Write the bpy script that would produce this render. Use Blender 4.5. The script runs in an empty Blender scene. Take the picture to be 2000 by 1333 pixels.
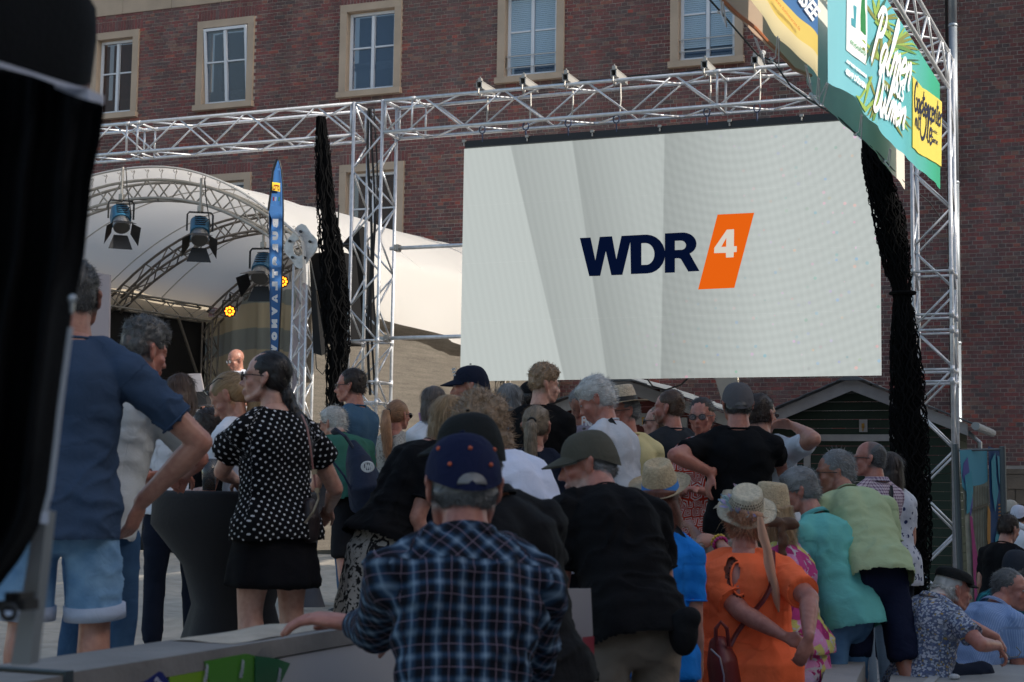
import bpy, bmesh, math, random
import numpy as np
from mathutils import Vector, Matrix
R_ = math.radians
SC = bpy.context.scene
COL = SC.collection
random.seed(7)
RNG = np.random.default_rng(7)

# ------------------------------------------------------------------ camera
FPX = 3074.0
PITCH, YAW, ROLL = R_(5.45), R_(22.02), 0.0143
CAM = np.array([0.0, 0.0, 1.45])
_h = np.array([-math.sin(YAW), math.cos(YAW), 0.0])
_r0 = np.array([math.cos(YAW), math.sin(YAW), 0.0])
_up = np.array([0, 0, 1.0])
CF = _h * math.cos(PITCH) + _up * math.sin(PITCH)
_u0 = _up * math.cos(PITCH) - _h * math.sin(PITCH)
CR = _r0 * math.cos(ROLL) + _u0 * math.sin(ROLL)
CU = _u0 * math.cos(ROLL) - _r0 * math.sin(ROLL)
cam_data = bpy.data.cameras.new('camera')
cam = bpy.data.objects.new('camera', cam_data)
COL.objects.link(cam)
cam.matrix_world = Matrix(((CR[0], CU[0], -CF[0], CAM[0]), (CR[1], CU[1], -CF[1], CAM[1]), (CR[2], CU[2], -CF[2], CAM[2]), (0, 0, 0, 1)))
cam_data.sensor_width = 36.0
cam_data.lens = FPX / 2000 * 36
cam_data.clip_start = 0.1
cam_data.clip_end = 400
cam_data.dof.use_dof = True
cam_data.dof.focus_distance = 15.0
cam_data.dof.aperture_fstop = 6.5
SC.camera = cam

# ------------------------------------------------------------------ light
SUN_EL, SUN_AZ = R_(31), R_(1.2)          # the sun stands in +X, a hair behind the plane of the facade
SUN_DIR = Vector((math.cos(SUN_EL) * math.cos(SUN_AZ), math.cos(SUN_EL) * math.sin(SUN_AZ), math.sin(SUN_EL)))
world = bpy.data.worlds.new('World')
SC.world = world
world.use_nodes = True
wt = world.node_tree
sky = wt.nodes.new('ShaderNodeTexSky')
sky.sky_type = 'NISHITA'
sky.sun_disc = False
sky.sun_elevation = SUN_EL
sky.sun_rotation = math.pi / 2 - SUN_AZ
sky.air_density = 1.3
sky.dust_density = 2.5
wt.links.new(sky.outputs[0], wt.nodes['Background'].inputs[0])
wt.nodes['Background'].inputs[1].default_value = 0.15
sd = bpy.data.lights.new('sun', 'SUN')
sd.energy = 3.8
sd.angle = R_(0.53)
sd.color = (1.0, 0.93, 0.83)
sun = bpy.data.objects.new('sun', sd)
COL.objects.link(sun)
sun.rotation_euler = SUN_DIR.to_track_quat('Z', 'Y').to_euler()
SC.view_settings.view_transform = 'Standard'
SC.view_settings.look = 'None'
SC.view_settings.exposure = 0.32
SC.view_settings.gamma = 1.0
SC.cycles.max_bounces = 8
SC.cycles.use_denoising = True

# ------------------------------------------------------------------ pixel -> place
def ray(px, py):
    return CF + (px - 1000) / FPX * CR + (666.5 - py) / FPX * CU
def P(px, py, D):
    return CAM + ray(px, py) * D
def onY(px, py, Y):
    r = ray(px, py)
    return CAM + r * (Y / r[1])
def onX(px, py, X0, slope=0.0, Yref=20.3):
    r = ray(px, py)                       # X = X0 + slope*(Y-Yref)
    t = (X0 - slope * Yref) / (r[0] - slope * r[1])
    return CAM + r * t
def onZ(px, py, z):
    r = ray(px, py)
    return CAM + r * ((z - CAM[2]) / r[2])
def proj(p):
    v = np.asarray(p, float) - CAM
    d = v @ CF
    return 1000 + FPX * (v @ CR) / d, 666.5 - FPX * (v @ CU) / d, d

# ------------------------------------------------------------------ mesh builder
class MB:
    def __init__(s):
        s.v = []; s.f = []; s.n = 0
    def add(s, v, f):
        v = np.asarray(v, float)
        s.v.append(v); b = s.n
        s.f.extend([tuple(int(i) + b for i in q) for q in f]); s.n += len(v)
        return s
    def verts(s):
        return np.concatenate(s.v) if s.v else np.zeros((0, 3))
    def box(s, c, d, M=None):
        c = np.asarray(c, float); d = np.asarray(d, float) / 2
        v = np.array([[x, y, z] for x in (-1, 1) for y in (-1, 1) for z in (-1, 1)]) * d
        if M is not None: v = v @ np.asarray(M).T
        return s.add(v + c, [(0, 1, 3, 2), (4, 6, 7, 5), (0, 4, 5, 1), (2, 3, 7, 6), (0, 2, 6, 4), (1, 5, 7, 3)])
    def loft(s, rings, cap=True):
        n = len(rings[0]); v = np.concatenate(rings); f = []
        for k in range(len(rings) - 1):
            for i in range(n):
                j = (i + 1) % n
                f.append((k * n + i, k * n + j, (k + 1) * n + j, (k + 1) * n + i))
        if cap:
            f.append(tuple(range(n))[::-1]); f.append(tuple((len(rings) - 1) * n + i for i in range(n)))
        return s.add(v, f)
    def tube(s, pts, rad, seg=8, ref=(0, 0, 1), cap=True, round_=False):
        """rad: scalar, list of scalars or list of (ra, rb); ra lies along ref-perp side axis, rb along the other."""
        pts = [np.asarray(p, float) for p in pts]
        m = len(pts)
        if np.isscalar(rad): rad = [rad] * m
        rad = [(r, r) if np.isscalar(r) else r for r in rad]
        ref = np.asarray(ref, float); rings = []
        a = np.arange(seg) * 2 * math.pi / seg
        prev = None
        for i in range(m):
            t = pts[min(i + 1, m - 1)] - pts[max(i - 1, 0)]
            t = t / (np.linalg.norm(t) + 1e-9)
            if prev is None:
                x = np.cross(ref, t)
                if np.linalg.norm(x) < 1e-3: x = np.cross((1, 0.1, 0), t)
            else:
                x = prev - t * (prev @ t)
            x = x / np.linalg.norm(x); prev = x
            y = np.cross(t, x)
            rings.append(pts[i] + np.outer(np.cos(a) * rad[i][0], x) + np.outer(np.sin(a) * rad[i][1], y))
            if round_ and i in (0, m - 1):
                sgn = -1 if i == 0 else 1; base = []
                for q in (0.5, 0.85):
                    o = math.sqrt(1 - q * q)
                    base.append((pts[i] + sgn * t * min(rad[i]) * q) + o * (np.outer(np.cos(a) * rad[i][0], x) + np.outer(np.sin(a) * rad[i][1], y)))
                if i == 0: rings = base[::-1] + rings
                else: rings = rings + base
        return s.loft(rings, cap)
    def ell(s, c, r, M=None, nu=12, nv=8):
        v = [[0, 0, 1.0]]
        for j in range(1, nv):
            t = math.pi * j / nv
            for i in range(nu):
                a = 2 * math.pi * i / nu
                v.append([math.sin(t) * math.cos(a), math.sin(t) * math.sin(a), math.cos(t)])
        v.append([0, 0, -1.0]); v = np.array(v) * (np.array(r) if not np.isscalar(r) else r)
        if M is not None: v = v @ np.asarray(M).T
        f = []
        for i in range(nu):
            f.append((0, 1 + i, 1 + (i + 1) % nu))
            f.append((len(v) - 1, 1 + (nv - 2) * nu + (i + 1) % nu, 1 + (nv - 2) * nu + i))
            for j in range(nv - 2):
                p = 1 + j * nu
                f.append((p + i, p + nu + i, p + nu + (i + 1) % nu, p + (i + 1) % nu))
        return s.add(v + np.asarray(c, float), f)
    def lathe(s, prof, c=(0, 0, 0), seg=20, sx=1, sy=1, M=None):
        a = np.arange(seg) * 2 * math.pi / seg
        rings = [np.stack([np.cos(a) * r * sx, np.sin(a) * r * sy, np.full(seg, z)], 1) for r, z in prof]
        if M is not None: rings = [q @ np.asarray(M).T for q in rings]
        return s.loft([q + np.asarray(c, float) for q in rings])
    def grid(s, G, back=False, thick=None):
        """G: (nu,nv,3) sheet"""
        G = np.asarray(G, float); nu, nv = G.shape[:2]
        f = [(i * nv + j, (i + 1) * nv + j, (i + 1) * nv + j + 1, i * nv + j + 1) for i in range(nu - 1) for j in range(nv - 1)]
        if thick is None: return s.add(G.reshape(-1, 3), f)
        t = np.asarray(thick, float); n = nu * nv
        f2 = [tuple(q + n for q in p[::-1]) for p in f]
        rim = [i * nv for i in range(nu)] + [(nu - 1) * nv + j for j in range(1, nv)] + [i * nv + nv - 1 for i in range(nu - 2, -1, -1)] + [j for j in range(nv - 2, 0, -1)]
        fr = [(rim[i], rim[(i + 1) % len(rim)], rim[(i + 1) % len(rim)] + n, rim[i] + n) for i in range(len(rim))]
        return s.add(np.concatenate([G.reshape(-1, 3), G.reshape(-1, 3) + t]), f + f2 + fr)
    def prism(s, poly, off):
        """poly: list of 3D points (outline), extruded by off"""
        p = np.asarray(poly, float); n = len(p); off = np.asarray(off, float)
        f = [tuple(range(n)), tuple(range(n, 2 * n))[::-1]] + [(i, i + n, (i + 1) % n + n, (i + 1) % n) for i in range(n)]
        return s.add(np.concatenate([p, p + off]), f)

def mesh_from(v, f, name='m', smooth=False, col=None, uv=None):
    me = bpy.data.meshes.new(name)
    me.from_pydata(np.asarray(v).tolist(), [], [tuple(q) for q in f])
    if smooth: me.polygons.foreach_set('use_smooth', [True] * len(me.polygons))
    if col is not None:
        a = me.color_attributes.new('Col', 'FLOAT_COLOR', 'POINT')
        c = np.ones((len(v), 4), np.float32); c[:, :3] = col
        a.data.foreach_set('color', c.ravel())
    if uv is not None:
        a = me.attributes.new('suv', 'FLOAT_VECTOR', 'POINT')
        a.data.foreach_set('vector', np.ascontiguousarray(uv, dtype=np.float32).ravel())
    me.update()
    return me
def link(name, me, mat=None, parent=None):
    o = bpy.data.objects.new(name, me)
    if mat is not None and len(me.materials) == 0: me.materials.append(mat)
    COL.objects.link(o)
    if parent is not None: o.parent = parent
    return o
def obj(name, mb, mat=None, parent=None, smooth=False, origin=None):
    """one mesh object; vertices are world coordinates, parent's location is taken off"""
    v = mb.verts()
    off = np.zeros(3)
    if parent is not None:
        w = parent
        while w is not None: off = off + np.array(w.location); w = w.parent
    o = None
    if origin is None:
        if parent is None:
            origin = np.array([v[:, 0].mean(), v[:, 1].mean(), v[:, 2].min()])
        else:
            origin = v.mean(0)
    origin = np.asarray(origin, float)
    me = mesh_from(v - origin, mb.f, name, smooth)
    o = link(name, me, mat, parent)
    o.location = origin - off
    return o
def thing(name, label, cat, loc, group=None):
    o = bpy.data.objects.new(name, None); COL.objects.link(o)
    o.location = loc; o.empty_display_size = 0.1
    o['label'] = label; o['category'] = cat
    if group: o['group'] = group
    return o
def tag(o, label, cat, group=None, kind=None):
    o['label'] = label; o['category'] = cat
    if group: o['group'] = group
    if kind: o['kind'] = kind
    return o
def struct(o, label=None):
    o['kind'] = 'structure'
    if label: o['label'] = label
    return o

# ------------------------------------------------------------------ noise (numpy value noise)
def _hash(i, j, k, seed):
    n = (i * 374761393 + j * 668265263 + k * 2147483647 + seed * 1274126177) & 0xFFFFFFFF
    n = (n ^ (n >> 13)) * 1274126177 & 0xFFFFFFFF
    return ((n ^ (n >> 16)) & 0xFFFF) / 65535.0
def vnoise(p, seed=0):
    p = np.asarray(p, float); i = np.floor(p).astype(np.int64); f = p - i
    f = f * f * (3 - 2 * f); r = 0
    for a in (0, 1):
        for b in (0, 1):
            for c in (0, 1):
                w = (f[:, 0] if a else 1 - f[:, 0]) * (f[:, 1] if b else 1 - f[:, 1]) * (f[:, 2] if c else 1 - f[:, 2])
                r = r + w * _hash(i[:, 0] + a, i[:, 1] + b, i[:, 2] + c, seed)
    return r * 2 - 1

# ------------------------------------------------------------------ materials
MATS = {}
def mat_new(name):
    m = bpy.data.materials.new(name); m.use_nodes = True
    nt = m.node_tree; b = nt.nodes['Principled BSDF']
    return m, nt, b
def nd(nt, t, **kw):
    n = nt.nodes.new(t)
    for k, v in kw.items():
        if k.startswith('i_'):
            n.inputs[int(k[2:]) if k[2:].isdigit() else k[2:].replace('_', ' ')].default_value = v
        else: setattr(n, k, v)
    return n
def c4(c): return (c[0], c[1], c[2], 1.0)
def plain(name, col, rough=0.6, metal=0.0, bump=0.0, bscale=60, var=0.0, vscale=3.0, spec=0.5, trans=0.0, sheen=0.0, emit=None, alpha=None, coat=0.0):
    """a material whose colour varies a little by noise, with a fine relief"""
    if name in MATS: return MATS[name]
    m, nt, b = mat_new(name)
    b.inputs['Roughness'].default_value = rough
    b.inputs['Metallic'].default_value = metal
    b.inputs['Specular IOR Level'].default_value = spec
    b.inputs['Base Color'].default_value = c4(col)
    if coat: b.inputs['Coat Weight'].default_value = coat
    tc = nd(nt, 'ShaderNodeTexCoord')
    if var > 0:
        n = nd(nt, 'ShaderNodeTexNoise'); n.inputs['Scale'].default_value = vscale; n.inputs['Detail'].default_value = 5
        nt.links.new(tc.outputs['Object'], n.inputs['Vector'])
        mx = nd(nt, 'ShaderNodeMix', data_type='RGBA')
        mr = nd(nt, 'ShaderNodeMapRange'); mr.inputs[1].default_value = 0.3; mr.inputs[2].default_value = 0.7
        nt.links.new(n.outputs[0], mr.inputs[0]); nt.links.new(mr.outputs[0], mx.inputs[0])
        mx.inputs[6].default_value = c4([max(0, x * (1 - var)) for x in col]); mx.inputs[7].default_value = c4([min(1, x * (1 + var)) for x in col])
        nt.links.new(mx.outputs[2], b.inputs['Base Color'])
    if bump > 0:
        n2 = nd(nt, 'ShaderNodeTexNoise'); n2.inputs['Scale'].default_value = bscale; n2.inputs['Detail'].default_value = 3
        nt.links.new(tc.outputs['Object'], n2.inputs['Vector'])
        bp = nd(nt, 'ShaderNodeBump'); bp.inputs['Strength'].default_value = bump; bp.inputs['Distance'].default_value = 0.01
        nt.links.new(n2.outputs[0], bp.inputs['Height']); nt.links.new(bp.outputs[0], b.inputs['Normal'])
    if sheen: b.inputs['Sheen Weight'].default_value = sheen
    if trans: b.inputs['Transmission Weight'].default_value = trans
    if emit: b.inputs['Emission Color'].default_value = c4(emit[:3]); b.inputs['Emission Strength'].default_value = emit[3]
    MATS[name] = m
    return m
def translucent(name, col, mixf=0.45, rough=0.7, var=0.1):
    if name in MATS: return MATS[name]
    m, nt, b = mat_new(name)
    b.inputs['Base Color'].default_value = c4(col); b.inputs['Roughness'].default_value = rough
    tl = nd(nt, 'ShaderNodeBsdfTranslucent'); tl.inputs[0].default_value = c4(col)
    mx = nd(nt, 'ShaderNodeMixShader'); mx.inputs[0].default_value = mixf
    nt.links.new(b.outputs[0], mx.inputs[1]); nt.links.new(tl.outputs[0], mx.inputs[2])
    nt.links.new(mx.outputs[0], nt.nodes['Material Output'].inputs[0])
    MATS[name] = m
    return m
def alu(name='aluminium', col=(0.62, 0.63, 0.66), rough=0.33):
    return plain(name, col, rough, 0.5, 0.15, 40, 0.12, 14)

_CYL = {}
def cyl_between(name, p0, p1, r, mat, parent, seg=10):
    """a straight tube; tubes of the same size share their mesh"""
    p0 = Vector(p0); p1 = Vector(p1); L = (p1 - p0).length
    key = (round(r, 4), round(L, 3), mat.name, seg)
    if key not in _CYL:
        mb = MB().tube([(0, 0, -L / 2), (0, 0, L / 2)], r, seg, ref=(1, 0, 0))
        me = mesh_from(mb.verts(), mb.f, name)
        me.polygons.foreach_set('use_smooth', [len(p.vertices) == 4 for p in me.polygons])
        me.materials.append(mat)
        _CYL[key] = me
    o = bpy.data.objects.new(name, _CYL[key]); COL.objects.link(o)
    o.rotation_mode = 'QUATERNION'
    o.rotation_quaternion = (p1 - p0).to_track_quat('Z', 'Y')
    loc = (p0 + p1) / 2
    if parent is not None:
        o.parent = parent; loc = loc - Vector(parent.location)
    o.location = loc
    return o
# ================================================================== large structure
ALU = alu('truss_aluminium', (0.72, 0.73, 0.75), 0.36)
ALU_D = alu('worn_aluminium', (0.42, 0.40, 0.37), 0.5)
BLACK = plain('black_cloth', (0.008, 0.008, 0.009), 0.9, 0, 0.3, 180)
BLACKP = plain('black_plastic', (0.012, 0.012, 0.014), 0.45, 0, 0.1, 90)
CABLE = plain('cable_rubber', (0.015, 0.015, 0.016), 0.6)

# ---- ground
m, nt, b = mat_new('paving')
tc = nd(nt, 'ShaderNodeTexCoord'); br = nd(nt, 'ShaderNodeTexBrick'); br.inputs['Scale'].default_value = 1.6
br.inputs['Color1'].default_value = (0.22, 0.21, 0.2, 1); br.inputs['Color2'].default_value = (0.27, 0.26, 0.25, 1); br.inputs['Mortar'].default_value = (0.1, 0.1, 0.1, 1)
br.inputs['Mortar Size'].default_value = 0.008
nt.links.new(tc.outputs['Object'], br.inputs['Vector']); nt.links.new(br.outputs[0], b.inputs['Base Color']); b.inputs['Roughness'].default_value = 0.85
PAVING = m
g = MB().grid([[(-120, -60, 0), (-120, 140, 0)], [(80, -60, 0), (80, 140, 0)]])
struct(obj('ground', g, PAVING, origin=(0, 0, 0)), 'grey paving of the square')
# sand area: raised heap of sand behind the wooden wall
xs = np.linspace(-20, -2.76, 90); ys = np.linspace(2.2, 19.6, 90)
G = np.zeros((90, 90, 3)); G[..., 0] = xs[:, None]; G[..., 1] = ys[None, :]
pp = G.reshape(-1, 3) * [1.2, 1.2, 0]
hz = 0.52 + 0.05 * vnoise(pp, 3) + 0.03 * vnoise(pp * 3.1, 5) + 0.02 * vnoise(pp * 7, 8)
G[..., 2] = hz.reshape(90, 90)
s = MB().grid(G)
SAND = plain('sand', (0.42, 0.37, 0.30), 0.95, 0, 0.7, 90, 0.18, 6)
sa = obj('sand', s, SAND, origin=(-10, 10, 0), smooth=True); sa['kind'] = 'stuff'; sa['label'] = 'pale trodden sand of the city beach'

# ---- brick building
YF = 30.0
XL, XR, ZT = -27.5, 2.0, 14.2
MORTAR = plain('mortar', (0.48, 0.43, 0.38), 0.95, 0, 0.4, 50, 0.15, 2)
SANDSTONE = plain('sandstone', (0.47, 0.37, 0.28), 0.85, 0, 0.5, 25, 0.16, 1.2)
WHITEP = plain('white_frame_paint', (0.72, 0.75, 0.8), 0.4)
def brickmat(name, attr):
    m, nt, b = mat_new(name)
    if attr:
        src = nd(nt, 'ShaderNodeAttribute'); src.attribute_name = 'Col'; sep = nd(nt, 'ShaderNodeSeparateColor')
        nt.links.new(src.outputs['Color'], sep.inputs[0]); val = sep.outputs[0]
    else:
        src = nd(nt, 'ShaderNodeObjectInfo'); val = src.outputs['Random']
    cr = nd(nt, 'ShaderNodeValToRGB'); e = cr.color_ramp.elements
    e[0].position = 0; e[0].color = (0.095, 0.068, 0.066, 1); e[1].position = 1; e[1].color = (0.27, 0.062, 0.048, 1)
    for p, c in ((0.2, (0.12, 0.060, 0.058)), (0.4, (0.150, 0.062, 0.058)), (0.62, (0.18, 0.056, 0.052)), (0.8, (0.125, 0.080, 0.076)), (0.92, (0.19, 0.105, 0.08))):
        q = e.new(p); q.color = c4(c)
    nt.links.new(val, cr.inputs[0])
    geo = nd(nt, 'ShaderNodeNewGeometry')
    n = nd(nt, 'ShaderNodeTexNoise'); n.inputs['Scale'].default_value = 22; n.inputs['Detail'].default_value = 6
    nt.links.new(geo.outputs['Position'], n.inputs['Vector'])
    n3 = nd(nt, 'ShaderNodeTexNoise'); n3.inputs['Scale'].default_value = 0.35; n3.inputs['Detail'].default_value = 5
    nt.links.new(geo.outputs['Position'], n3.inputs['Vector'])
    mx = nd(nt, 'ShaderNodeMix', data_type='RGBA', blend_type='MULTIPLY'); mx.inputs[0].default_value = 1
    mr = nd(nt, 'ShaderNodeMapRange'); mr.inputs[1].default_value = 0.3; mr.inputs[2].default_value = 0.75; mr.inputs[3].default_value = 0.72; mr.inputs[4].default_value = 1.3
    nt.links.new(n.outputs[0], mr.inputs[0]); nt.links.new(cr.outputs[0], mx.inputs[6])
    cmb = nd(nt, 'ShaderNodeCombineColor')
    for k in range(3): nt.links.new(mr.outputs[0], cmb.inputs[k])
    nt.links.new(cmb.outputs[0], mx.inputs[7])
    mx2 = nd(nt, 'ShaderNodeMix', data_type='RGBA'); mr2 = nd(nt, 'ShaderNodeMapRange'); mr2.inputs[1].default_value = 0.52; mr2.inputs[2].default_value = 0.75; mr2.inputs[4].default_value = 0.35
    nt.links.new(n3.outputs[0], mr2.inputs[0]); nt.links.new(mr2.outputs[0], mx2.inputs[0]); nt.links.new(mx.outputs[2], mx2.inputs[6]); mx2.inputs[7].default_value = (0.16, 0.125, 0.11, 1)
    n4 = nd(nt, 'ShaderNodeTexNoise'); n4.inputs['Scale'].default_value = 1.6; n4.inputs['Detail'].default_value = 7; mp4 = nd(nt, 'ShaderNodeMapping'); mp4.inputs['Scale'].default_value = (1, 1, .22); nt.links.new(geo.outputs['Position'], mp4.inputs[0]); nt.links.new(mp4.outputs[0], n4.inputs['Vector'])
    mr4 = nd(nt, 'ShaderNodeMapRange'); mr4.inputs[1].default_value = .35; mr4.inputs[2].default_value = .68; mr4.inputs[3].default_value = .92; mr4.inputs[4].default_value = 1.5; nt.links.new(n4.outputs[0], mr4.inputs[0])
    cm4 = nd(nt, 'ShaderNodeCombineColor'); mx4 = nd(nt, 'ShaderNodeMix', data_type='RGBA', blend_type='MULTIPLY'); mx4.inputs[0].default_value = 1
    for k in range(3): nt.links.new(mr4.outputs[0], cm4.inputs[k])
    nt.links.new(mx2.outputs[2], mx4.inputs[6]); nt.links.new(cm4.outputs[0], mx4.inputs[7]); nt.links.new(mx4.outputs[2], b.inputs['Base Color'])
    b.inputs['Roughness'].default_value = 0.8
    bp = nd(nt, 'ShaderNodeBump'); bp.inputs['Strength'].default_value = 0.5; bp.inputs['Distance'].default_value = 0.006
    nt.links.new(n.outputs[0], bp.inputs['Height']); nt.links.new(bp.outputs[0], b.inputs['Normal'])
    return m
BRICK_A, BRICK_O = brickmat('brick_many', True), brickmat('brick_single', False)
bld = thing('brick_building', 'long dark red brick building with sandstone window surrounds behind the stage', 'building', (-12, YF, 0))
# windows: (x0, x1, z0, z1) of the opening with its stone surround outside
WSPEC = []
def wpx(x0, y0b, x1, y1b, h=None):
    a = onY(x0, y0b, YF); c = onY(x1, y1b, YF)
    return a[0], c[0], (a[2] + c[2]) / 2
W_Z0, W_Z1 = 9.98, 12.06
for (xa, xb, ya) in ((176, 268, 232), (383, 494, 214), (663, 783, 190), (972, 1102, 158), (1310, 1452, 124)):
    a = onY(xa, ya, YF)[0]; c = onY(xb, ya - 8, YF)[0]
    WSPEC.append([a, c, W_Z0, W_Z1])
a = onY(661, 500, YF)[0]; c = onY(787, 500, YF)[0]
LOW1 = onY(700, 322, YF)[2]
WSPEC.append([a, c, LOW1 - 2.08, LOW1])
a = onY(372, 400, YF)[0]; c = onY(490, 400, YF)[0]
WSPEC.append([a, c, LOW1 - 2.08, LOW1])
WSPEC.append([onY(1310, 500, YF)[0] - 0.12, onY(1452, 500, YF)[0] - 0.12, LOW1 - 2.08, LOW1])
CORN_Z = onY(290, 22, YF)[2]
PL_Z = onY(1960, 915, YF)[2]
CORN_X = onY(470, 0, YF)[0]
holes = [(w[0], w[1], w[2], w[3]) for w in WSPEC]
# mortar sheet with openings
xs_ = sorted({XL, XR, *[h for w in holes for h in (w[0] + .12, w[1] - .12)]}); zs_ = sorted({0.0, ZT, *[h for w in holes for h in (w[2] + .12, w[3] - .12)]})
mbw = MB()
for i in range(len(xs_) - 1):
    for j in range(len(zs_) - 1):
        cx, cz = (xs_[i] + xs_[i + 1]) / 2, (zs_[j] + zs_[j + 1]) / 2
        if any(w[0] + .1 < cx < w[1] - .1 and w[2] + .1 < cz < w[3] - .1 for w in holes): continue
        mbw.box((cx, YF + 0.15, cz), (xs_[i + 1] - xs_[i], 0.3, zs_[j + 1] - zs_[j]))
obj('wall', mbw, MORTAR, bld)
MOD, CRS, JT = 0.262, 0.0785, 0.012
PIPE_X = onY(1868, 500, YF)[0]
slots = []
nrow = int(ZT / CRS)
def stop(w): return math.ceil((w[3] + .22) / CRS) * CRS
def blocked(x0, x1, z0, z1):
    for w in holes:
        if x1 > w[0] and x0 < w[1] and z1 > w[2] and z0 < stop(w) - .01: return True
    return False
def clip(x0, x1, z0, z1):
    for w in holes:
        if z1 > w[2] + .01 and z0 < stop(w) - .01:
            if x0 < w[0] < x1: x1 = w[0] - 0.004
            if x0 < w[1] < x1: x0 = w[1] + 0.004
    return x0, x1
for r in range(nrow):
    z0 = r * CRS + JT / 2; z1 = z0 + CRS - JT
    if z0 < PL_Z: continue
    hdr = r % 2 == 1
    st = MOD / 2 if hdr else MOD
    offx = 0 if hdr else (MOD / 4 + (MOD / 2 if (r // 2) % 2 else 0))
    x = XL + offx
    while x < XR:
        x0, x1 = x + JT / 2, x + st - JT / 2
        x += st
        px, py, d = proj(((x0 + x1) / 2, YF, z0))
        if not (-60 < px < 2060 and -60 < py < 1200): continue
        if x1 < CORN_X + 0.05 and z1 > CORN_Z: continue
        x0, x1 = clip(x0, x1, z0, z1)
        if x1 - x0 < 0.03 or blocked(x0 + .004, x1 - .004, z0, z1): continue
        size = 3074 * (x1 - x0) / d
        slots.append((px, py, x0, x1, z0, z1, size))
vis = [q for q in slots if q[0] > 1878 and q[1] < 905 and q[6] > 20]
vis.sort(key=lambda q: -q[6]); singles = set(id(q) for q in vis[:290])
mbb = MB(); cols = []
F5 = [(0, 1, 3, 2), (0, 4, 5, 1), (2, 3, 7, 6), (0, 2, 6, 4), (1, 5, 7, 3)]
_BR = {}
VV = []; FF = []; nb = 0
for q in slots:
    px, py, x0, x1, z0, z1, size = q
    pr = 0.007 + 0.004 * random.random()
    if id(q) in singles:
        key = round(x1 - x0, 2)
        if key not in _BR:
            mb = MB().box((0, 0.02, 0), (key, 0.04, CRS - JT)); _BR[key] = mesh_from(mb.verts(), mb.f, 'brick'); _BR[key].materials.append(BRICK_O)
        o = bpy.data.objects.new('brick', _BR[key]); COL.objects.link(o); o.parent = bld
        o.location = ((x0 + x1) / 2 + 12, -pr, (z0 + z1) / 2)
        o.rotation_euler = (random.uniform(-.01, .01), random.uniform(-.004, .004), random.uniform(-.01, .01))
        continue
    j = [random.uniform(-.0018, .0018) for _ in range(4)]
    x0 += j[0]; x1 += j[1]; z0 += j[2]; z1 += j[3]
    y0, y1 = YF - pr, YF + 0.01
    VV += [(x0, y1, z0), (x0, y1, z1), (x0, y0, z0), (x0, y0, z1), (x1, y1, z0), (x1, y1, z1), (x1, y0, z0), (x1, y0, z1)]
    FF += [tuple(k + nb for k in f) for f in ((2, 6, 7, 3), (0, 2, 3, 1), (4, 5, 7, 6), (1, 3, 7, 5), (0, 4, 6, 2))]; nb += 8
    cols += [random.random()] * 8
# soldier courses over the windows
for w in holes:
    x = w[0] - 0.02
    while x < w[1]:
        z0, z1 = w[3] + 0.012, stop(w) - .006; pr = 0.007 + 0.004 * random.random(); a, c = x + .006, x + .0725
        VV += [(a, YF + .01, z0), (a, YF + .01, z1), (a, YF - pr, z0), (a, YF - pr, z1), (c, YF + .01, z0), (c, YF + .01, z1), (c, YF - pr, z0), (c, YF - pr, z1)]
        FF += [tuple(k + nb for k in f) for f in ((2, 6, 7, 3), (0, 2, 3, 1), (4, 5, 7, 6), (1, 3, 7, 5), (0, 4, 6, 2))]; nb += 8
        cols += [0.3 + 0.5 * random.random()] * 8
        x += CRS
VV = np.array(VV) - [-12, YF, 0]
me = mesh_from(VV, FF, 'brickwork', col=np.repeat(np.array(cols)[:, None], 3, 1))
bw = link('brickwork', me, BRICK_A, bld); bw['kind'] = 'stuff'
# sandstone band at the top left
mb = MB()
x = XL
while x < CORN_X:
    wd = 1.35
    mb.box(((x + min(x + wd, CORN_X)) / 2, YF + 0.1, CORN_Z + 0.45), (min(wd, CORN_X - x) - 0.008, 0.26, 0.9)); x += wd
obj('stone_band', mb, SANDSTONE, bld)
obj('cornice', MB().box(((XL + CORN_X) / 2, YF - 0.05, CORN_Z + 1.06), (CORN_X - XL, 0.5, 0.3)), SANDSTONE, bld)
# plinth of rough stone at the bottom right
x = PIPE_X - 0.5; 
PLST = plain('plinth_stone', (0.16, 0.13, 0.10), 0.9, 0, 1.0, 12, 0.3, 2)
rows_z = np.arange(0, PL_Z, 0.27)
for k, z in enumerate(rows_z):
    x = PIPE_X - 1.2 + (0.3 if k % 2 else 0)
    while x < XR:
        wd = random.uniform(0.45, 0.75); zt = min(z + 0.27, PL_Z) - 0.012
        obj('stone', MB().box((x + wd / 2, YF - 0.01 - random.random() * .02, (z + zt) / 2), (wd - 0.014, 0.12, zt - z)), PLST, bld)
        x += wd
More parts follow.
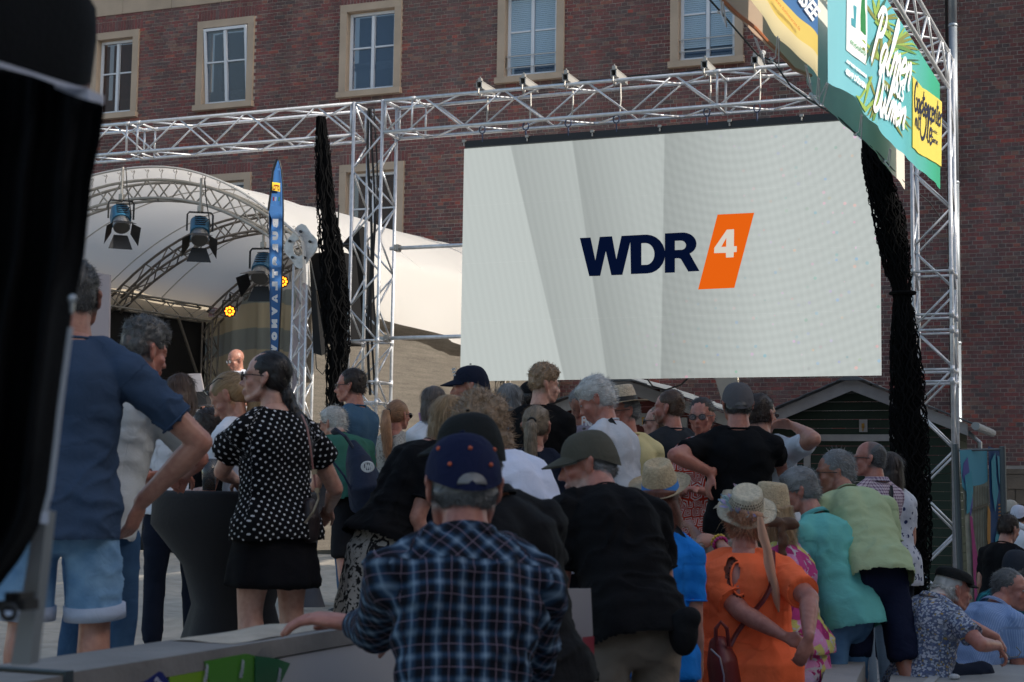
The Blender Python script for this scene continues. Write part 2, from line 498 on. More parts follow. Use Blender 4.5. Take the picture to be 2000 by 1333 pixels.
# windows
GLASS_B = plain('window_glass', (0.05, 0.10, 0.18), 0.06, 0, 0, spec=0.9)
GLASS_BR = plain('window_glass_brown_reflection', (0.07, 0.035, 0.025), 0.1, 0, 0, spec=0.5)  # reflection of a brick roof painted into the pane colour
CURT = plain('window_blind', (0.42, 0.50, 0.58), 0.7, 0, 0.2, 10)
SLATM = plain('blind_slat', (0.36, 0.50, 0.62), 0.5)
RAILM = plain('window_rail', (0.5, 0.47, 0.45), 0.4, 0.6)
for k, w in enumerate(WSPEC):
    x0, x1, z0, z1 = w
    fw = 0.165
    fr = obj('window_surround', MB().box(((x0 + x1) / 2, YF - .002, z1 - fw / 2 + .001), (x1 - x0, 0.12, fw)), SANDSTONE, bld)
    for sx_ in (x0 + fw / 2, x1 - fw / 2): obj('jamb', MB().box((sx_, YF, (z0 + z1 - fw) / 2 + .06), (fw, 0.12, z1 - z0 - .12 - fw)), SANDSTONE, fr)
    obj('sill', MB().box(((x0 + x1) / 2, YF - 0.03, z0 + 0.055), (x1 - x0 + 0.06, 0.2, 0.128)), SANDSTONE, fr)
    # reveal
    obj('reveal', MB().box((x0 + fw + .01, YF + .19, (z0 + z1) / 2), (.02, .26, z1 - z0 - .3)).box((x1 - fw - .01, YF + .19, (z0 + z1) / 2), (.02, .26, z1 - z0 - .3)).box(((x0 + x1) / 2, YF + .19, z1 - fw - .012), (x1 - x0 - 2 * fw - .045, .26, .02)), SANDSTONE, fr)
    ix0, ix1, iz0, iz1 = x0 + fw + .02, x1 - fw - .02, z0 + .12, z1 - fw - .02
    yw = YF + 0.12
    tilt = k == 1
    win = thing('window', '', '', (0, 0, 0)); del win['label']; del win['category']
    win.parent = bld; win.location = ((ix0 + ix1) / 2 + 12, yw - YF, iz0)
    wd, ht = ix1 - ix0, iz1 - iz0
    def wpart(name, boxes, mat):
        mb = MB()
        for bx in boxes: mb.box(*bx)
        me = mesh_from(mb.verts(), mb.f, name); o = link(name, me, mat, win); return o
    t = 0.06
    sash = [((0, 0, t * .75), (wd, .07, t * 1.5)), ((0, 0, ht - t / 2), (wd, .07, t)), ((-wd / 2 + t / 2, 0, ht / 2 + .01), (t, .066, ht - 2.2 * t)), ((wd / 2 - t / 2, 0, ht / 2 + .01), (t, .066, ht - 2.2 * t)),
            ((0, -0.004, ht / 2), (t * 1.15, .07, ht - 2.6 * t))]
    ty = ht * .56
    for sx in (-1, 1): sash.append(((sx * wd / 4, -.002, ty), (wd / 2 - 1.8 * t, .05, .032)))
    so = wpart('window_frame', sash, WHITEP)
    gm = GLASS_BR if k in (0, 5) else GLASS_B
    if k in (3, 4, 7):
        gm = GLASS_B
        sl = []
        nsl = 34
        for q in range(nsl):
            zz = ht * (0.16 if k != 4 else .18) + (ht * .8) * q / nsl
            for sx in (-1, 1): sl.append(((sx * wd / 4, .0, zz), (wd / 2 - 1.4 * t, .008, ht * .8 / nsl * .86)))
        wpart('roller_shutter', sl, SLATM)
        wpart('guard_rail', [((0, -.09, ht * .12), (wd + .1, .022, .022)), ((0, -.09, ht * .26), (wd + .1, .022, .022)), ((-wd / 2 - .03, -.08, ht * .19), (.02, .05, .3)), ((wd / 2 + .03, -.08, ht * .19), (.02, .05, .3))], RAILM)
        for s in win.children: pass
    if k == 1:
        wpart('curtain', [((-wd * .30, .09, ht * .5), (wd * .18, .01, ht * .9)), ((0, .08, ht * .12), (wd * .9, .01, ht * .16))], CURT)
    if k == 2:
        wpart('curtain', [((0, .08, ht * .34), (wd * .88, .01, ht * .1)), ((-wd * .25, .08, ht * .20), (wd * .3, .01, ht * .3))], CURT)
    if k == 0:
        wpart('curtain', [((-wd * .38, .055, ht * .5), (wd * .14, .01, ht * .9)), ((0, .055, ht * .13), (wd * .9, .01, ht * .17))], plain('beige_curtain', (.3, .24, .2), .8))
    # four panes
    pn = 0
    for (sx) in (-1, 1):
        for (za, zb) in ((t * 1.5, ty - .016), (ty + .016, ht - t)):
            pz = MB().box((sx * (wd / 4), .012 if k not in (3, 4, 7) else .03, (za + zb) / 2), (wd / 2 - 1.55 * t, .006, zb - za))
            link('pane', mesh_from(pz.verts(), pz.f, 'pane'), gm, win)
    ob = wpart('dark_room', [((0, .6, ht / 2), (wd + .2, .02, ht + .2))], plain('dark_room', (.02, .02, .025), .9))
    if tilt:
        for ch in win.children:
            if ch.name.split('.')[0] in ('window_frame', 'pane'): ch.rotation_euler = (0.10, 0, 0.0); 
        fo = wpart('outer_frame', [((-wd / 2 - .012, .03, ht / 2), (.05, .1, ht)), ((0, .03, ht + .02), (wd, .1, .05))], WHITEP)
for gm_ in (GLASS_B, GLASS_BR): gm_.node_tree.nodes['Principled BSDF'].inputs['Alpha'].default_value = .62
# downpipe
dp = thing('downpipe', 'grey zinc downpipe running down the brick wall on the right', 'pipe', (PIPE_X, YF - 0.16, 0))
ZINC = plain('zinc', (0.33, 0.37, 0.41), 0.45, 0.5, 0.1, 20, 0.15, 3)
PIPEZ0 = onY(1873, 845, YF - .16)[2]
PX = onY(1866, 450, YF - .16)[0]
dp.location = (PX, YF - 0.16, 0.0)
for k, (za, zb) in enumerate(((0.02, 4.3), (4.3, 7.3), (7.3, 10.3), (10.3, 14.0))):
    obj('pipe_length', MB().tube([(PX, YF - .16, za), (PX, YF - .16, zb)], 0.078 + .001 * (k % 2), 18), ZINC, dp, smooth=True)
    obj('collar', MB().lathe([(0.078, -.03), (.088, -.02), (.088, .02), (0.078, .03)], (PX, YF - .16, zb - .02), 18), ZINC, dp, smooth=True)
# inner-corner shadow left of the pipe, painted as a dark strip
obj('shadow_strip', MB().box((PX - .13, YF - .004, ZT / 2 + 1), (.05, .02, ZT - 2.2)), plain('shadow_strip', (.02, .017, .016), .95), bld)

# neighbouring building that keeps the square in the shade (out of the picture, to the right)
nb_ = thing('neighbouring_building', 'tall plain building right of the square that shades it', 'building', (20, -5, 0))
NBW = plain('neighbour_wall', (.20, .13, .11), .9, 0, .3, 8, .2, .5)
obj('wall', MB().box((25, -3, 9.15), (10, 62, 18.3)), NBW, nb_)

# ================================================================== trusses
SP = 0.47
def truss(name, label, p0, p1, up=(0, 0, 1), sp=SP, r=0.0255, bay=0.5, rb=0.0145, mat=None, group='aluminium trusses of the screen rig', frames=(), sides=(0, 1, 2, 3), phase=0, cat='truss'):
    mat = mat or ALU
    p0 = np.asarray(p0, float); p1 = np.asarray(p1, float)
    t = thing(name, label, cat, tuple(p0), group)
    d = p1 - p0; L = np.linalg.norm(d); d = d / L
    a = np.cross(np.asarray(up, float), d); a /= np.linalg.norm(a); b = np.cross(d, a)
    cs = [(-1, -1), (1, -1), (1, 1), (-1, 1)]
    for sx, sy in cs:
        o = a * sx * sp / 2 + b * sy * sp / 2
        cyl_between('chord', p0 + o, p1 + o, r, mat, t, 14)
    n = max(2, round(L / bay)); q = L / n
    for k in range(n):
        for si in sides:
            (x0, y0), (x1, y1) = cs[si], cs[(si + 1) % 4]
            o0 = a * x0 * sp / 2 + b * y0 * sp / 2; o1 = a * x1 * sp / 2 + b * y1 * sp / 2
            if (k + phase + si // 2) % 2: o0, o1 = o1, o0
            cyl_between('brace', p0 + d * (k * q + .015) + o0, p0 + d * ((k + 1) * q - .015) + o1, rb, mat, t, 8)
    for fr in (0.02, L - 0.02) + tuple(frames):
        for si in range(4):
            (x0, y0), (x1, y1) = cs[si], cs[(si + 1) % 4]
            cyl_between('frame_tube', p0 + d * fr + a * x0 * sp / 2 + b * y0 * sp / 2, p0 + d * fr + a * x1 * sp / 2 + b * y1 * sp / 2, rb * 1.15, mat, t, 8)
    # coupler sleeves
    for fr in frames:
        for sx, sy in cs:
            o = a * sx * sp / 2 + b * sy * sp / 2
            cyl_between('coupler', p0 + d * (fr - .05) + o, p0 + d * (fr + .05) + o, r * 1.18, mat, t, 12)
    return t
YT = 20.3 + SP / 2         # centre plane of the rig (front chords at 20.3)
ZTOP = 7.155 - 0.0255; ZC = ZTOP - SP / 2
XLT, XRT = -10.79 + SP / 2, -2.72 + SP / 2
XLT = -10.78 + SP / 2
XRT = onY(1783, 500, 20.3)[0] + SP / 2
truss('truss_tower', 'upright truss tower between the stage and the video screen', (XLT, YT, 0), (XLT, YT, ZTOP + 0.02), up=(0, 1, 0), frames=(2.0, 2.35, 2.7, 3.0, 3.6), group='upright truss towers')
truss('truss_tower', 'upright truss tower beside the downpipe at the right of the video screen', (XRT, YT, 0), (XRT, YT, ZTOP + 0.02), up=(0, 1, 0), frames=(2.9, 3.05, 3.55, 3.75, 4.3), group='upright truss towers', phase=1)
truss('truss_beam', 'horizontal truss beam from which the video screen hangs', (XLT + SP / 2 + .03, YT, ZC), (XRT - SP / 2 - .03, YT, ZC), frames=(0.45, 5.0), bay=0.62, group='horizontal truss beams')
truss('truss_beam', 'horizontal truss beam running left in front of the curved stage roof', (-17.5, YT, ZC), (XLT - SP / 2 - .03, YT, ZC), frames=(2.7, 2.9), bay=0.62, phase=1, group='horizontal truss beams')
side_dir = np.array([-0.028, -1.0, 0.0])
s0 = np.array([XRT, 20.3 - 0.03, ZC - .02]); 
truss('truss_beam', 'truss beam coming forward overhead with the advertising banners tied to it', s0 + side_dir * 0.02, s0 + side_dir * 11.5, bay=0.55, frames=(4.0,), group='horizontal truss beams')
# box corner blocks
# stays from tower to screen
for nm, (pa, pb), lab in (('support_pipe', ((762, 487), (905, 478)), 'upper horizontal steel pipe clamped between the truss tower and the screen'), ('support_pipe', ((742, 662), (903, 657)), 'lower horizontal steel pipe clamped between the truss tower and the screen')):
    a_ = onY(pa[0], pa[1], 20.5); b_ = onY(pb[0], pb[1], 20.5); b_[2] = a_[2] = (a_[2] + b_[2]) / 2; b_[0] += .5
    t = thing(nm, lab, 'pipe', tuple(a_))
    cyl_between('pipe', a_, b_, 0.028, ALU, t, 12)
    obj('clamp', MB().box(a_ + [0.12, -.0, 0], (.07, .11, .10)).tube([a_ + [.12, -.06, -.03], a_ + [.12, -.1, -.03]], .014, 6), ALU_D, t)

# ================================================================== video screen
YS = 20.45
SX0, SX1, SZ0, SZ1 = -9.06, -3.16, 3.0, 6.36
scr = thing('video_screen', 'large white LED video wall showing the channel logo', 'video screen', ((SX0 + SX1) / 2, YS, SZ0))
def emis(name, col, st=1.0):
    m, nt, b = mat_new(name); b.inputs['Base Color'].default_value = (0.003, 0.003, 0.003, 1); b.inputs['Roughness'].default_value = 1; b.inputs['Specular IOR Level'].default_value = 0
    b.inputs['Emission Color'].default_value = c4(col); b.inputs['Emission Strength'].default_value = st
    return m
m, nt, b = mat_new('screen_picture')
b.inputs['Base Color'].default_value = (0.03, 0.03, 0.03, 1); b.inputs['Roughness'].default_value = 0.6
geo = nd(nt, 'ShaderNodeNewGeometry'); sep = nd(nt, 'ShaderNodeSeparateXYZ'); nt.links.new(geo.outputs['Position'], sep.inputs[0])
def mth(op, a, c=None, d=None, clamp=False):
    n = nd(nt, 'ShaderNodeMath', operation=op); n.use_clamp = clamp
    for i, q in enumerate((a, c, d)):
        if q is None: continue
        if hasattr(q, 'links') or hasattr(q, 'is_linked'): nt.links.new(q, n.inputs[i])
        else: n.inputs[i].default_value = q
    return n.outputs[0]
X_, Z_ = sep.outputs[0], sep.outputs[2]
def linex(pxa, pxb):
    """a slanted line given by two pixels: returns x - xline(z)"""
    a = onY(*pxa, YS); c = onY(*pxb, YS); sl = (c[0] - a[0]) / (c[2] - a[2])
    return mth('SUBTRACT', X_, mth('ADD', mth('MULTIPLY', mth('SUBTRACT', Z_, float(a[2])), float(sl)), float(a[0])))
def stepf(v, w=0.012): return mth('DIVIDE', mth('ADD', v, w), 2 * w, clamp=True)
l1 = linex((997, 285), (1102, 740)); l2 = linex((1118, 277), (1186, 738)); l3 = linex((1298, 262), (1291, 736))
s1, s2, s3 = stepf(l1), stepf(l2), stepf(l3)
# brightness: base .63, after l1 -.12 and recovering, etc.
def bandf(s, l, depth, width):
    fall = mth('DIVIDE', mth('SUBTRACT', width, l), width, clamp=True)
    return mth('MULTIPLY', mth('MULTIPLY', s, fall), depth)
br_ = mth('SUBTRACT', 0.56, bandf(s1, l1, 0.14, 1.6))
br_ = mth('SUBTRACT', br_, bandf(s2, l2, 0.12, 2.2))
br_ = mth('SUBTRACT', br_, bandf(s3, l3, 0.13, 1.5))
# interference of the LED grid
wv = nd(nt, 'ShaderNodeTexWave', wave_type='BANDS', bands_direction='X'); wv.inputs['Scale'].default_value = 3.2; wv.inputs['Distortion'].default_value = 1.1; wv.inputs['Detail'].default_value = 0; wv.inputs['Detail Scale'].default_value = 0.3
mp = nd(nt, 'ShaderNodeMapping'); mp.inputs['Rotation'].default_value = (0, R_(12), 0); nt.links.new(geo.outputs['Position'], mp.inputs[0]); nt.links.new(mp.outputs[0], wv.inputs[0])
rg = nd(nt, 'ShaderNodeTexWave', wave_type='RINGS', rings_direction='SPHERICAL'); rg.inputs['Scale'].default_value = 2.6; rg.inputs['Distortion'].default_value = 0.6; rg.inputs['Detail'].default_value = 0
mp2 = nd(nt, 'ShaderNodeMapping'); mp2.inputs['Location'].default_value = (5.0, -YS, -7.6); nt.links.new(geo.outputs['Position'], mp2.inputs[0]); nt.links.new(mp2.outputs[0], rg.inputs[0])
rmask = mth('DIVIDE', mth('ADD', X_, 6.9), 1.6, clamp=True)
br_ = mth('ADD', br_, mth('MULTIPLY', mth('SUBTRACT', wv.outputs[1], .5), 0.022))
br_ = mth('ADD', br_, mth('MULTIPLY', mth('MULTIPLY', mth('SUBTRACT', rg.outputs[1], .5), 0.035), rmask))
grid = mth('MULTIPLY', mth('SINE', mth('MULTIPLY', X_, 400.0)), 0.012)
br_ = mth('ADD', br_, grid)
cmb = nd(nt, 'ShaderNodeCombineColor')
vor = nd(nt, 'ShaderNodeTexVoronoi'); vor.inputs['Scale'].default_value = 7.5; nt.links.new(geo.outputs['Position'], vor.inputs['Vector'])
near = mth('LESS_THAN', vor.outputs['Distance'], 0.17)
sepc = nd(nt, 'ShaderNodeSeparateColor'); nt.links.new(vor.outputs['Color'], sepc.inputs[0])
lowm = mth('DIVIDE', mth('SUBTRACT', 4.3, Z_), 1.3, clamp=True)
topm = mth('MULTIPLY', mth('DIVIDE', mth('ADD', X_, 5.6), 2.0, clamp=True), .8)
msk = mth('MULTIPLY', mth('MULTIPLY', near, mth('MAXIMUM', lowm, topm)), rmask)
rr = mth('ADD', mth('MULTIPLY', br_, 0.93), mth('MULTIPLY', msk, mth('SUBTRACT', mth('MULTIPLY', sepc.outputs[0], .5), .22)))
gg = mth('ADD', mth('MULTIPLY', br_, 1.0), mth('MULTIPLY', msk, mth('SUBTRACT', mth('MULTIPLY', sepc.outputs[1], .28), .14)))
bb = mth('ADD', mth('MULTIPLY', br_, 0.96), mth('MULTIPLY', msk, mth('SUBTRACT', mth('MULTIPLY', sepc.outputs[2], .3), .12)))
for k, q in enumerate((rr, gg, bb)): nt.links.new(q, cmb.inputs[k])
nt.links.new(cmb.outputs[0], b.inputs['Emission Color']); b.inputs['Emission Strength'].default_value = 0.76
SCRM = m
NX, NZ = 6, 4
cw, chh = (SX1 - SX0) / NX, (SZ1 - SZ0) / NZ
for i in range(NX):
    for j in range(NZ):
        obj('led_panel', MB().box((SX0 + (i + .5) * cw, YS + .04, SZ0 + (j + .5) * chh), (cw - .003, .08, chh - .003)), SCRM, scr)
obj('top_bar', MB().box(((SX0 + SX1) / 2 + .02, YS + .03, SZ1 + .055), (SX1 - SX0 - .02, .14, .10)), plain('screen_bar', (.018, .02, .024), .5), scr)
obj('back_frame', MB().box(((SX0 + SX1) / 2, YS + .14, (SZ0 + SZ1) / 2 + .03), (SX1 - SX0 - .1, .1, SZ1 - SZ0 - .1)), BLACKP, scr)
for i in range(7):
    xx = SX0 + .02 + i * (SX1 - SX0 - .04) / 6
    obj('bar_bolt', MB().box((xx, YS - .05, SZ1 + .1), (.05, .04, .035)).tube([(xx, YS - .05, SZ1 + .03), (xx, YS - .05, SZ1 + .12)], .012, 6), ALU_D, scr)
NAVY_E = emis('screen_navy', (0.001, 0.004, 0.022), .8); OR_E = emis('screen_orange', (0.78, 0.12, 0.006), .8); WH_E = emis('screen_white', (0.66, 0.62, 0.55), .8)
def scr_poly(name, px_outline, mat, dy, holes_=()):
    """flat shape on the screen; outlines in crop pixels (5x, origin 1100,380)"""
    bm = bmesh.new()
    def loop(pts):
        vs = [bm.verts.new(onY(1100 + x / 5, 380 + y / 5, YS) - np.array([0, dy, 0])) for x, y in pts]
        return [bm.edges.new((vs[i], vs[(i + 1) % len(vs)])) for i in range(len(vs))]
    es = loop(px_outline)
    for h in holes_: es += loop(h)
    bmesh.ops.triangle_fill(bm, use_beauty=True, use_dissolve=False, edges=es)
    c = sum((v.co for v in bm.verts), Vector()) / len(bm.verts)
    bmesh.ops.translate(bm, verts=bm.verts, vec=-c)
    me = bpy.data.meshes.new(name); bm.to_mesh(me); bm.free()
    o = link(name, me, mat, scr); o.location = c - Vector(scr.location); return o
def arc(cx, cy, rx, ry, a0, a1, n=12): return [(cx + rx * math.cos(R_(a0 + (a1 - a0) * k / n)), cy - ry * math.sin(R_(a0 + (a1 - a0) * k / n))) for k in range(n + 1)]
scr_poly('letter_w', [(163, 427), (268, 422), (315, 645), (357, 416), (478, 410), (520, 634), (570, 406), (672, 401), (579, 787), (471, 791), (417, 556), (362, 797), (255, 800)], NAVY_E, .004)
scr_poly('letter_d', [(655, 402), (800, 394)] + arc(815, 584, 182, 190, 88, -88) + [(662, 780)], NAVY_E, .006, [[(765, 479), (800, 477)] + arc(808, 584, 84, 106, 80, -80) + [(765, 690)]])
scr_poly('letter_r', [(994, 382), (1150, 374)] + arc(1170, 484, 133, 111, 85, -60) + [(1332, 750), (1222, 755), (1150, 632), (1128, 625), (1092, 626), (1092, 764), (993, 768)], NAVY_E, .005, [[(1092, 455), (1140, 453)] + arc(1150, 498, 50, 45, 75, -75) + [(1092, 545)]])
scr_poly('logo_square', [(1508, 198), (1866, 180), (1672, 914), (1318, 930)], OR_E, .004)
scr_poly('figure_four', [(1600, 346), (1670, 342), (1668, 508), (1697, 507), (1695, 563), (1667, 566), (1665, 615), (1592, 619), (1590, 572), (1475, 575), (1477, 524)], WH_E, .008, [[(1594, 425), (1593, 512), (1545, 515)]])
# hoist points on the beam
for i, pxx in enumerate((938, 1023, 1106, 1200, 1377, 1475)):
    py_ = {938: 172, 1023: 163, 1106: 154, 1200: 148, 1377: 131, 1475: 122}[pxx]
    p = onY(pxx, py_, 20.3); p[2] = ZTOP + .10
    cl = thing('hoist_clamp', ['leftmost hoist clamp on the screen beam', 'second hoist clamp from the left on the screen beam', 'third hoist clamp from the left on the screen beam', 'fourth hoist clamp from the left on the screen beam', 'second hoist clamp from the banner on the screen beam', 'hoist clamp on the screen beam nearest the banner'][i], 'clamp', tuple(p), 'hoist clamps carrying the screen')
    CREAM = plain('hoist_paint', (.36, .35, .33), .5)
    q = MB()
    for (cy, dz) in ((0, 0),): 
        for (dx, dz, sx, sz) in ((-.045, 0, .014, .12), (.045, 0, .014, .12), (0, .055, .1, .014), (0, -.055, .1, .014)): q.box(p + [dx * .85, .20, dz * .85], (sx, .5, sz * .85))
    obj('cross_rail', q, CREAM, cl)
    obj('hook', MB().tube([p + [0, -.06, -.06], p + [0, -.07, -.12], p + [.0, .0, -.17], p + [0, .05, -.12], p + [0, .05, -.05]], .012, 6), ALU_D, cl)
    obj('top_clamp', MB().box(p + [0, 0, .08], (.05, .06, .05)).tube([p + [0, 0, .08], p + [0, 0, .13]], .008, 6), ALU_D, cl)
    obj('chain', MB().tube([p + [0, .27, -.06], p + [0.01, .26, -.3], p + [0, .25, -.52]], .014, 6), ALU_D, cl)
    obj('shackle', MB().tube([p + [0 + .045 * math.cos(a), .1, -.62 + .06 * math.sin(a)] for a in np.linspace(0, 2 * math.pi, 13)], .010, 6).tube([p + [0, .1, -.68], p + [0, .12, -.80]], .012, 6), plain('blue_shackle', (.05, .07, .14), .4), cl)
for k in range(3):
    zz = ZTOP + .06 + .03 * k
    pts = []
    for i in range(26):
        x = XLT + .4 + (XRT - XLT - 1.0) * i / 25
        pts.append((x, 20.62 + .05 * k, zz + .05 * abs(math.sin(i * .95 + k)) * (1 if i > 8 else .2)))
    tag(obj('power_cable', MB().tube(pts, .012, 5), CABLE), ['lowest black cable looped along the top of the screen beam', 'middle black cable looped along the top of the screen beam', 'upper black cable looped along the top of the screen beam'][k], 'cable', 'cables along the screen beam')
# ================================================================== stage
SA = R_(6.7)
SAX = np.array([math.cos(SA), -math.sin(SA), 0.0]); SBX = np.array([math.sin(SA), math.cos(SA), 0.0])
HNG = np.array([-11.85, 20.95, 5.1])
def onP(px, py, p0, n):
    r = ray(px, py); return CAM + r * (((np.asarray(p0) - CAM) @ n) / (r @ n))
SWID, SDEP = 7.15, 8.1
def stg(u, s, z):             # u: 0 at right tower .. 1 left, s depth
    p = HNG - SAX * SWID * u + SBX * s; p[2] = z; return p
def archz(u, top=6.45): return 5.1 + (top - 5.1) * (1 - abs(2 * u - 1) ** 2.15)
stage = thing('concert_stage', 'open-air stage with curved white tarpaulin roof on arched trusses', 'stage', tuple(stg(.5, SDEP / 2, 0)))
TARP = translucent('tarpaulin', (0.84, 0.82, 0.79), 0.45, 0.6)
TARPIN = TARP
DARKT = alu('dark_truss', (0.22, 0.20, 0.18), 0.5)  # darker aluminium tone for the middle and rear trusses
# roof sheet
us = np.linspace(0, 1, 41)[::-1]; ss = np.linspace(-0.25, SDEP, 28)
G = []
for i, u in enumerate(us):
    row = []
    for s in ss:
        p = stg(u, s, archz(u) + .17)
        p = p + SAX * .012 * math.sin(s * 5 + u * 19) * (abs(2 * u - 1) ** 3)
        p[2] += .010 * math.sin(u * 41 + s * 9) * (1 - .6 * math.sin(math.pi * s / SDEP)) - 0.05 * math.sin(math.pi * ((s / SDEP * 2) % 1)) + .02 * math.sin(9 * u + 3 * s)
        row.append(p)
    G.append(row)
# side drape continues from u=0 downwards
side = [(0.0, 5.02), (-0.008, 4.8), (-0.014, 4.5), (-0.016, 4.25)]
def zlow(s):
    for (px, py) in ((0, 0),): pass
    return np.interp(s, [-.25, 0.5, 2.0, 3.9, 4.1, 8.1], [4.55, 4.35, 4.2, 4.12, 4.02, 3.93])
for u, f in ((-.004, 0.1), (-.010, .35), (-.015, .7), (-.016, 1.0)):
    row = []
    for s in ss:
        z0 = archz(0) + .15; row.append(stg(u + .006 * math.sin(s * 2.2 + f * 3) * f, s, z0 + (zlow(s) - z0) * f))
    G.append(row)
obj('roof_tarpaulin', MB().grid(G), TARP, stage, smooth=True)
# welded seams, front hem and the lacing hooks of the roof
SEAM = plain('tarpaulin_seam', (.58, .56, .53), .6)
for s_ in (1.6, 3.2, 4.8, 6.4): obj('roof_seam', MB().tube([stg(u, s_, archz(u) + .155 - 0.05 * math.sin(math.pi * ((s_ / SDEP * 2) % 1)) + .02 * math.sin(9 * u + 3 * s_)) for u in np.linspace(.0, 1, 36)], .013, 5), SEAM, stage)
obj('front_hem', MB().tube([stg(u, -.25, archz(u) + .165 + .02 * math.sin(9 * u - .75)) for u in np.linspace(.0, 1, 50)], .02, 6), SEAM, stage)
for u in np.linspace(.03, .7, 17):
    p_ = stg(u, -.06, archz(u) + .15)
    obj('lacing_hook', MB().tube([p_ + [0, 0, .0], p_ + [.0, -.05, -.09], p_ + [.02, -.06, -.14]], .007, 5).tube([p_ + [.03 * math.cos(a), -.06, .0 + .03 * math.sin(a)] for a in np.linspace(0, 6.3, 9)], .006, 4), ALU_D, stage)
# arches
def arch(s, parent, mat, r=.025, rb=.013, dz=(0, .30), dy=.26, name='arch', n=26, flip=0):
    sub = thing(name, '', '', (0, 0, 0)); del sub['label']; del sub['category']
    sub.parent = parent; sub.location = Vector(stg(.5, s, 6.0)) - Vector(parent.location)
    off = stg(.5, s, 6.0)
    def mk(nm, mb):
        v = mb.verts() - off; me = mesh_from(v, mb.f, nm, True); return link(nm, me, mat, sub)
    uu = np.linspace(0.0, 1, n + 1)
    chs = []
    for (d, y) in ((dz[0], 0), (dz[0], dy), (dz[1], 0), (dz[1], dy)):
        pts = [stg(u, s + y, archz(u) - .30 + d) for u in uu]; chs.append(pts)
        mk('chord', MB().tube(pts, r, 8, ref=(0, 1, 0)))
    for k in range(n):
        for a_, b_ in ((0, 2), (1, 3), (0, 1)):
            q0, q1 = (chs[a_][k], chs[b_][k + 1]) if (k + flip) % 2 else (chs[b_][k], chs[a_][k + 1])
            mk('brace', MB().tube([q0, q1], rb, 6))
    return sub
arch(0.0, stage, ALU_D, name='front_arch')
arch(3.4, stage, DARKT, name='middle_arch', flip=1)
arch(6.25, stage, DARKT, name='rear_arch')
# corner towers and eave beams
def minitruss(nm, p0, p1, up, parent, mat, sp=.24, r=.022, bay=.3):
    p0 = np.asarray(p0, float); p1 = np.asarray(p1, float); d = p1 - p0; L = np.linalg.norm(d); d /= L
    a = np.cross(np.asarray(up, float), d); a /= np.linalg.norm(a); b = np.cross(d, a); cs = [(-1, -1), (1, -1), (1, 1), (-1, 1)]
    sub = bpy.data.objects.new(nm, None); COL.objects.link(sub); sub.parent = parent
    if parent is not None: sub.location = Vector(p0) - Vector(parent.location)
    off = Vector(p0)
    cache = {}
    def seg(n_, q0, q1, rr):
        q0 = Vector(q0); q1 = Vector(q1); l = round((q1 - q0).length, 3)
        if (l, rr) not in cache:
            mb = MB().tube([(0, 0, -l / 2), (0, 0, l / 2)], rr, 8, ref=(1, 0, 0)); cache[(l, rr)] = mesh_from(mb.verts(), mb.f, n_, True); cache[(l, rr)].materials.append(mat)
        o = bpy.data.objects.new(n_, cache[(l, rr)]); COL.objects.link(o); o.parent = sub
        o.rotation_mode = 'QUATERNION'; o.rotation_quaternion = (q1 - q0).to_track_quat('Z', 'Y'); o.location = (q0 + q1) / 2 - off
    for sx, sy in cs: seg('chord', p0 + a * sx * sp / 2 + b * sy * sp / 2, p1 + a * sx * sp / 2 + b * sy * sp / 2, r)
    n = max(1, round(L / bay)); q = L / n
    for k in range(n):
        for si in range(4):
            (x0, y0), (x1, y1) = cs[si], cs[(si + 1) % 4]
            o0 = a * x0 * sp / 2 + b * y0 * sp / 2; o1 = a * x1 * sp / 2 + b * y1 * sp / 2
            if (k + si // 2) % 2: o0, o1 = o1, o0
            seg('brace', p0 + d * k * q + o0, p0 + d * (k + 1) * q + o1, r * .55)
    return sub
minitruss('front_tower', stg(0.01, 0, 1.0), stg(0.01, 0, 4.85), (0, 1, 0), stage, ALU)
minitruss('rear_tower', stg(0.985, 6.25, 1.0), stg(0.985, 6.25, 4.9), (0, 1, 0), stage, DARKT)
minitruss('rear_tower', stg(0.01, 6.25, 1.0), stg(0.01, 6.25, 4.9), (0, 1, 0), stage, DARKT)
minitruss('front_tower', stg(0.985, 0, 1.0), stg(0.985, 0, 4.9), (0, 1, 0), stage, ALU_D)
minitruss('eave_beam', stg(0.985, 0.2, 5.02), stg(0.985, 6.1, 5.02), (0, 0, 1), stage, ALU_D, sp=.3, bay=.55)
obj('corner_strut', MB().tube([stg(.97, 5.1, 4.85), stg(.985, 6.2, 3.2)], .03, 8), DARKT, stage)
# hinge plate at the right front corner
hp = stg(0.005, -.16, 5.12)
pr = []
for a in np.linspace(0, 2 * math.pi, 25)[:-1]:
    rr = .27 * (1 + .12 * math.cos(4 * a)); pr.append(hp - SAX * rr * 1.05 * math.cos(a) + np.array([0, 0, rr * 1.15 * math.sin(a)]))
hole = [hp - SAX * (.03 + .115 * math.cos(a)) + np.array([0, 0, -.02 + .13 * math.sin(a)]) for a in np.linspace(0, 2 * math.pi, 25)[:-1]]
mbp = MB(); v = np.array(pr + hole); vb = v + SBX * .02
f = []
for i in range(24):
    j = (i + 1) % 24
    f += [(i, j, 24 + j, 24 + i), (48 + i, 48 + 24 + i, 48 + 24 + j, 48 + j), (i, 48 + i, 48 + j, j), (24 + i, 24 + j, 72 + j, 72 + i)]
mbp.add(np.concatenate([v, vb]), f)
PLATE = plain('hinge_plate', (.55, .55, .56), .45, .4, .2, 30, .2, 10)
hpo = obj('hinge_plate', mbp, PLATE, stage)
for q in range(5):
    a = 0.4 + q * 1.25
    c = hp - SAX * .2 * math.cos(a) + np.array([0, 0, .22 * math.sin(a)]) - SBX * .02
    obj('bolt', MB().tube([c, c - SBX * .03], .022, 8), BLACKP, hpo)
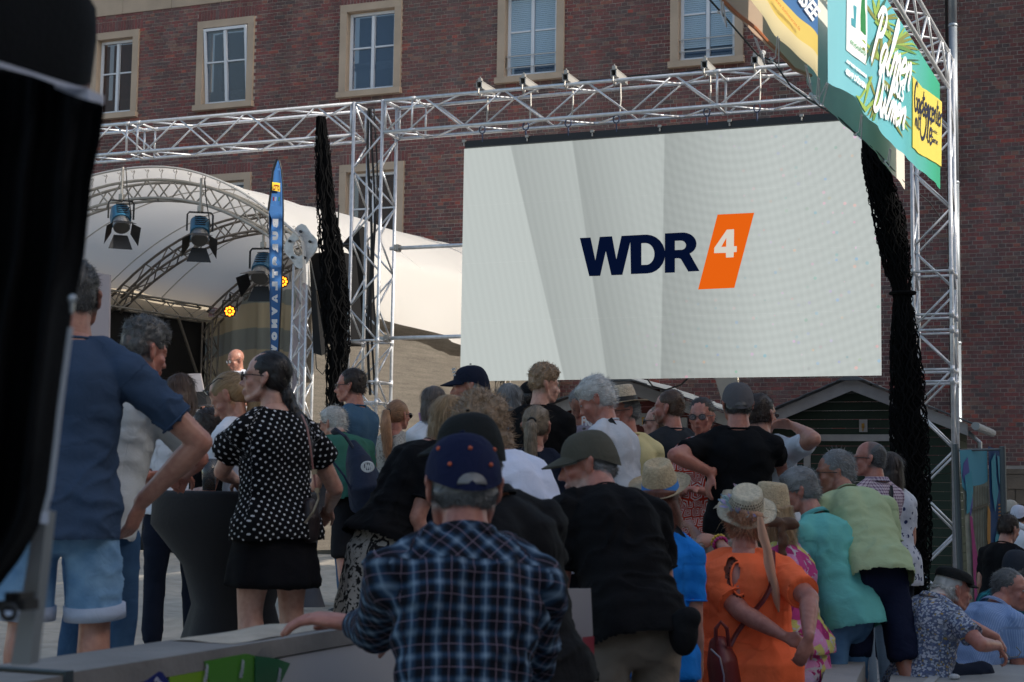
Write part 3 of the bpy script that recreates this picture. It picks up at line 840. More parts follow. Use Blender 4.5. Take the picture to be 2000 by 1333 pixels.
# floor, side wall, backdrop
obj('stage_floor', MB().box((0, 0, 0), (SWID, SDEP + 3.0, .12), M=np.stack([SAX, SBX, _up], 1)).verts() is None or MB().box(stg(.5, SDEP / 2 - 1.3, 1.18), (SWID, SDEP + 2.6, .12), M=np.stack([SAX, SBX, _up], 1)), plain('stage_boards', (.04, .038, .036), .8), stage)
obj('stage_skirt', MB().box(stg(.5, -2.55, .6), (SWID, .05, 1.1), M=np.stack([SAX, SBX, _up], 1)), BLACK, stage)
G = [[stg(1.02, s, 4.9), stg(1.02, s, 1.2)] for s in np.linspace(0, 6.4, 5)]
obj('side_wall', MB().grid(G, thick=(-.02, 0, 0)), BLACK, stage)
obj('eave_board', MB().prism([stg(1.035, -.2, 4.7), stg(1.035, 6.6, 4.7), stg(1.035, 6.6, 5.75), stg(1.035, -.2, 5.75)], (-.02, 0, 0)), plain('eave_cloth', (.42, .36, .27), .8), stage)
G = [[stg(u, 6.62, archz(u) + .16), stg(u, 6.62, 4.6)] for u in np.linspace(0, 1, 30)]
obj('rear_gable', MB().grid(G), TARP, stage)
# printed curtain at the back with pale waves
m, nt, b = mat_new('wave_curtain')
geo = nd(nt, 'ShaderNodeNewGeometry'); w1 = nd(nt, 'ShaderNodeTexWave', wave_type='BANDS', bands_direction='Z'); w1.inputs['Scale'].default_value = 0.34; w1.inputs['Distortion'].default_value = 7; w1.inputs['Detail'].default_value = 0; w1.inputs['Detail Scale'].default_value = .55
nt.links.new(geo.outputs['Position'], w1.inputs[0])
cr = nd(nt, 'ShaderNodeValToRGB'); cr.color_ramp.interpolation = 'EASE'; e = cr.color_ramp.elements
e[0].position = .55; e[0].color = (.72, .66, .50, 1); e[1].position = .62; e[1].color = (.40, .46, .46, 1)
nt.links.new(w1.outputs[1], cr.inputs[0]); nt.links.new(cr.outputs[0], b.inputs['Base Color']); b.inputs['Roughness'].default_value = .85
tl = nd(nt, 'ShaderNodeBsdfTranslucent'); nt.links.new(cr.outputs[0], tl.inputs[0]); mx = nd(nt, 'ShaderNodeMixShader'); mx.inputs[0].default_value = .5
nt.links.new(b.outputs[0], mx.inputs[1]); nt.links.new(tl.outputs[0], mx.inputs[2]); nt.links.new(mx.outputs[0], nt.nodes['Material Output'].inputs[0])
G = [[stg(u, 6.45 + .08 * math.sin(u * 60) + .06 * math.sin(u * 143), z) for z in np.linspace(5.5 if .1 < u < .9 else 5.0, 1.2, 6)] for u in np.linspace(0.0, 1.03, 90)]
obj('wave_curtain', MB().grid(G), m, stage, smooth=True)
# mesh windscreen closing the side of the stage and running on behind the screen
m, nt, b = mat_new('windscreen_mesh')
tc = nd(nt, 'ShaderNodeNewGeometry'); n1 = nd(nt, 'ShaderNodeTexNoise'); n1.inputs['Scale'].default_value = 120; n1.inputs['Detail'].default_value = 2
mp = nd(nt, 'ShaderNodeMapping'); mp.inputs['Scale'].default_value = (1, .35, 1); nt.links.new(tc.outputs['Position'], mp.inputs[0]); nt.links.new(mp.outputs[0], n1.inputs[0])
n2 = nd(nt, 'ShaderNodeTexNoise'); n2.inputs['Scale'].default_value = 9; mp3 = nd(nt, 'ShaderNodeMapping'); mp3.inputs['Scale'].default_value = (1, .12, 3); nt.links.new(tc.outputs['Position'], mp3.inputs[0]); nt.links.new(mp3.outputs[0], n2.inputs[0])
cr = nd(nt, 'ShaderNodeValToRGB'); e = cr.color_ramp.elements; e[0].position = .32; e[0].color = (.07, .062, .052, 1); e[1].position = .74; e[1].color = (.20, .178, .15, 1)
av = nd(nt, 'ShaderNodeMath', operation='MULTIPLY_ADD'); av.inputs[1].default_value = .35; nt.links.new(n2.outputs[0], av.inputs[0]); sc_ = nd(nt, 'ShaderNodeMath', operation='MULTIPLY'); sc_.inputs[1].default_value = .65; nt.links.new(n1.outputs[0], sc_.inputs[0]); nt.links.new(sc_.outputs[0], av.inputs[2])
nt.links.new(av.outputs[0], cr.inputs[0]); nt.links.new(cr.outputs[0], b.inputs['Base Color']); b.inputs['Roughness'].default_value = .8
WMESH = m
G = []
for s in np.linspace(.2, 8.9, 60):
    G.append([stg(.02, s, z) + SAX * (.03 * math.sin(s * 3 + z * .7) + .02 * math.sin(s * 7.3 - z)) for z in np.linspace(min(zlow(s) + .25, 5.0), 0.5, 14)])
tag(obj('windscreen_mesh', MB().grid(G), WMESH, None, smooth=True), 'brown mesh windscreen along the side of the stage behind the truss tower', 'mesh screen')
# far small white tower behind the young man
minitr = thing('truss_tower', 'small bright truss tower far behind the curly haired young man', 'truss', (-10.15, 28.3, 0), 'upright truss towers')
mt = minitruss('truss_section', (-10.15, 28.3, 0), (-10.15, 28.3, 3.2), (0, 1, 0), minitr, ALU, bay=.26)
mt.location = (0, 0, 0)

# ---- spotlights with barn doors
BLUE = plain('lamp_blue', (.03, .14, .25), .4, .1, .1, 20)
STEEL = plain('lamp_steel', (.25, .25, .25), .35, .7)
def spotlight(px, py, Y, label, yaw=.5, sc=1.0, top=None):
    c = onY(px, py, Y); t = thing('stage_spotlight', label, 'spotlight', tuple(c), 'blue theatre spotlights under the stage roof')
    Rz = Matrix.Rotation(yaw, 3, 'Z') @ Matrix.Rotation(R_(48), 3, 'X')   # body axis: local -Y points down/forward
    M = np.array(Rz) * sc
    def L(p): return c + M @ np.array(p)
    # body: box with rounded blue top, axis local y (back +y, front -y)
    prof = [(.15 * math.cos(a), .13 * math.sin(a) + .03) for a in np.linspace(0, math.pi, 9)] + [(-.15, -.13), (.15, -.13)]
    rings = [[L((x, y, z)) for x, z in prof] for y in (.2, -.08)]
    obj('housing', MB().loft([np.array(r) for r in rings]), BLUE, t)
    obj('back_plate', MB().box(L((0, .215, -.03)), (.27 * sc, .03 * sc, .2 * sc), M=np.array(Rz)), BLACKP, t)
    for k in range(5): obj('vent_rib', MB().box(L((0, .17 - k * .05, .165)), (.17 * sc, .012 * sc, .012 * sc), M=np.array(Rz)), BLACKP, t)
    obj('lens_tube', MB().tube([L((0, -.08, 0)), L((0, -.22, 0))], .135 * sc, 18), STEEL, t)
    obj('lens', MB().tube([L((0, -.222, 0)), L((0, -.23, 0))], .12 * sc, 18), plain('lamp_lens', (.12, .12, .12), .15), t)
    for k in range(7):
        obj('cooling_fin', MB().box(L((.152, .16 - k * .035, 0)), (.012 * sc, .014 * sc, .2 * sc), M=np.array(Rz)), STEEL, t)
    for (ax, sgn) in (('x', 1), ('x', -1), ('z', 1), ('z', -1)):
        def flap(w, o, k):   # trapezoid leaf
            if ax == 'x': return L((sgn * (.15 + k * .12), -.24 - k * .2, o * w))
            return L((o * w, -.24 - k * .2, sgn * (.15 + k * .12)))
        q = [flap(.11, -1, 0), flap(.11, 1, 0), flap(.19, 1, 1), flap(.19, -1, 1)]
        obj('barn_door', MB().prism(q, np.array(Rz) @ np.array([0, .004, 0.004])), BLACKP, t)
    # yoke and pipe
    tp = c + np.array([0, 0, .40 * sc]); s_ = np.array(Matrix.Rotation(yaw, 3, 'Z')) @ np.array([.2 * sc, 0, 0])
    obj('yoke', MB().tube([c + s_, c + s_ + [0, 0, .26 * sc], c + s_ * .85 + [0, 0, .30 * sc], c - s_ * .85 + [0, 0, .30 * sc], c - s_ + [0, 0, .26 * sc], c - s_], .016 * sc, 6), BLACKP, t)
    obj('hanger', MB().tube([c + [0, 0, .3 * sc], c + [0, 0, (top or .75)]], .022, 8).box(c + [0, 0, .36 * sc], (.07, .07, .09)), ALU_D, t)
    obj('cable', MB().tube([c + [.05, 0, .1], c + [.16, .02, .2], c + [.2, .0, .05], c + [.1, 0, .5], c + [.06, 0, (top or .75)]], .009, 5), CABLE, t)
spotlight(236, 428, 21.0, 'leftmost blue stage spotlight hanging under the front arch', yaw=.75, top=.85)
spotlight(390, 452, 21.0, 'blue stage spotlight in the middle with its lower flap hanging open', yaw=.6, top=.85)
spotlight(513, 525, 21.2, 'blue stage spotlight half hidden behind the tall blue flag', yaw=.25, top=.7, sc=1.05)
OREM = plain('led_orange', (.8, .2, .02), .4, emit=(1.0, .22, .01, 5.0))
def parlamp(px, py, Y, label):
    c = onY(px, py, Y); t = thing('led_spotlight', label, 'spotlight', tuple(c), 'round orange LED lamps')
    d = (CAM - c); d = d / np.linalg.norm(d) + np.array([-.1, 0, -.1]); d /= np.linalg.norm(d)
    obj('housing', MB().tube([c - d * .16, c - d * .03, c + d * .02], [.07, .115, .12], 18), BLACKP, t)
    xx = np.cross(d, _up); xx /= np.linalg.norm(xx); yy = np.cross(xx, d)
    for k in range(9):
        rr = .072 if k else 0; a = k * math.pi / 4
        q = c + d * .026 + xx * rr * math.cos(a) + yy * rr * math.sin(a)
        obj('led', MB().tube([q, q + d * .006], .024, 10), OREM, t)
    obj('yoke', MB().tube([c + xx * .14, c + xx * .14 + yy * .2, c - xx * .14 + yy * .2, c - xx * .14], .012, 6).tube([c + yy * .2, c + yy * .34], .02, 6), BLACKP, t)
parlamp(449, 608, 26.0, 'glowing orange LED lamp on the rear arch left of the flag')
parlamp(552, 550, 26.0, 'glowing orange LED lamp right behind the tall blue flag')

# ---- speakers hung in black net
spk = thing('line_array_speaker', 'tall black loudspeaker hanging tilted beside the stage tower', 'loudspeaker', tuple(onY(635, 590, 20.9)))
p = [onY(605, 495, 20.9), onY(668, 492, 20.9), onY(686, 672, 20.9), onY(640, 672, 20.9)]
obj('cabinet', MB().prism([p[0], p[1], p[2], p[3]], (0, .45, 0)), plain('speaker_cabinet', (.007, .007, .008), .8, 0, .2, 120, spec=.2), spk)
obj('flying_bar', MB().tube([onY(630, 482, 21), onY(690, 478, 21)], .03, 6).tube([onY(658, 482, 21), onY(662, 400, 21)], .012, 5), BLACKP, spk)
obj('side_cloth', MB().grid([[onY(604, 500, 20.85), onY(612, 690, 20.85)], [onY(616, 560, 20.8), onY(628, 695, 20.8)], [onY(634, 640, 20.85), onY(641, 690, 20.9)]]), BLACK, spk)
obj('cable_loop', MB().tube([onY(616, 690, 20.8), onY(618, 720, 20.8), onY(630, 732, 20.8), onY(640, 715, 20.8), onY(640, 690, 20.8)], .008, 5), CABLE, spk)
sp2 = thing('line_array_speaker', 'black loudspeaker frame seen through the truss tower', 'loudspeaker', tuple(onY(705, 560, 22)))
obj('cabinet', MB().prism([onY(668, 478, 22), onY(700, 440, 22), onY(722, 655, 22), onY(684, 668, 22)], (0, .3, 0)), plain('speaker_cabinet', (.012, .012, .013), .6, 0, .2, 120), sp2)
for k, (xa, xb) in enumerate(((722, 748), (728, 744), (733, 741))):
    tag(obj('tower_cable', MB().tube([onY(xa + 4 * math.sin(y / 60.0 + k), y, 20.6) for y in range(212, 800, 28)], .02 - .004 * k, 6), CABLE), ['thick black cable bundle running down inside the truss tower', 'thin black cable beside the bundle inside the truss tower', 'thinnest black cable on the right inside the truss tower'][k], 'cable', 'cables down the truss tower')

# ---- black gathered nets
NETM = plain('net_cord', (0.007, 0.007, 0.0075), 1.0, spec=0.05)
def net(label, pxs, Y, seed, n=54):
    """pxs: list of (y, xc, halfwidth) in photo pixels; strands spread over the width, real depth"""
    rg_ = np.random.default_rng(seed)
    a0 = onY(pxs[0][1], pxs[0][0], Y)
    t = thing('gathered_net', label, 'net', tuple(a0), 'black gathered nets')
    ys = np.array([q[0] for q in pxs]); xc = np.array([q[1] for q in pxs]); hw = np.array([q[2] for q in pxs])
    mb = MB()
    yy = np.arange(ys[0], ys[-1] + 1, 7.0)
    for k in range(n):
        u = rg_.uniform(-1, 1); d = rg_.uniform(-1, 1); ph = rg_.uniform(0, 6, 3); pts = []
        for y in yy:
            w = np.interp(y, ys, hw); c = np.interp(y, ys, xc)
            uu = np.clip(u + .18 * math.sin(y * .05 + ph[0]) + .12 * math.sin(y * .17 + ph[1]), -1.05, 1.05)
            q = onY(c + uu * w, y, Y); dd = math.sqrt(max(0, 1 - min(1, uu * uu))) * w / 3074 * 21 * d
            pts.append(q + np.array([0, dd, 0]))
        mb.tube(pts, rg_.uniform(.007, .013), 4, cap=False)
    core = MB(); rings = []
    for y in yy[::2]:
        w = np.interp(y, ys, hw) * .62; c = np.interp(y, ys, xc); q = onY(c, y, Y); rr = w / 3074 * 20.5
        rings.append(np.array([q + [rr * math.cos(a) * (1 + .22 * math.sin(5 * a + y * .031) + .1 * math.sin(3 * a - y * .05)), rr * .7 * math.sin(a), 0] for a in np.linspace(0, 2 * math.pi, 15)[:-1]]))
    core.loft(rings)
    obj('net_fold', core, NETM, t)
    lp = MB()
    for k in range(int(len(yy) * 1.6)):
        y = rg_.uniform(ys[0] + 30, ys[-1]); w = np.interp(y, ys, hw); c = np.interp(y, ys, xc); sgn = rg_.choice([-1, 1])
        q = onY(c + sgn * w, y, Y); rr = rg_.uniform(.02, .035)
        lp.tube([q + [rr * math.cos(a) * .9, 0, rr * 1.3 * math.sin(a)] for a in np.linspace(0, 2 * math.pi, 8)], .0055, 4, cap=False)
    o = obj('net_cord', mb, NETM, t); o['kind'] = 'stuff'
    o = obj('net_loop', lp, NETM, t); o['kind'] = 'stuff'
    return t
net('black net hanging gathered from the truss beside the loudspeaker', [(228, 627, 8), (300, 630, 13), (420, 638, 17), (520, 650, 24), (600, 655, 26), (680, 660, 22), (760, 655, 16), (840, 652, 16)], 20.0, 3)
net('large black net bunched and tied in the middle right of the video screen', [(262, 1690, 6), (330, 1712, 24), (420, 1735, 29), (520, 1752, 26), (566, 1762, 15), (580, 1762, 15), (640, 1766, 24), (760, 1773, 32), (900, 1777, 36), (1050, 1780, 38), (1180, 1775, 34), (1230, 1768, 26)], 19.85, 5, n=90)
tag(obj('net_tie', MB().tube([onY(1763, 573, 19.85) + [.15 * math.cos(a), .13 * math.sin(a), 0] for a in np.linspace(0, 2 * math.pi, 17)], .022, 6), NETM), 'black strap tied round the middle of the large net', 'strap')

# ---- tall blue feather flag
fl = thing('feather_flag', 'tall narrow blue feather flag in front of the stage', 'flag', tuple(P(540, 700, 15.5)))
FLB = translucent('flag_blue', (.03, .15, .42), .25)
def fl_px(x, y, d=15.5): return P(x, y, d)
outl = [(541, 312), (535, 330), (530, 360), (527, 400), (525, 412), (526, 500), (527, 600), (529, 700), (532, 860)]
outr = [(543, 314), (547, 330), (550, 360), (551, 410), (550, 480), (548, 560), (544, 640), (541, 720), (538, 860)]
G = []
for (xl, yl), (xr, yr) in zip(outl, outr):
    a_, b_ = fl_px(xl, yl, 15.5), fl_px(xr, yr, 15.62); G.append([a_, (a_ + b_) / 2 + [0, -.015, 0], b_])
obj('flag_cloth', MB().grid(G, thick=(0.002, .004, 0)), FLB, fl, smooth=True)
obj('flag_sleeve', MB().tube([fl_px(x + 1.5, y, 15.64) for x, y in outr], [.012] * 9, 6), BLACKP, fl)
obj('pole', MB().tube([fl_px(541, 720, 15.65), fl_px(537, 1010, 15.65)], .014, 6), ALU_D, fl)
edge = [(524, 412), (529, 375), (533, 335), (541, 311)]
obj('flag_edge', MB().tube([fl_px(x, y, 15.49) for x, y in edge], .012, 6), BLACKP, fl)
YEL = plain('print_yellow', (.7, .55, .03), .6); REDP = plain('print_red', (.55, .03, .03), .6); WHT = plain('print_white', (.75, .76, .78), .6)
q = [fl_px(532, 356, 15.46), fl_px(547, 358, 15.56), fl_px(547, 375, 15.56), fl_px(532, 372, 15.46)]
obj('yellow_print', MB().prism(q, (0, -.004, 0)), YEL, fl)
def text(name, body, mat, parent, origin, xdir, ydir, size, bold=0.0, align='LEFT', shear=0.0, width=None, thick=0.0):
    cu = bpy.data.curves.new(name, 'FONT'); cu.body = body; cu.size = size; cu.align_x = align; cu.offset = bold; cu.shear = shear; cu.resolution_u = 3; cu.extrude = thick
    o = bpy.data.objects.new(name, cu); COL.objects.link(o)
    bpy.context.view_layer.update()
    me = bpy.data.meshes.new_from_object(o.evaluated_get(bpy.context.evaluated_depsgraph_get()))
    bpy.data.objects.remove(o); bpy.data.curves.remove(cu)
    n = len(me.vertices); co = np.empty(n * 3); me.vertices.foreach_get('co', co); co = co.reshape(-1, 3)
    if width is not None and n:
        x0, x1 = co[:, 0].min(), co[:, 0].max(); co[:, 0] = (co[:, 0] - x0) * width / max(1e-6, x1 - x0)
    x = np.array(Vector(xdir).normalized()); y = np.array(ydir, float); y /= np.linalg.norm(y); z = np.cross(x, y); z /= np.linalg.norm(z)
    w = co @ np.stack([x, y, z]) ; me.vertices.foreach_set('co', w.ravel()); me.update()
    me.materials.clear(); me.materials.append(mat); me.name = name
    o = bpy.data.objects.new(name, me); COL.objects.link(o); o.location = Vector(origin)
    if parent is not None: o.parent = parent; o.location = Vector(origin) - Vector(parent.location)
    o['kind'] = 'stuff' if False else o.get('kind', '') or 'thing'; del o['kind']
    return o
def txt_px(name, body, mat, parent, fn, p0, p1, ptop, bold=0.0):
    """baseline from pixel p0 to p1 and cap height towards ptop; fn maps a pixel to its place on the sheet"""
    a_, b_, c_ = fn(*p0), fn(*p1), fn(*ptop)
    return text(name, body, mat, parent, a_, b_ - a_, c_ - a_, np.linalg.norm(c_ - a_) / .69, bold, width=np.linalg.norm(b_ - a_))
txt_px('lettering', 'LOTTO', REDP, fl, lambda x, y: fl_px(x, y, 15.45), (533, 371), (546, 373), (533, 361), .004)
for k, ch in enumerate('BURGTLAVNOV'):
    y = 428 + k * 24.5; x0 = 536.0 - k * .25
    txt_px('letter', ch, WHT, fl, lambda x, y: fl_px(x, y, 15.45), (x0 + 6, y), (x0 + 6, y + 17), (x0 - 2, y), .008)
for k, (xx, col) in enumerate(((534, REDP), (538, WHT), (545, plain('print_green', (.05, .3, .1), .6)))):
    obj('small_emblem', MB().box(fl_px(xx, 389, 15.46), (.012, .004, .04)), col, fl)
# pale tall sheet beside the tower, pale roller banner left
PALE = translucent('pale_lilac_sheet', (.55, .5, .56), .3)
tag(obj('pale_drape', MB().grid([[onY(588, 520, 21.6), onY(548, 800, 21.6)], [onY(612, 520, 21.6), onY(585, 800, 21.8)], [onY(618, 540, 21.6), onY(608, 800, 21.6)]]), PALE), 'pale lilac fabric drape hanging behind the stage tower', 'drape')
tag(obj('pale_banner', MB().prism([P(150, 528, 12), P(214, 537, 12), P(207, 1000, 12), P(150, 1000, 12)], (0, .02, 0)), plain('pale_pink_panel', (.48, .42, .44), .6)), 'pale pink upright banner behind the grey haired man on the left', 'banner')
# DJ desk and laptop
desk = thing('dj_desk', 'white topped mixing desk on the stage in front of the presenter', 'desk', tuple(P(400, 850, 20.5)))
obj('desk_top', MB().prism([P(340, 800, 20.2), P(480, 800, 20.2), P(480, 800, 21.3), P(340, 800, 21.3)], (0, 0, -.06)), plain('desk_white', (.5, .5, .53), .5), desk)
obj('desk_front', MB().prism([P(345, 812, 20.2), P(475, 812, 20.2), P(475, 905, 20.2), P(345, 905, 20.2)], (0, .05, 0)), plain('desk_panel', (.35, .36, .4), .6), desk)
lap = thing('laptop', 'open silver laptop on a black mixer on the stage desk', 'laptop', tuple(P(377, 790, 20.6)))
obj('screen_lid', MB().prism([P(356, 731, 20.7), P(393, 730, 20.7), P(400, 765, 20.6), P(362, 767, 20.6)], (0, -.02, 0)), plain('laptop_lid', (.35, .32, .32), .4, .3), lap)
obj('mixer', MB().prism([P(360, 768, 20.5), P(402, 766, 20.5), P(404, 790, 20.5), P(362, 792, 20.5)], (0, .3, 0)), BLACKP, lap)
obj('cable', MB().tube([P(362, 770, 20.4), P(370, 782, 20.4), P(385, 790, 20.35), P(386, 800, 20.3)], .012, 5), CABLE, lap)
# guy ropes / thin wire on the beam
# ================================================================== market huts
WOODW = plain('weathered_white_board', (.36, .35, .35), .75, 0, .5, 18, .2, 2.5)
BITU = plain('roof_felt', (.16, .18, .20), .8, 0, .4, 30, .15, 3)
def hut(label, peak, leftp, rightp, Y, depth, wallcol, door):
    pk, lf, rt = onY(*peak, Y), onY(*leftp, Y), onY(*rightp, Y)
    pk = np.array(pk); half = (rt[0] - lf[0]) / 2
    t = thing('market_hut', label, 'market hut', (pk[0], Y, 0), 'wooden market huts')
    wm = plain('hut_' + label.split()[0] + '_boards', wallcol, .7, 0, .4, 14, .2, 1.5)
    sl = abs(pk[2] - rt[2]) / (rt[0] - pk[0]); L = 1.0
    lx = 2 * pk[0] - rt[0]; ez = rt[2]
    # gable boards (horizontal planks)
    pw = 0.135; z = 0.05; wl, wr = lx + .28, rt[0] - .28
    while z < pk[2] - .12:
        zt = z + pw; a0 = max(wl, pk[0] - (pk[2] - .10 - z) / sl); a1 = min(wr, pk[0] + (pk[2] - .10 - z) / sl)
        if a1 - a0 > .1: obj('plank', MB().box(((a0 + a1) / 2, Y + .25 + .004 * (int(z * 50) % 2), z + pw / 2), (a1 - a0, .03, pw - .008)), wm, t)
        z = zt
    z = .05
    while z < ez - .05:
        obj('plank', MB().box((wr + .002, Y + .27 + depth / 2 - .2, z + pw / 2), (.03, depth - .5, pw - .008)), wm, t); z += pw
    for sgn, ex in ((-1, lx), (1, rt[0])):
        e = np.array([ex, 0, ez]); d = np.array([ex - pk[0], 0, ez - pk[2]]); d /= np.linalg.norm(d)
        q = [np.array([pk[0], Y, pk[2]]), np.array([ex, Y, ez]), np.array([ex, Y, ez - .17]), np.array([pk[0], Y, pk[2] - .19])]
        obj('fascia_board', MB().prism(q, (0, .03, 0)), WOODW, t)
        # felt roof with overlapping strips
        n = 5
        for k in range(n):
            f0, f1 = k / n, (k + 1) / n + .03
            A = np.array([pk[0], 0, pk[2] + .03]); B = np.array([ex, 0, ez + .03]) + d * .12
            p0, p1 = A + (B - A) * f0, A + (B - A) * min(f1, 1); lift = .012
            q = [p0 + [0, Y - .06, 0], p1 + [0, Y - .06, lift], p1 + [0, Y + depth, lift], p0 + [0, Y + depth, 0]]
            obj('felt_strip', MB().prism(q, (0, 0, .016)), BITU, t)
    obj('ridge_cap', MB().prism([(pk[0] - .22, Y - .08, pk[2] - .035), (pk[0], Y - .08, pk[2] + .07), (pk[0] + .22, Y - .08, pk[2] - .035)], (0, depth + .1, 0)), BITU, t)
    if door:
        # white framed shutter with hatch plate
        x0, x1, zt = onY(door[0], 900, Y + .2)[0], onY(door[1], 900, Y + .2)[0], onY(door[0], door[2], Y + .2)[2]
        for b_ in (((x0 - .05, Y + .2, zt / 2), (.10, .05, zt)), ((x1 + .05, Y + .2, zt / 2), (.10, .05, zt)), (((x0 + x1) / 2, Y + .2, zt + .052), (x1 - x0 + .2, .05, .10))):
            obj('frame_board', MB().box(*b_), WOODW, t)
        xm = onY(door[3], door[4], Y + .2)
        obj('latch_plate', MB().box((xm[0], Y + .21, xm[2]), (.12, .03, .19)), WOODW, t)
        obj('latch', MB().box((xm[0], Y + .185, xm[2] + .0), (.04, .03, .07)).tube([(xm[0], Y + .17, xm[2]), (xm[0], Y + .17, xm[2] - .08)], .012, 6), plain('brass', (.35, .2, .05), .4, .7), t)
    return t
h1 = hut('green market hut with a felt gable roof below the right end of the screen', (1663, 739), (1470, 822), (1890, 829), 24.0, 2.6, (.012, .030, .019), (1583, 1790, 862, 1686, 832))
gp = onY(1890, 829, 24.0)
obj('gutter', MB().tube([(gp[0] + .12, 23.9, gp[2] - .03), (gp[0] + .12, 26.6, gp[2] - .03)], .06, 10), ZINC, h1)
obj('gutter_pipe', MB().tube([(gp[0] - .05, 24.5, gp[2] - .1), (gp[0] + .12, 24.5, gp[2] - .25), (gp[0] + .12, 24.5, gp[2] - .9)], .035, 8), ZINC, h1)
h2 = hut('red market hut with a felt gable roof behind the man in the pale straw hat', (1216, 741), (1050, 800), (1425, 812), 22.6, 2.6, (.10, .012, .010), (1180, 1330, 830, 1257, 820))
tag(obj('roof_cable', MB().tube([onY(1262, 738, 22.5), onY(1275, 755, 22.5), onY(1300, 762, 22.5), onY(1330, 752, 22.5), onY(1345, 738, 22.5)], .014, 5), CABLE), 'black cable sagging below the screen over the red hut roof', 'cable')
tag(obj('pale_awning', MB().prism([onY(1395, 735, 27), onY(1440, 735, 27), onY(1445, 800, 27), onY(1412, 790, 27)], (0, .1, 0)), plain('cream_cloth', (.5, .46, .38), .8)), 'cream awning edge showing between the two hut roofs', 'awning')

# ================================================================== banners on the side truss
BX, BSL = XRT + SP / 2 + .035, 0.028
BYR = 20.3
def onB(px, py, off=0.0): return onX(px, py, BX + off, BSL, BYR)
def bpos(Y, z, off=0.0): return np.array([BX + BSL * (Y - BYR) + off, Y, z])
BCOL = {}
def sheet(name, label, topfn, botpx, mat, off=0.0, wav=.022, ys=None, ph=0.0, grp='advertising banners on the overhead truss'):
    """a hanging sheet: bottom edge through photo pixels, straight top edge at height topfn"""
    bot = [onB(x, y, off) for x, y in botpx]; Yb = np.array([p[1] for p in bot]); Zb = np.array([p[2] for p in bot]); o_ = np.argsort(Yb); Yb = Yb[o_]; Zb = Zb[o_]
    G = []
    for Y in np.linspace(Yb[0], Yb[-1], 70):
        zb = np.interp(Y, Yb, Zb); zt = topfn; row = []
        for f in np.linspace(0, 1, 12):
            z = zt + (zb - zt) * f
            row.append(bpos(Y, z, off + wav * math.sin(Y * 3.1 + ph + f * .8) * f * .6 + .25 * wav * math.sin(Y * 8.7 + 2 * f) * f))
        G.append(row)
    t = thing(name, label, 'banner', tuple(G[0][0]), grp)
    obj('sheet', MB().grid(G), mat, t, smooth=True)
    surf = (np.linspace(Yb[0], Yb[-1], 70), np.array(G))
    def place(px, py, lift=.006):
        p = onB(px, py, off); Y, z = p[1], p[2]
        f = 0
        zb = np.interp(Y, Yb, Zb); z = min(max(z, zb + .01), zt - .01); f = np.clip((zt - z) / max(.1, zt - zb), 0, 1)
        return bpos(Y, z, off + wav * math.sin(Y * 3.1 + ph + f * .8) * f * .6 + .25 * wav * math.sin(Y * 8.7 + 2 * f) * f + lift)
    return t, place
TZ = 6.62
ZT_A = onB(1836, 168)[2]
# green / turquoise sheet with a colour run along its length
m, nt, b = mat_new('banner_palms')
geo = nd(nt, 'ShaderNodeNewGeometry'); sep = nd(nt, 'ShaderNodeSeparateXYZ'); nt.links.new(geo.outputs['Position'], sep.inputs[0])
mr = nd(nt, 'ShaderNodeMapRange'); mr.inputs[1].default_value = 13.2; mr.inputs[2].default_value = 20.0; nt.links.new(sep.outputs[1], mr.inputs[0])
cr = nd(nt, 'ShaderNodeValToRGB'); e = cr.color_ramp.elements
e[0].position = 0; e[0].color = (.22, .58, .66, 1); e[1].position = 1; e[1].color = (.02, .36, .16, 1)
for p, c in ((.45, (.12, .50, .56)), (.62, (.10, .46, .44)), (.8, (.03, .42, .24))): q = e.new(p); q.color = c4(c)
nt.links.new(mr.outputs[0], cr.inputs[0]); nt.links.new(cr.outputs[0], b.inputs['Base Color']); b.inputs['Roughness'].default_value = .45
tl = nd(nt, 'ShaderNodeBsdfTranslucent'); nt.links.new(cr.outputs[0], tl.inputs[0]); mx = nd(nt, 'ShaderNodeMixShader'); mx.inputs[0].default_value = .2
nt.links.new(b.outputs[0], mx.inputs[1]); nt.links.new(tl.outputs[0], mx.inputs[2]); nt.links.new(mx.outputs[0], nt.nodes['Material Output'].inputs[0])
BANP = m
tb, pb = sheet('banner', 'turquoise and green banner with white brush lettering over palm leaves', ZT_A + .02, [(1616, 162), (1643, 173), (1670, 189), (1682, 222), (1697, 234), (1716, 246), (1732, 270), (1751, 292), (1792, 327), (1838, 370)], BANP)
TW = translucent('print_white_banner', (.86, .88, .88), .1); TL = [translucent('leaf_print_%s' % n, c, .15) for n, c in (('light', (.30, .45, .08)), ('mid', (.12, .28, .06)), ('dark', (.03, .12, .08)), ('olive', (.22, .24, .05)))]
TY = translucent('print_yellow_banner', (.78, .62, .10), .15); TG = translucent('print_green_banner', (.05, .35, .12), .5)
def bpoly(name, pts, mat, place, parent, lift=.008):
    """flat print on a hanging sheet, following its waves: the outline is refined"""
    q = []
    for i in range(len(pts)):
        a_, b_ = np.array(pts[i], float), np.array(pts[(i + 1) % len(pts)], float); n = max(1, int(np.linalg.norm(b_ - a_) / 12))
        q += [place(*(a_ + (b_ - a_) * k / n), lift) for k in range(n)]
    bm = bmesh.new(); vs = [bm.verts.new(p) for p in q]; es = [bm.edges.new((vs[i], vs[(i + 1) % len(vs)])) for i in range(len(vs))]
    bmesh.ops.triangle_fill(bm, use_beauty=True, edges=es); c = sum((v.co for v in bm.verts), Vector()) / len(bm.verts); bmesh.ops.translate(bm, verts=bm.verts, vec=-c)
    me = bpy.data.meshes.new(name); bm.to_mesh(me); bm.free(); o = link(name, me, mat, parent); o.location = c - Vector(parent.location); return o
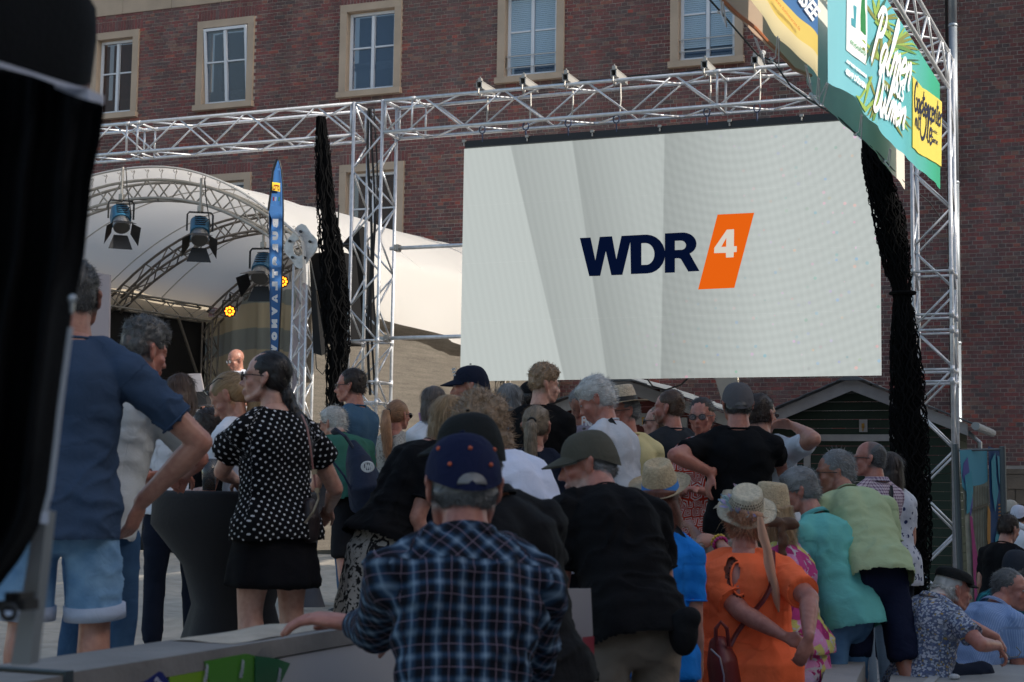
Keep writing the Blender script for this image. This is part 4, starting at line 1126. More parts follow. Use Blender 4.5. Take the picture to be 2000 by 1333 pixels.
# white logo box with rounded corner
bpoly('logo_box', [(1653, -6), (1690, -30), (1691, 0), (1691, 60), (1688, 128), (1652, 98)], TW, pb, tb)
bpoly('logo_green', [(1681, -10), (1684, -8), (1687, 30), (1687, 70), (1678, 60), (1678, 30)], TG, pb, tb, .012)
bpoly('logo_green', [(1683, -25), (1686, -22), (1686, 14), (1681, 16)], TG, pb, tb, .012)
bpoly('logo_blue', [(1661, 35), (1666, 38), (1665, 10), (1671, 14), (1669, 56), (1661, 49)], translucent('print_turquoise', (.12, .48, .56), .5), pb, tb, .012)
txt_px('lettering', 'moubis', TG, tb, lambda x, y: pb(x, y, .014), (1659, 86), (1686, 110), (1659, 74), 0)
txt_px('lettering', 'AUF DEM QUELLBERG', TW, tb, lambda x, y: pb(x, y, .014), (1650.5, 121), (1687, 153), (1651, 116), .004)
txt_px('lettering', '48249 DÜLMEN', TW, tb, lambda x, y: pb(x, y, .014), (1649, 143), (1685, 175), (1650, 133), .006)
# palm leaves
rl = np.random.default_rng(4)
def frond(x, y, ang, L, mat, w=5.0, lift=.007):
    n = 8; pts = []
    ca, sa = math.cos(ang), math.sin(ang)
    up_ = []; dn_ = []
    for k in range(n + 1):
        t_ = k / n; ww = w * math.sin(math.pi * min(1, .12 + t_ * .88)) ** .7 * (1 - .3 * t_); bx, by = x + ca * L * t_, y + sa * L * t_ + 6 * t_ * t_
        up_.append((bx - sa * ww, by + ca * ww)); dn_.append((bx + sa * ww, by - ca * ww))
    bpoly('palm_leaf', up_ + dn_[::-1], mat, pb, tb, lift)
for (cx, cy, a0, a1, n, L) in ((1716, 70, 1.2, 2.0, 6, 60), (1738, 130, -1.2, 1.2, 9, 40), (1728, 160, .8, 2.2, 8, 50), (1750, 120, -.3, 1.5, 8, 45), (1720, 120, -2.6, .7, 13, 62), (1715, 190, 1.0, 2.6, 9, 55), (1735, 215, .3, 1.6, 9, 55), (1712, 40, -2.2, .9, 10, 56), (1745, 90, -1.9, .3, 10, 62), (1700, 150, 1.2, 2.2, 5, 58)):
    for k in range(n):
        a = a0 + (a1 - a0) * k / (n - 1) + rl.normal() * .05
        frond(cx + rl.normal() * 2, cy + rl.normal() * 2, a, L * rl.uniform(.75, 1.1), TL[rl.integers(0, 4)], rl.uniform(2.0, 4.2), .006 + .0006 * k)
# brush lettering as strokes
GL = {
 'P': ([[(.12, 0), (.22, .55), (.32, 1.0)], [(.0, .82), (.2, 1.02), (.5, 1.02), (.62, .82), (.5, .6), (.24, .52)]], .66),
 'D': ([[(.1, 0), (.18, .5), (.26, 1.0)], [(0, .86), (.2, 1.02), (.5, .92), (.66, .55), (.5, .15), (.25, 0), (.08, .06)]], .74),
 'a': ([[(.42, .42), (.2, .46), (.04, .25), (.12, .02), (.3, .08), (.42, .42), (.4, .1), (.5, .02)]], .52),
 'l': ([[(.0, .1), (.2, .6), (.26, .95), (.14, .98), (.1, .5), (.12, .06), (.26, .04)]], .3),
 'm': ([[(.02, 0), (.08, .45)], [(.06, .3), (.2, .46), (.26, .36), (.24, 0)], [(.25, .28), (.4, .46), (.46, .34), (.44, .04), (.54, .02)]], .56),
 'e': ([[(.04, .2), (.3, .3), (.26, .45), (.1, .42), (.04, .18), (.16, .0), (.36, .1)]], .38),
 'n': ([[(.02, 0), (.08, .45)], [(.06, .28), (.24, .46), (.32, .34), (.3, .04), (.42, .04)]], .44),
 'u': ([[(.02, .45), (.02, .1), (.14, .0), (.28, .14), (.32, .45)], [(.32, .42), (.32, .06), (.42, .02)]], .44),
 'ü': ([[(.02, .45), (.02, .1), (.14, .0), (.28, .14), (.32, .45)], [(.32, .42), (.32, .06), (.42, .02)], [(.08, .66), (.1, .7)], [(.26, .66), (.28, .7)]], .44),
 's': ([[(.3, .42), (.12, .44), (.1, .3), (.28, .2), (.22, .02), (.02, .06)]], .36),
 'G': ([[(.55, .85), (.38, 1.0), (.12, .8), (.04, .4), (.2, .02), (.48, .1), (.54, .42), (.34, .42)]], .62),
 'r': ([[(.04, 0), (.1, .45)], [(.08, .3), (.2, .44), (.32, .42)]], .3),
 't': ([[(.16, .85), (.12, .2), (.2, .02), (.32, .06)], [(.0, .58), (.34, .62)]], .32),
 'c': ([[(.32, .38), (.16, .45), (.04, .24), (.12, .02), (.34, .08)]], .36),
 'i': ([[(.06, .45), (.06, .06), (.16, .02)], [(.1, .64), (.11, .68)]], .2),
 'O': ([[(.4, .95), (.12, .8), (.04, .4), (.2, .05), (.46, .1), (.62, .5), (.52, .9), (.36, .98)]], .7),
 'é': ([[(.04, .2), (.3, .3), (.26, .45), (.1, .42), (.04, .18), (.16, .0), (.36, .1)], [(.14, .6), (.28, .74)]], .38),
}
def catmull(p, n=5):
    if len(p) < 3: return [tuple(np.array(p[0]) + (np.array(p[1]) - np.array(p[0])) * k / 3) for k in range(4)]
    q = [p[0]] + list(p) + [p[-1]]; out = []
    for i in range(1, len(q) - 2):
        a_, b_, c_, d_ = (np.array(z, float) for z in q[i - 1:i + 3])
        for k in range(n):
            t_ = k / n; out.append(tuple(.5 * ((2 * b_) + (-a_ + c_) * t_ + (2 * a_ - 5 * b_ + 4 * c_ - d_) * t_ ** 2 + (-a_ + 3 * b_ - 3 * c_ + d_) * t_ ** 3)))
    out.append(tuple(p[-1])); return out
def script(word, mat, parent, place, o, xv, yv, width, lift=.02, shear=.12):
    """o: start pixel, xv: pixel vector of the whole word, yv: pixel vector of one cap height"""
    tot = sum(GL[c][1] for c in word); x = 0
    for c in word:
        strokes, adv = GL[c]; mb = MB()
        for st in strokes:
            pts = catmull(st); L_, R__ = [], []
            P2 = []
            for (sx, sy) in pts:
                u_ = (x + sx + sy * shear) / tot; P2.append(np.array(o) + np.array(xv) * u_ + np.array(yv) * sy)
            G = []
            for i in range(len(P2)):
                d = P2[min(i + 1, len(P2) - 1)] - P2[max(i - 1, 0)]
                # the stroke is as wide along the sheet as it is high: widths measured on the sheet
                G.append((P2[i]))
            W3 = [place(*g, lift) for g in G]; rows = []
            for i in range(len(W3)):
                d = W3[min(i + 1, len(W3) - 1)] - W3[max(i - 1, 0)]; d /= np.linalg.norm(d) + 1e-9
                nrm = np.array([1.0, -.028, 0]); sd_ = np.cross(d, nrm); sd_ /= np.linalg.norm(sd_) + 1e-9
                w_ = width * (.65 + .35 * math.sin(math.pi * (i + .5) / len(W3)))
                rows.append([W3[i] - sd_ * w_, W3[i] + sd_ * w_])
            mb.grid(rows)
        obj('brush_letter', mb, mat, parent); x += adv
yv = (3, -92)
script('Palmen', TW, tb, pb, (1694, 118), (78, 60), (17, -104), .038)
script('aus', TW, tb, pb, (1739, 176), (20, 24), (6, -56), .024)
script('Dülmen', TW, tb, pb, (1700, 212), (60, 40), (12, -80), .036)
# yellow field on the green part
obj('yellow_field', MB().grid([[pb(x, yt + (yb_ - yt) * f, .012) for f in np.linspace(0, 1, 8)] for x, yt, yb_ in ((1781, 150, 288), (1787, 156, 292), (1794, 164, 299), (1800, 172, 304), (1808, 177, 309), (1816, 183, 314), (1824, 189, 319), (1831, 194, 322), (1838, 200, 326))]), TY, tb)
BLT = translucent('print_navy', (.01, .015, .06), .3)
script('Gartencenter', BLT, tb, pb, (1783, 214), (54, 36), (0, -56), .022, .018)
script('mit', BLT, tb, pb, (1785, 246), (10, 8), (0, -36), .016, .018)
script('Olé', BLT, tb, pb, (1795, 270), (22, 14), (0, -66), .024, .018)
txt_px('lettering', 'seit', BLT, tb, lambda x, y: pb(x, y, .018), (1817, 258), (1827, 264), (1817, 250), 0)
txt_px('lettering', 'Garten', BLT, tb, lambda x, y: pb(x, y, .018), (1816, 277), (1828, 284), (1816, 266), .003)
# yellow and blue lake banner nearer to the camera
m, nt, b = mat_new('banner_lake')
geo = nd(nt, 'ShaderNodeNewGeometry'); sep = nd(nt, 'ShaderNodeSeparateXYZ'); nt.links.new(geo.outputs['Position'], sep.inputs[0])
w_ = nd(nt, 'ShaderNodeMath', operation='SINE'); mu = nd(nt, 'ShaderNodeMath', operation='MULTIPLY'); mu.inputs[1].default_value = 3.4; nt.links.new(sep.outputs[1], mu.inputs[0]); nt.links.new(mu.outputs[0], w_.inputs[0])
m2 = nd(nt, 'ShaderNodeMath', operation='MULTIPLY_ADD'); m2.inputs[1].default_value = .025; nt.links.new(w_.outputs[0], m2.inputs[0]); nt.links.new(sep.outputs[2], m2.inputs[2])
cr = nd(nt, 'ShaderNodeValToRGB'); cr.color_ramp.interpolation = 'CONSTANT'; e = cr.color_ramp.elements
mr = nd(nt, 'ShaderNodeMapRange'); mr.inputs[1].default_value = 4.8; mr.inputs[2].default_value = 6.8; nt.links.new(m2.outputs[0], mr.inputs[0])
zA, zB = onB(1604, 92)[2], onB(1600, 127)[2]
e[0].position = 0; e[0].color = (.80, .66, .34, 1); e[1].position = (zB - 4.8) / 2; e[1].color = (.80, .58, .10, 1); q = e.new((zA - 4.8) / 2); q.color = (.05, .17, .42, 1)
nt.links.new(mr.outputs[0], cr.inputs[0]); nt.links.new(cr.outputs[0], b.inputs['Base Color']); b.inputs['Roughness'].default_value = .4
tl = nd(nt, 'ShaderNodeBsdfTranslucent'); nt.links.new(cr.outputs[0], tl.inputs[0]); mx = nd(nt, 'ShaderNodeMixShader'); mx.inputs[0].default_value = .25
nt.links.new(b.outputs[0], mx.inputs[1]); nt.links.new(tl.outputs[0], mx.inputs[2]); nt.links.new(mx.outputs[0], nt.nodes['Material Output'].inputs[0])
tl_, pl_ = sheet('banner', 'yellow and blue banner with the web address of the lake', ZT_A + .02, [(1420, -60), (1466, 0), (1493, 34), (1520, 72), (1547, 100), (1573, 126), (1597, 151)], m, off=.02, ph=1)
txt_px('lettering', 'www.duelmenersee.de', translucent('print_orange', (.7, .25, .05), .4), tl_, lambda x, y: pl_(x, y, .03), (1509, 2), (1553, 62), (1512, -5), .001)
txt_px('lettering', 'ERSEE', TW, tl_, lambda x, y: pl_(x, y, .012), (1540, -22), (1582, 42), (1556, -40), .018)
# block-out backs of the banners on the far side of the truss
BACK1 = translucent('banner_back_brown', (.50, .36, .25), .25); BACK2 = plain('banner_back_grey', (.68, .62, .54), .7, 0, .1, 8, .06, 1)
OFF2 = -(SP + .07)
def onB2(px, py): return onB(px, py, OFF2)
tk, pk_ = sheet('banner', 'brown back of a banner with an orange hem seen below the yellow one', ZT_A + .02, [(1380, -30), (1400, 0), (1432, 30), (1468, 58), (1494, 86), (1515, 106), (1545, 138), (1578, 151)], BACK1, off=OFF2, wav=.02, ph=2)
hem = []
for x, y in ((1395, -6), (1400, 0), (1432, 30), (1468, 58), (1494, 86), (1515, 106), (1545, 138), (1578, 151)): hem.append(onB2(x, y) + np.array([.03, 0, .012]))
obj('orange_hem', MB().tube(hem, [.016] * len(hem), 6), plain('orange_hem', (.5, .16, .06), .6), tk)
tg_, pg_ = sheet('banner', 'grey back of the longer banner hanging below the turquoise one', ZT_A + .02, [(1578, 162), (1600, 200), (1626, 225), (1671, 262), (1712, 300), (1740, 336), (1767, 371)], BACK2, off=OFF2, wav=.02, ph=3)
# ropes and rings
ROPE = plain('white_rope', (.6, .6, .6), .8)
rc = [onB2(x, y) for x, y in ((1370, -18), (1406, 22), (1440, 62), (1480, 108), (1510, 120), (1545, 170), (1580, 195), (1640, 232), (1672, 262), (1716, 300), (1765, 355), (1815, 395), (1843, 435))]
tag(obj('steel_rope', MB().tube(rc, .008, 5), CABLE), 'thin black wire rope running along the bottom edges of the banners', 'rope')
for k, (x, y, x2, y2) in enumerate(((1408, 0, 1406, 22), (1519, 72, 1505, 118), (1474, 74, 1490, 104), (1615, 162, 1584, 186), (1598, 152, 1588, 192), (1682, 224, 1671, 262), (1738, 290, 1727, 315), (1573, 128, 1582, 165))):
    a_, b_ = onB(x, y, .03), onB2(x2, y2)
    mid = (a_ + b_) / 2 + np.array([0, .06, -.05])
    tag(obj('rope_tie', MB().tube([a_, mid, b_], .006, 5).tube([a_ + [0, .05, 0], mid + [0, .12, -.05], b_ + [0, .02, 0]], .006, 5).ell(b_, .025), ROPE),
        'white cord loop tying a banner edge to the wire, number %s from the top left' % ['one', 'two', 'three', 'four', 'five', 'six', 'seven', 'eight'][k] if False else ['white cord loop at the very top left of the brown banner', 'double white cord loop below the yellow banner', 'slack white cord loop beside the brown banner', 'thin cord at the lower left corner of the turquoise banner', 'white cord at the lower tip of the yellow banner', 'white cord below the palm leaves', 'white cord tied to the green end of the banner', 'short cord above the screen corner'][k], 'cord', 'cord loops on the banners')
for x, y in ((1630, 12), (1617, 155), (1671, 188), (1752, 63 + 15), (1706, 5), (1728, 45), (1770, 100), (1800, 140), (1838, 290), (1766, 305), (1836, 362)):
    pass
# ================================================================== printed fence panels at the right
fn = thing('printed_fence', 'printed mesh fence panel with a beach hut and palm motif by the right truss tower', 'fence', tuple(P(1890, 1180, 15)))
m, nt, b = mat_new('beach_print')
def fpx(x, y, d=15.0): return P(x, y, d)
SKY_ = plain('print_sky', (.08, .30, .40), .5); SKYL = plain('print_reed', (.30, .31, .25), .6, 0, 0, 10, .3, 9); VIO = plain('print_violet', (.10, .10, .30), .5); TUR = plain('print_turq', (.06, .28, .36), .5); MAG = plain('print_magenta', (.35, .05, .18), .5); ORA = plain('print_orange2', (.42, .20, .05), .5); DBL = plain('print_deep_blue', (.015, .06, .16), .5); BAMB = plain('print_pole', (.12, .11, .08), .6)
def fp(name, pts, mat, dz, par):
    return obj(name, MB().prism([fpx(x, y, 15.0 - dz + (x - 1872) * .004) for x, y in pts], (0, .006, 0)), mat, par)
fp('print_ground', [(1874, 880), (1928, 878), (1932, 1000), (1934, 1200), (1900, 1260), (1893, 1200), (1884, 1000)], SKYL, 0, fn)
fp('print_sky', [(1874, 880), (1928, 878), (1929, 940), (1922, 945), (1912, 948), (1902, 950), (1896, 946), (1886, 960), (1879, 950)], SKY_, .012, fn)
fp('print_palm', [(1882, 905), (1890, 893), (1894, 925), (1899, 935), (1900, 985), (1896, 1010), (1890, 990), (1886, 950), (1880, 930)], VIO, .02, fn)
fp('print_palm', [(1884, 930), (1898, 920), (1901, 960), (1894, 1000), (1888, 1005), (1888, 965)], TUR, .028, fn)
fp('print_flamingo', [(1894, 1008), (1899, 1010), (1904, 1055), (1910, 1090), (1906, 1130), (1912, 1190), (1904, 1180), (1901, 1120), (1899, 1070)], MAG, .03, fn)
fp('print_surfboard', [(1929, 985), (1938, 1010), (1936, 1060), (1932, 1090), (1928, 1050)], ORA, .03, fn)
fp('print_rope', [(1900, 993), (1930, 982), (1930, 988), (1901, 999)], BAMB, .03, fn)
fp('print_rope', [(1906, 1118), (1934, 1100), (1934, 1108), (1908, 1126)], BAMB, .03, fn)
for x in range(1903, 1930, 5): fp('print_reed', [(x, 950), (x + 1.4, 950), (x + 2.6, 1190), (x + 1.2, 1190)], plain('print_reed_dark', (.16, .15, .11), .7), .015, fn)
fp('print_ground', [(1930, 872), (1957, 880), (1962, 1000), (1960, 1140), (1935, 1190), (1934, 1000)], DBL, .03, fn)
fp('print_palm', [(1936, 900), (1944, 884), (1946, 930), (1950, 960), (1944, 1000), (1938, 960)], TUR, .045, fn)
fp('print_palm', [(1948, 890), (1956, 895), (1957, 960), (1951, 940)], SKY_, .045, fn)
fp('print_palm', [(1944, 1050), (1950, 1030), (1955, 1090), (1948, 1130), (1943, 1090)], TUR, .045, fn)
for k in range(6): fp('print_line', [(1950, 985 + k * 7), (1956, 984 + k * 7), (1956, 987 + k * 7), (1950, 988 + k * 7)], ORA, .05, fn)
for (xa, ya, xb, yb) in ((1866, 868, 1880, 1240), (1958, 872, 1964, 1170), (1872, 880, 1957, 878)):
    obj('fence_tube', MB().tube([fpx(xa, ya, 15.1), fpx(xb, yb, 15.1)], .03 if ya != 880 else .012, 8), plain('fence_steel', (.10, .12, .13), .5, .4), fn)
# dark skirt behind the tower
# ================================================================== steps and blocks on the right
CONC = plain('concrete', (.30, .30, .29), .85, 0, .4, 30, .12, 3)
pa, pb2, pc, pd_ = onZ(1748, 1333, .6), onZ(1745, 1243, .6), onZ(2060, 1195, .6), onZ(2060, 1333, .6)
plat = MB()
bx = [onZ(1700, 1420, .6), onZ(1752, 1250, .6), onZ(2300, 1200, .6), onZ(2500, 1400, .6)]
st_ = struct(obj('terrace', MB().prism([np.array([q[0], q[1], 0.0]) for q in bx], (0, 0, .52)), CONC), 'pale concrete terrace where people sit on the right')
ed = struct(obj('terrace_edge', MB().prism([onZ(1790, 1345, .524), onZ(1840, 1302, .524), onZ(1856, 1303, .524), onZ(1812, 1345, .524)], (0, 0, .004)), plain('white_line_stone', (.42, .42, .41), .8)), 'pale stone strip in the terrace')
bk = onZ(1672, 1290, .57)
tag(obj('concrete_block', MB().prism([onZ(1600, 1345, .58), onZ(1625, 1268, .58), onZ(1662, 1262, .58), onZ(1697, 1278, .58), onZ(1640, 1400, .58)], (0, 0, -.57)), CONC), 'rough concrete seat block beside the man with navy shorts', 'block')
tag(obj('paper_scrap', MB().ell(onZ(1864, 1322, .535), (.03, .025, .015), nu=7, nv=5), plain('paper', (.6, .6, .6), .8)), 'crumpled white paper lying on the terrace edge', 'litter')
for k, (x, y, z) in enumerate(((1985, 1150, .25), (1990, 1090, .45))):
    q = P(x, y, 11 + 2.5 * k)
    tag(obj('bench_step', MB().box((q[0] + .6, q[1] + .3, z / 2), (3.0, .6, z)), CONC), ['nearer low concrete step behind the seated men', 'farther concrete step behind the seated men'][k], 'step', 'concrete steps at the right edge')
# ================================================================== wooden wall with rail, front left
RAILW = plain('grey_plank', (.20, .19, .18), .7, 0, .6, 22, .22, 3)
XW = onZ(640, 1232, 1.02)[0]
WJ = onZ(103, 1312, 1.02)[1]
wl = thing('wooden_wall', 'low wooden wall with a wide grey top plank and a printed front panel', 'wall', (XW, 4.0, 0))
obj('top_plank', MB().box((XW - .11, (WJ + 5.3) / 2, .995), (.25, 5.3 - WJ, .05)), RAILW, wl)
obj('top_plank', MB().box((XW - .11, (1.4 + WJ - .015) / 2, .99), (.25, WJ - .015 - 1.4, .05)), RAILW, wl)
obj('corner_bracket', MB().box((XW - .11, WJ - .008, 1.022), (.252, .03, .004)).box((XW + .018, WJ - .008, .99), (.006, .03, .07)), plain('bracket_steel', (.07, .09, .1), .5, .6), wl)
PANELW = plain('panel_white', (.42, .43, .46), .5)
for k, (ya, yb) in enumerate(((1.4, WJ - .02), (WJ, 5.25))):
    obj('front_panel', MB().box((XW - .002, (ya + yb) / 2, .485), (.02, yb - ya - .01, .96)), PANELW, wl)
def onW(px, py, d=.024): return onX(px, py, XW + d - .014, 0.0)
def wp(name, pts, mat, d): return obj(name, MB().prism([onW(x, y, d) for x, y in pts], (.002, 0, 0)), mat, wl)
wp('print_green', [(330, 1310), (345, 1303), (395, 1293), (410, 1300), (428, 1345), (425, 1420), (325, 1420)], plain('print_lime', (.18, .34, .02), .4), .026)
wp('print_green', [(398, 1292), (480, 1277), (496, 1281), (494, 1420), (430, 1420)], plain('print_leaf', (.06, .22, .02), .4), .030)
wp('print_green', [(498, 1281), (540, 1287), (566, 1296), (545, 1340), (520, 1420), (497, 1420)], plain('print_fir', (.01, .12, .04), .4), .034)
wp('print_blue', [(280, 1333), (310, 1312), (316, 1313), (338, 1345), (300, 1400)], plain('print_blue', (.01, .02, .14), .4), .030)
txt_px('lettering', 'Fil', plain('print_pale', (.4, .42, .5), .5), wl, lambda x, y: onW(x, y, .034), (301, 1330), (312, 1342), (306, 1322), .001)
for k, (x, y, s) in enumerate(((410, 1293, 'Münster'), (480, 1284, 'Münster'), (552, 1300, 'Münster'))):
    txt_px('lettering', s, plain('print_pale', (.4, .42, .5), .5), wl, lambda a, c: onW(a, c, .038), (x - 6, y + 40), (x - 2, y + 4), (x - 13, y + 40), .001)
# spilled sand on the plank
G = []
for u in np.linspace(0, 1, 22):
    row = []
    for v_ in np.linspace(0, 1, 7):
        y = WJ + .75 + 1.3 * u * (5.25 - WJ - .75) / 1.3; x = XW - .22 + .2 * v_
        h = .016 * (1 - abs(2 * v_ - 1) ** 2) * math.sin(math.pi * u) ** .5 + .004 * math.sin(u * 23 + v_ * 5)
        row.append((x + .01 * math.sin(u * 17), y, .0 + 1.021 + max(0.0005, h)))
    G.append(row)
so = obj('spilled_sand', MB().grid(G), SAND, None, smooth=True); so['kind'] = 'stuff'; so['label'] = 'spilled pale sand on the top plank'
# right-hand bar with banner (people lean on it)
XB = -2.15
br_ = thing('fence_counter', 'white banner fence with a wooden counter top where people lean', 'fence', (XB, 8.0, 0))
obj('counter_top', MB().box((XB - .12, 8.3, 1.17), (.34, 4.4, .05)), RAILW, br_)
obj('banner_sheet', MB().box((XB + .01, 8.25, .62), (.012, 4.2, 1.02)), plain('fence_banner', (.50, .48, .51), .6, 0, .05, 5), br_)
for y in (6.2, 7.6, 9.0, 10.4): obj('post', MB().box((XB - .08, y, .57), (.07, .07, 1.14)), RAILW, br_)
DRED = plain('print_dark_red', (.22, .015, .03), .6)
def onF(px, py, d=.02): return onX(px, py, XB + d, 0.0)
for (s_, a_, b_, c_) in (('Gardi', (1372, 1138), (1412, 1118), (1371, 1092)), ('mm', (1370, 1200), (1392, 1186), (1370, 1172)), ('net', (1370, 1262), (1395, 1248), (1370, 1225))):
    txt_px('lettering', s_, DRED, br_, onF, a_, b_, c_, .006)
fb = thing('fence_banner', 'white fence banner with dark letters between the two men in black', 'banner', tuple(P(1130, 1300, 5.2)))
obj('sheet', MB().prism([P(1100, 1150, 5.2), P(1152, 1150, 5.35), P(1165, 1420, 5.35), P(1105, 1420, 5.2)], (0, .01, 0)), plain('fence_banner_dim', (.26, .25, .27), .6), fb)
txt_px('lettering', 'CHAEL', BLACKP, fb, lambda x, y: P(x, y, 5.16), (1117, 1335), (1157, 1325), (1116, 1308), .002)
obj('red_print', MB().prism([P(1138, 1245, 5.17), P(1160, 1243, 5.3), P(1160, 1300, 5.3), P(1139, 1302, 5.17)], (0, .004, 0)), DRED, fb)

# ================================================================== bar tables with stretch covers
def bartable(label, top_px, D, r, col, zb=.5, skirt=.42, w=1.0):
    c = P(top_px[0], top_px[1], D); ztop = c[2]
    t = thing('bar_table', label, 'table', (c[0], c[1], zb), 'standing tables with stretch covers')
    mt_ = plain('stretch_cover_%d' % int(D * 10), col, .85, 0, .2, 60)
    h = ztop - zb
    prof = [(.001, h), (r * .97, h), (r, h - .012), (r * .99, h - .035), (r * .80 * w, h - .16), (r * .50 * w, h * .62), (r * .40 * w, h * .42), (r * .50 * w, h * .22), (r * .80 * w, .03), (r * .82 * w, 0.0)]
    mb = MB(); a = np.linspace(0, 2 * math.pi, 41)[:-1]; rings = []
    for k, (rr, z) in enumerate(prof):
        f = 1 + (.10 * np.cos(4 * a) if k > 4 else 0 * a) * min(1, (k - 4) / 3)
        rings.append(np.stack([np.cos(a) * rr * f, np.sin(a) * rr * f, np.full(40, z)], 1) + [c[0], c[1], zb])
    mb.loft(rings); obj('stretch_cover', mb, mt_, t, smooth=True)
    return t
bartable('large standing table with a dark grey stretch cover beside the woman in polka dots', (462, 960), 7.6, .40, (.016, .016, .019), w=1.25)
bartable('standing table with a grey stretch cover right of the green shirt', (790, 951), 12.0, .29, (.14, .14, .16), w=.8)
bartable('standing table with a grey cover behind the hanging handbag', (600, 935), 12.2, .26, (.12, .12, .14), w=.8)
dk = P(600, 1150, 7.2)
# beer glass
bg = P(408, 958, 7.5)
gl = thing('beer_glass', 'plastic cup of beer on the dark standing table', 'cup', tuple(bg))
obj('cup', MB().lathe([(.03, 0), (.04, .15), (.038, .15), (.028, .004)], bg, 18), plain('clear_plastic', (.5, .52, .55), .1, trans=.9), gl, smooth=True)
obj('beer', MB().lathe([(.027, .005), (.034, .10)], bg, 18), plain('beer', (.45, .18, .02), .1), gl, smooth=True)
# ================================================================== foreground tent
tent = thing('black_gazebo', 'black folding gazebo with a side curtain in the left foreground', 'gazebo', tuple(P(60, 900, 2.3)))
CAN = plain('gazebo_cloth', (.005, .0055, .0065), .9, 0, .25, 140, spec=.15)
def T(x, y, d): return P(x, y, d)
# valance / roof corner: closed box-like volume of cloth
G = [[T(-80, -60, 1.9), T(-80, 40, 1.9), T(-80, 138, 1.92)], [T(20, -60, 2.0), T(20, 50, 1.98), T(20, 142, 2.0)], [T(120, -60, 2.1), T(100, 60, 2.08), T(98, 160, 2.1)], [T(150, -40, 2.15), T(160, 60, 2.15), T(150, 170, 2.15)], [T(172, -10, 2.2), T(183, 60, 2.2), T(172, 168, 2.2)], [T(184, 10, 2.25), T(187, 70, 2.26), T(175, 160, 2.25)], [T(188, 18, 2.5), T(189, 80, 2.5), T(177, 172, 2.5)], [T(186, 22, 2.9), T(186, 80, 2.9), T(176, 170, 2.9)]]
obj('valance', MB().grid(G), CAN, tent, smooth=True)
G = [[T(-80, -60, 1.9), T(-80, -90, 3)], [T(120, -60, 2.1), T(120, -90, 3.2)], [T(150, -40, 2.15), T(165, -70, 3.2)], [T(172, -10, 2.2), T(180, -30, 3.2)], [T(188, 18, 2.5), T(186, 10, 3.2)]]
G0 = []
WTAPE = plain('white_tape', (.5, .52, .6), .7)
obj('tape_edge', MB().grid([[T(-60, 118, 1.9), T(-60, 124, 1.9)], [T(0, 121, 1.95), T(0, 131, 1.95)], [T(60, 140, 2.02), T(60, 147, 2.02)], [T(110, 156, 2.08), T(110, 166, 2.08)], [T(150, 168, 2.12), T(150, 180, 2.12)], [T(175, 174, 2.14), T(176, 186, 2.14)]], thick=(.0, .003, 0)), WTAPE, tent)
obj('tape_fold', MB().grid([[T(108, 165, 2.1), T(106, 172, 2.12)], [T(140, 172, 2.1), T(140, 186, 2.12)], [T(170, 174, 2.12), T(172, 196, 2.12)], [T(200, 186, 2.16), T(200, 203, 2.16)]], thick=(.0, .003, 0)), WTAPE, tent)
# curtain with folds: right edge goes from (203,205) to (165,480) to (110,900) to (75,1010) to (0,1140)
er = [(203, 206), (195, 270), (178, 350), (170, 430), (163, 500), (150, 560), (138, 620), (128, 700), (116, 790), (106, 880), (96, 960), (82, 1010), (62, 1050), (36, 1095), (0, 1142), (-40, 1180)]
G = []
for k, (x, y) in enumerate(er):
    row = []
    for j in range(24):
        f = j / 23; xx = x + 2 - f * 300; dd = 2.15 + .05 * math.sin(f * 24 + k * .12) * (.3 + .7 * min(1, k / 6)) + .02 * math.sin(f * 51 + k * .3)
        yy = y + (-135 * f if k == 0 else -60 * f * max(0, 1 - k / 3))
        row.append(T(xx, yy, dd))
    G.append(row)
obj('side_curtain', MB().grid(G), CAN, tent, smooth=True)
zp = [(x - 1.5, y) for x, y in er[8:13]]
zz_ = [T(x + 2, y, 2.12) for x, y in ((136, 640), (128, 700), (116, 790), (106, 880), (96, 960), (85, 1003))]
obj('zip', MB().tube(zz_, .0042, 6), plain('zip_grey', (.45, .48, .52), .5), tent)
obj('zip_puller', MB().tube([T(141, 588, 2.1), T(140, 612, 2.1)], [.004, .0025], 6).ell(T(141, 584, 2.1), .006), plain('zip_metal', (.6, .62, .62), .3, .8), tent)
obj('pale_tag', MB().prism([T(82, 1000, 2.1), T(94, 1000, 2.1), T(93, 1024, 2.1), T(78, 1022, 2.1)], (0, .002, 0)), WTAPE, tent)
POLE = plain('gazebo_leg', (.30, .32, .33), .4, .5)
pl = []
obj('leg', MB().prism([T(70, 1000, 2.2), T(92, 1000, 2.2), T(58, 1300, 2.2), T(20, 1300, 2.2)], (-.012, .035, 0)), POLE, tent)
obj('leg', MB().prism([T(92, 1000, 2.2), T(100, 995, 2.26), T(62, 1290, 2.26), T(58, 1300, 2.2)], (-.001, .001, 0)), plain('gazebo_leg_lit_side', (.42, .44, .45), .4, .5), tent)  # side face in a lighter copy of the leg metal, painted as lit
cpx = [T(14, 1172, 2.17), T(76, 1170, 2.17), T(76, 1190, 2.17), T(12, 1192, 2.17)]
obj('clamp', MB().prism(cpx, (0, -.03, 0)).box(T(30, 1165, 2.16), (.012, .03, .012)).box(T(46, 1165, 2.16), (.012, .03, .012)), BLACKP, tent)
obj('clamp_ring', MB().tube([T(17 + 13 * math.cos(a), 1196 + 14 * math.sin(a), 2.13) for a in np.linspace(0, 2 * math.pi, 17)], .004, 6), BLACKP, tent)
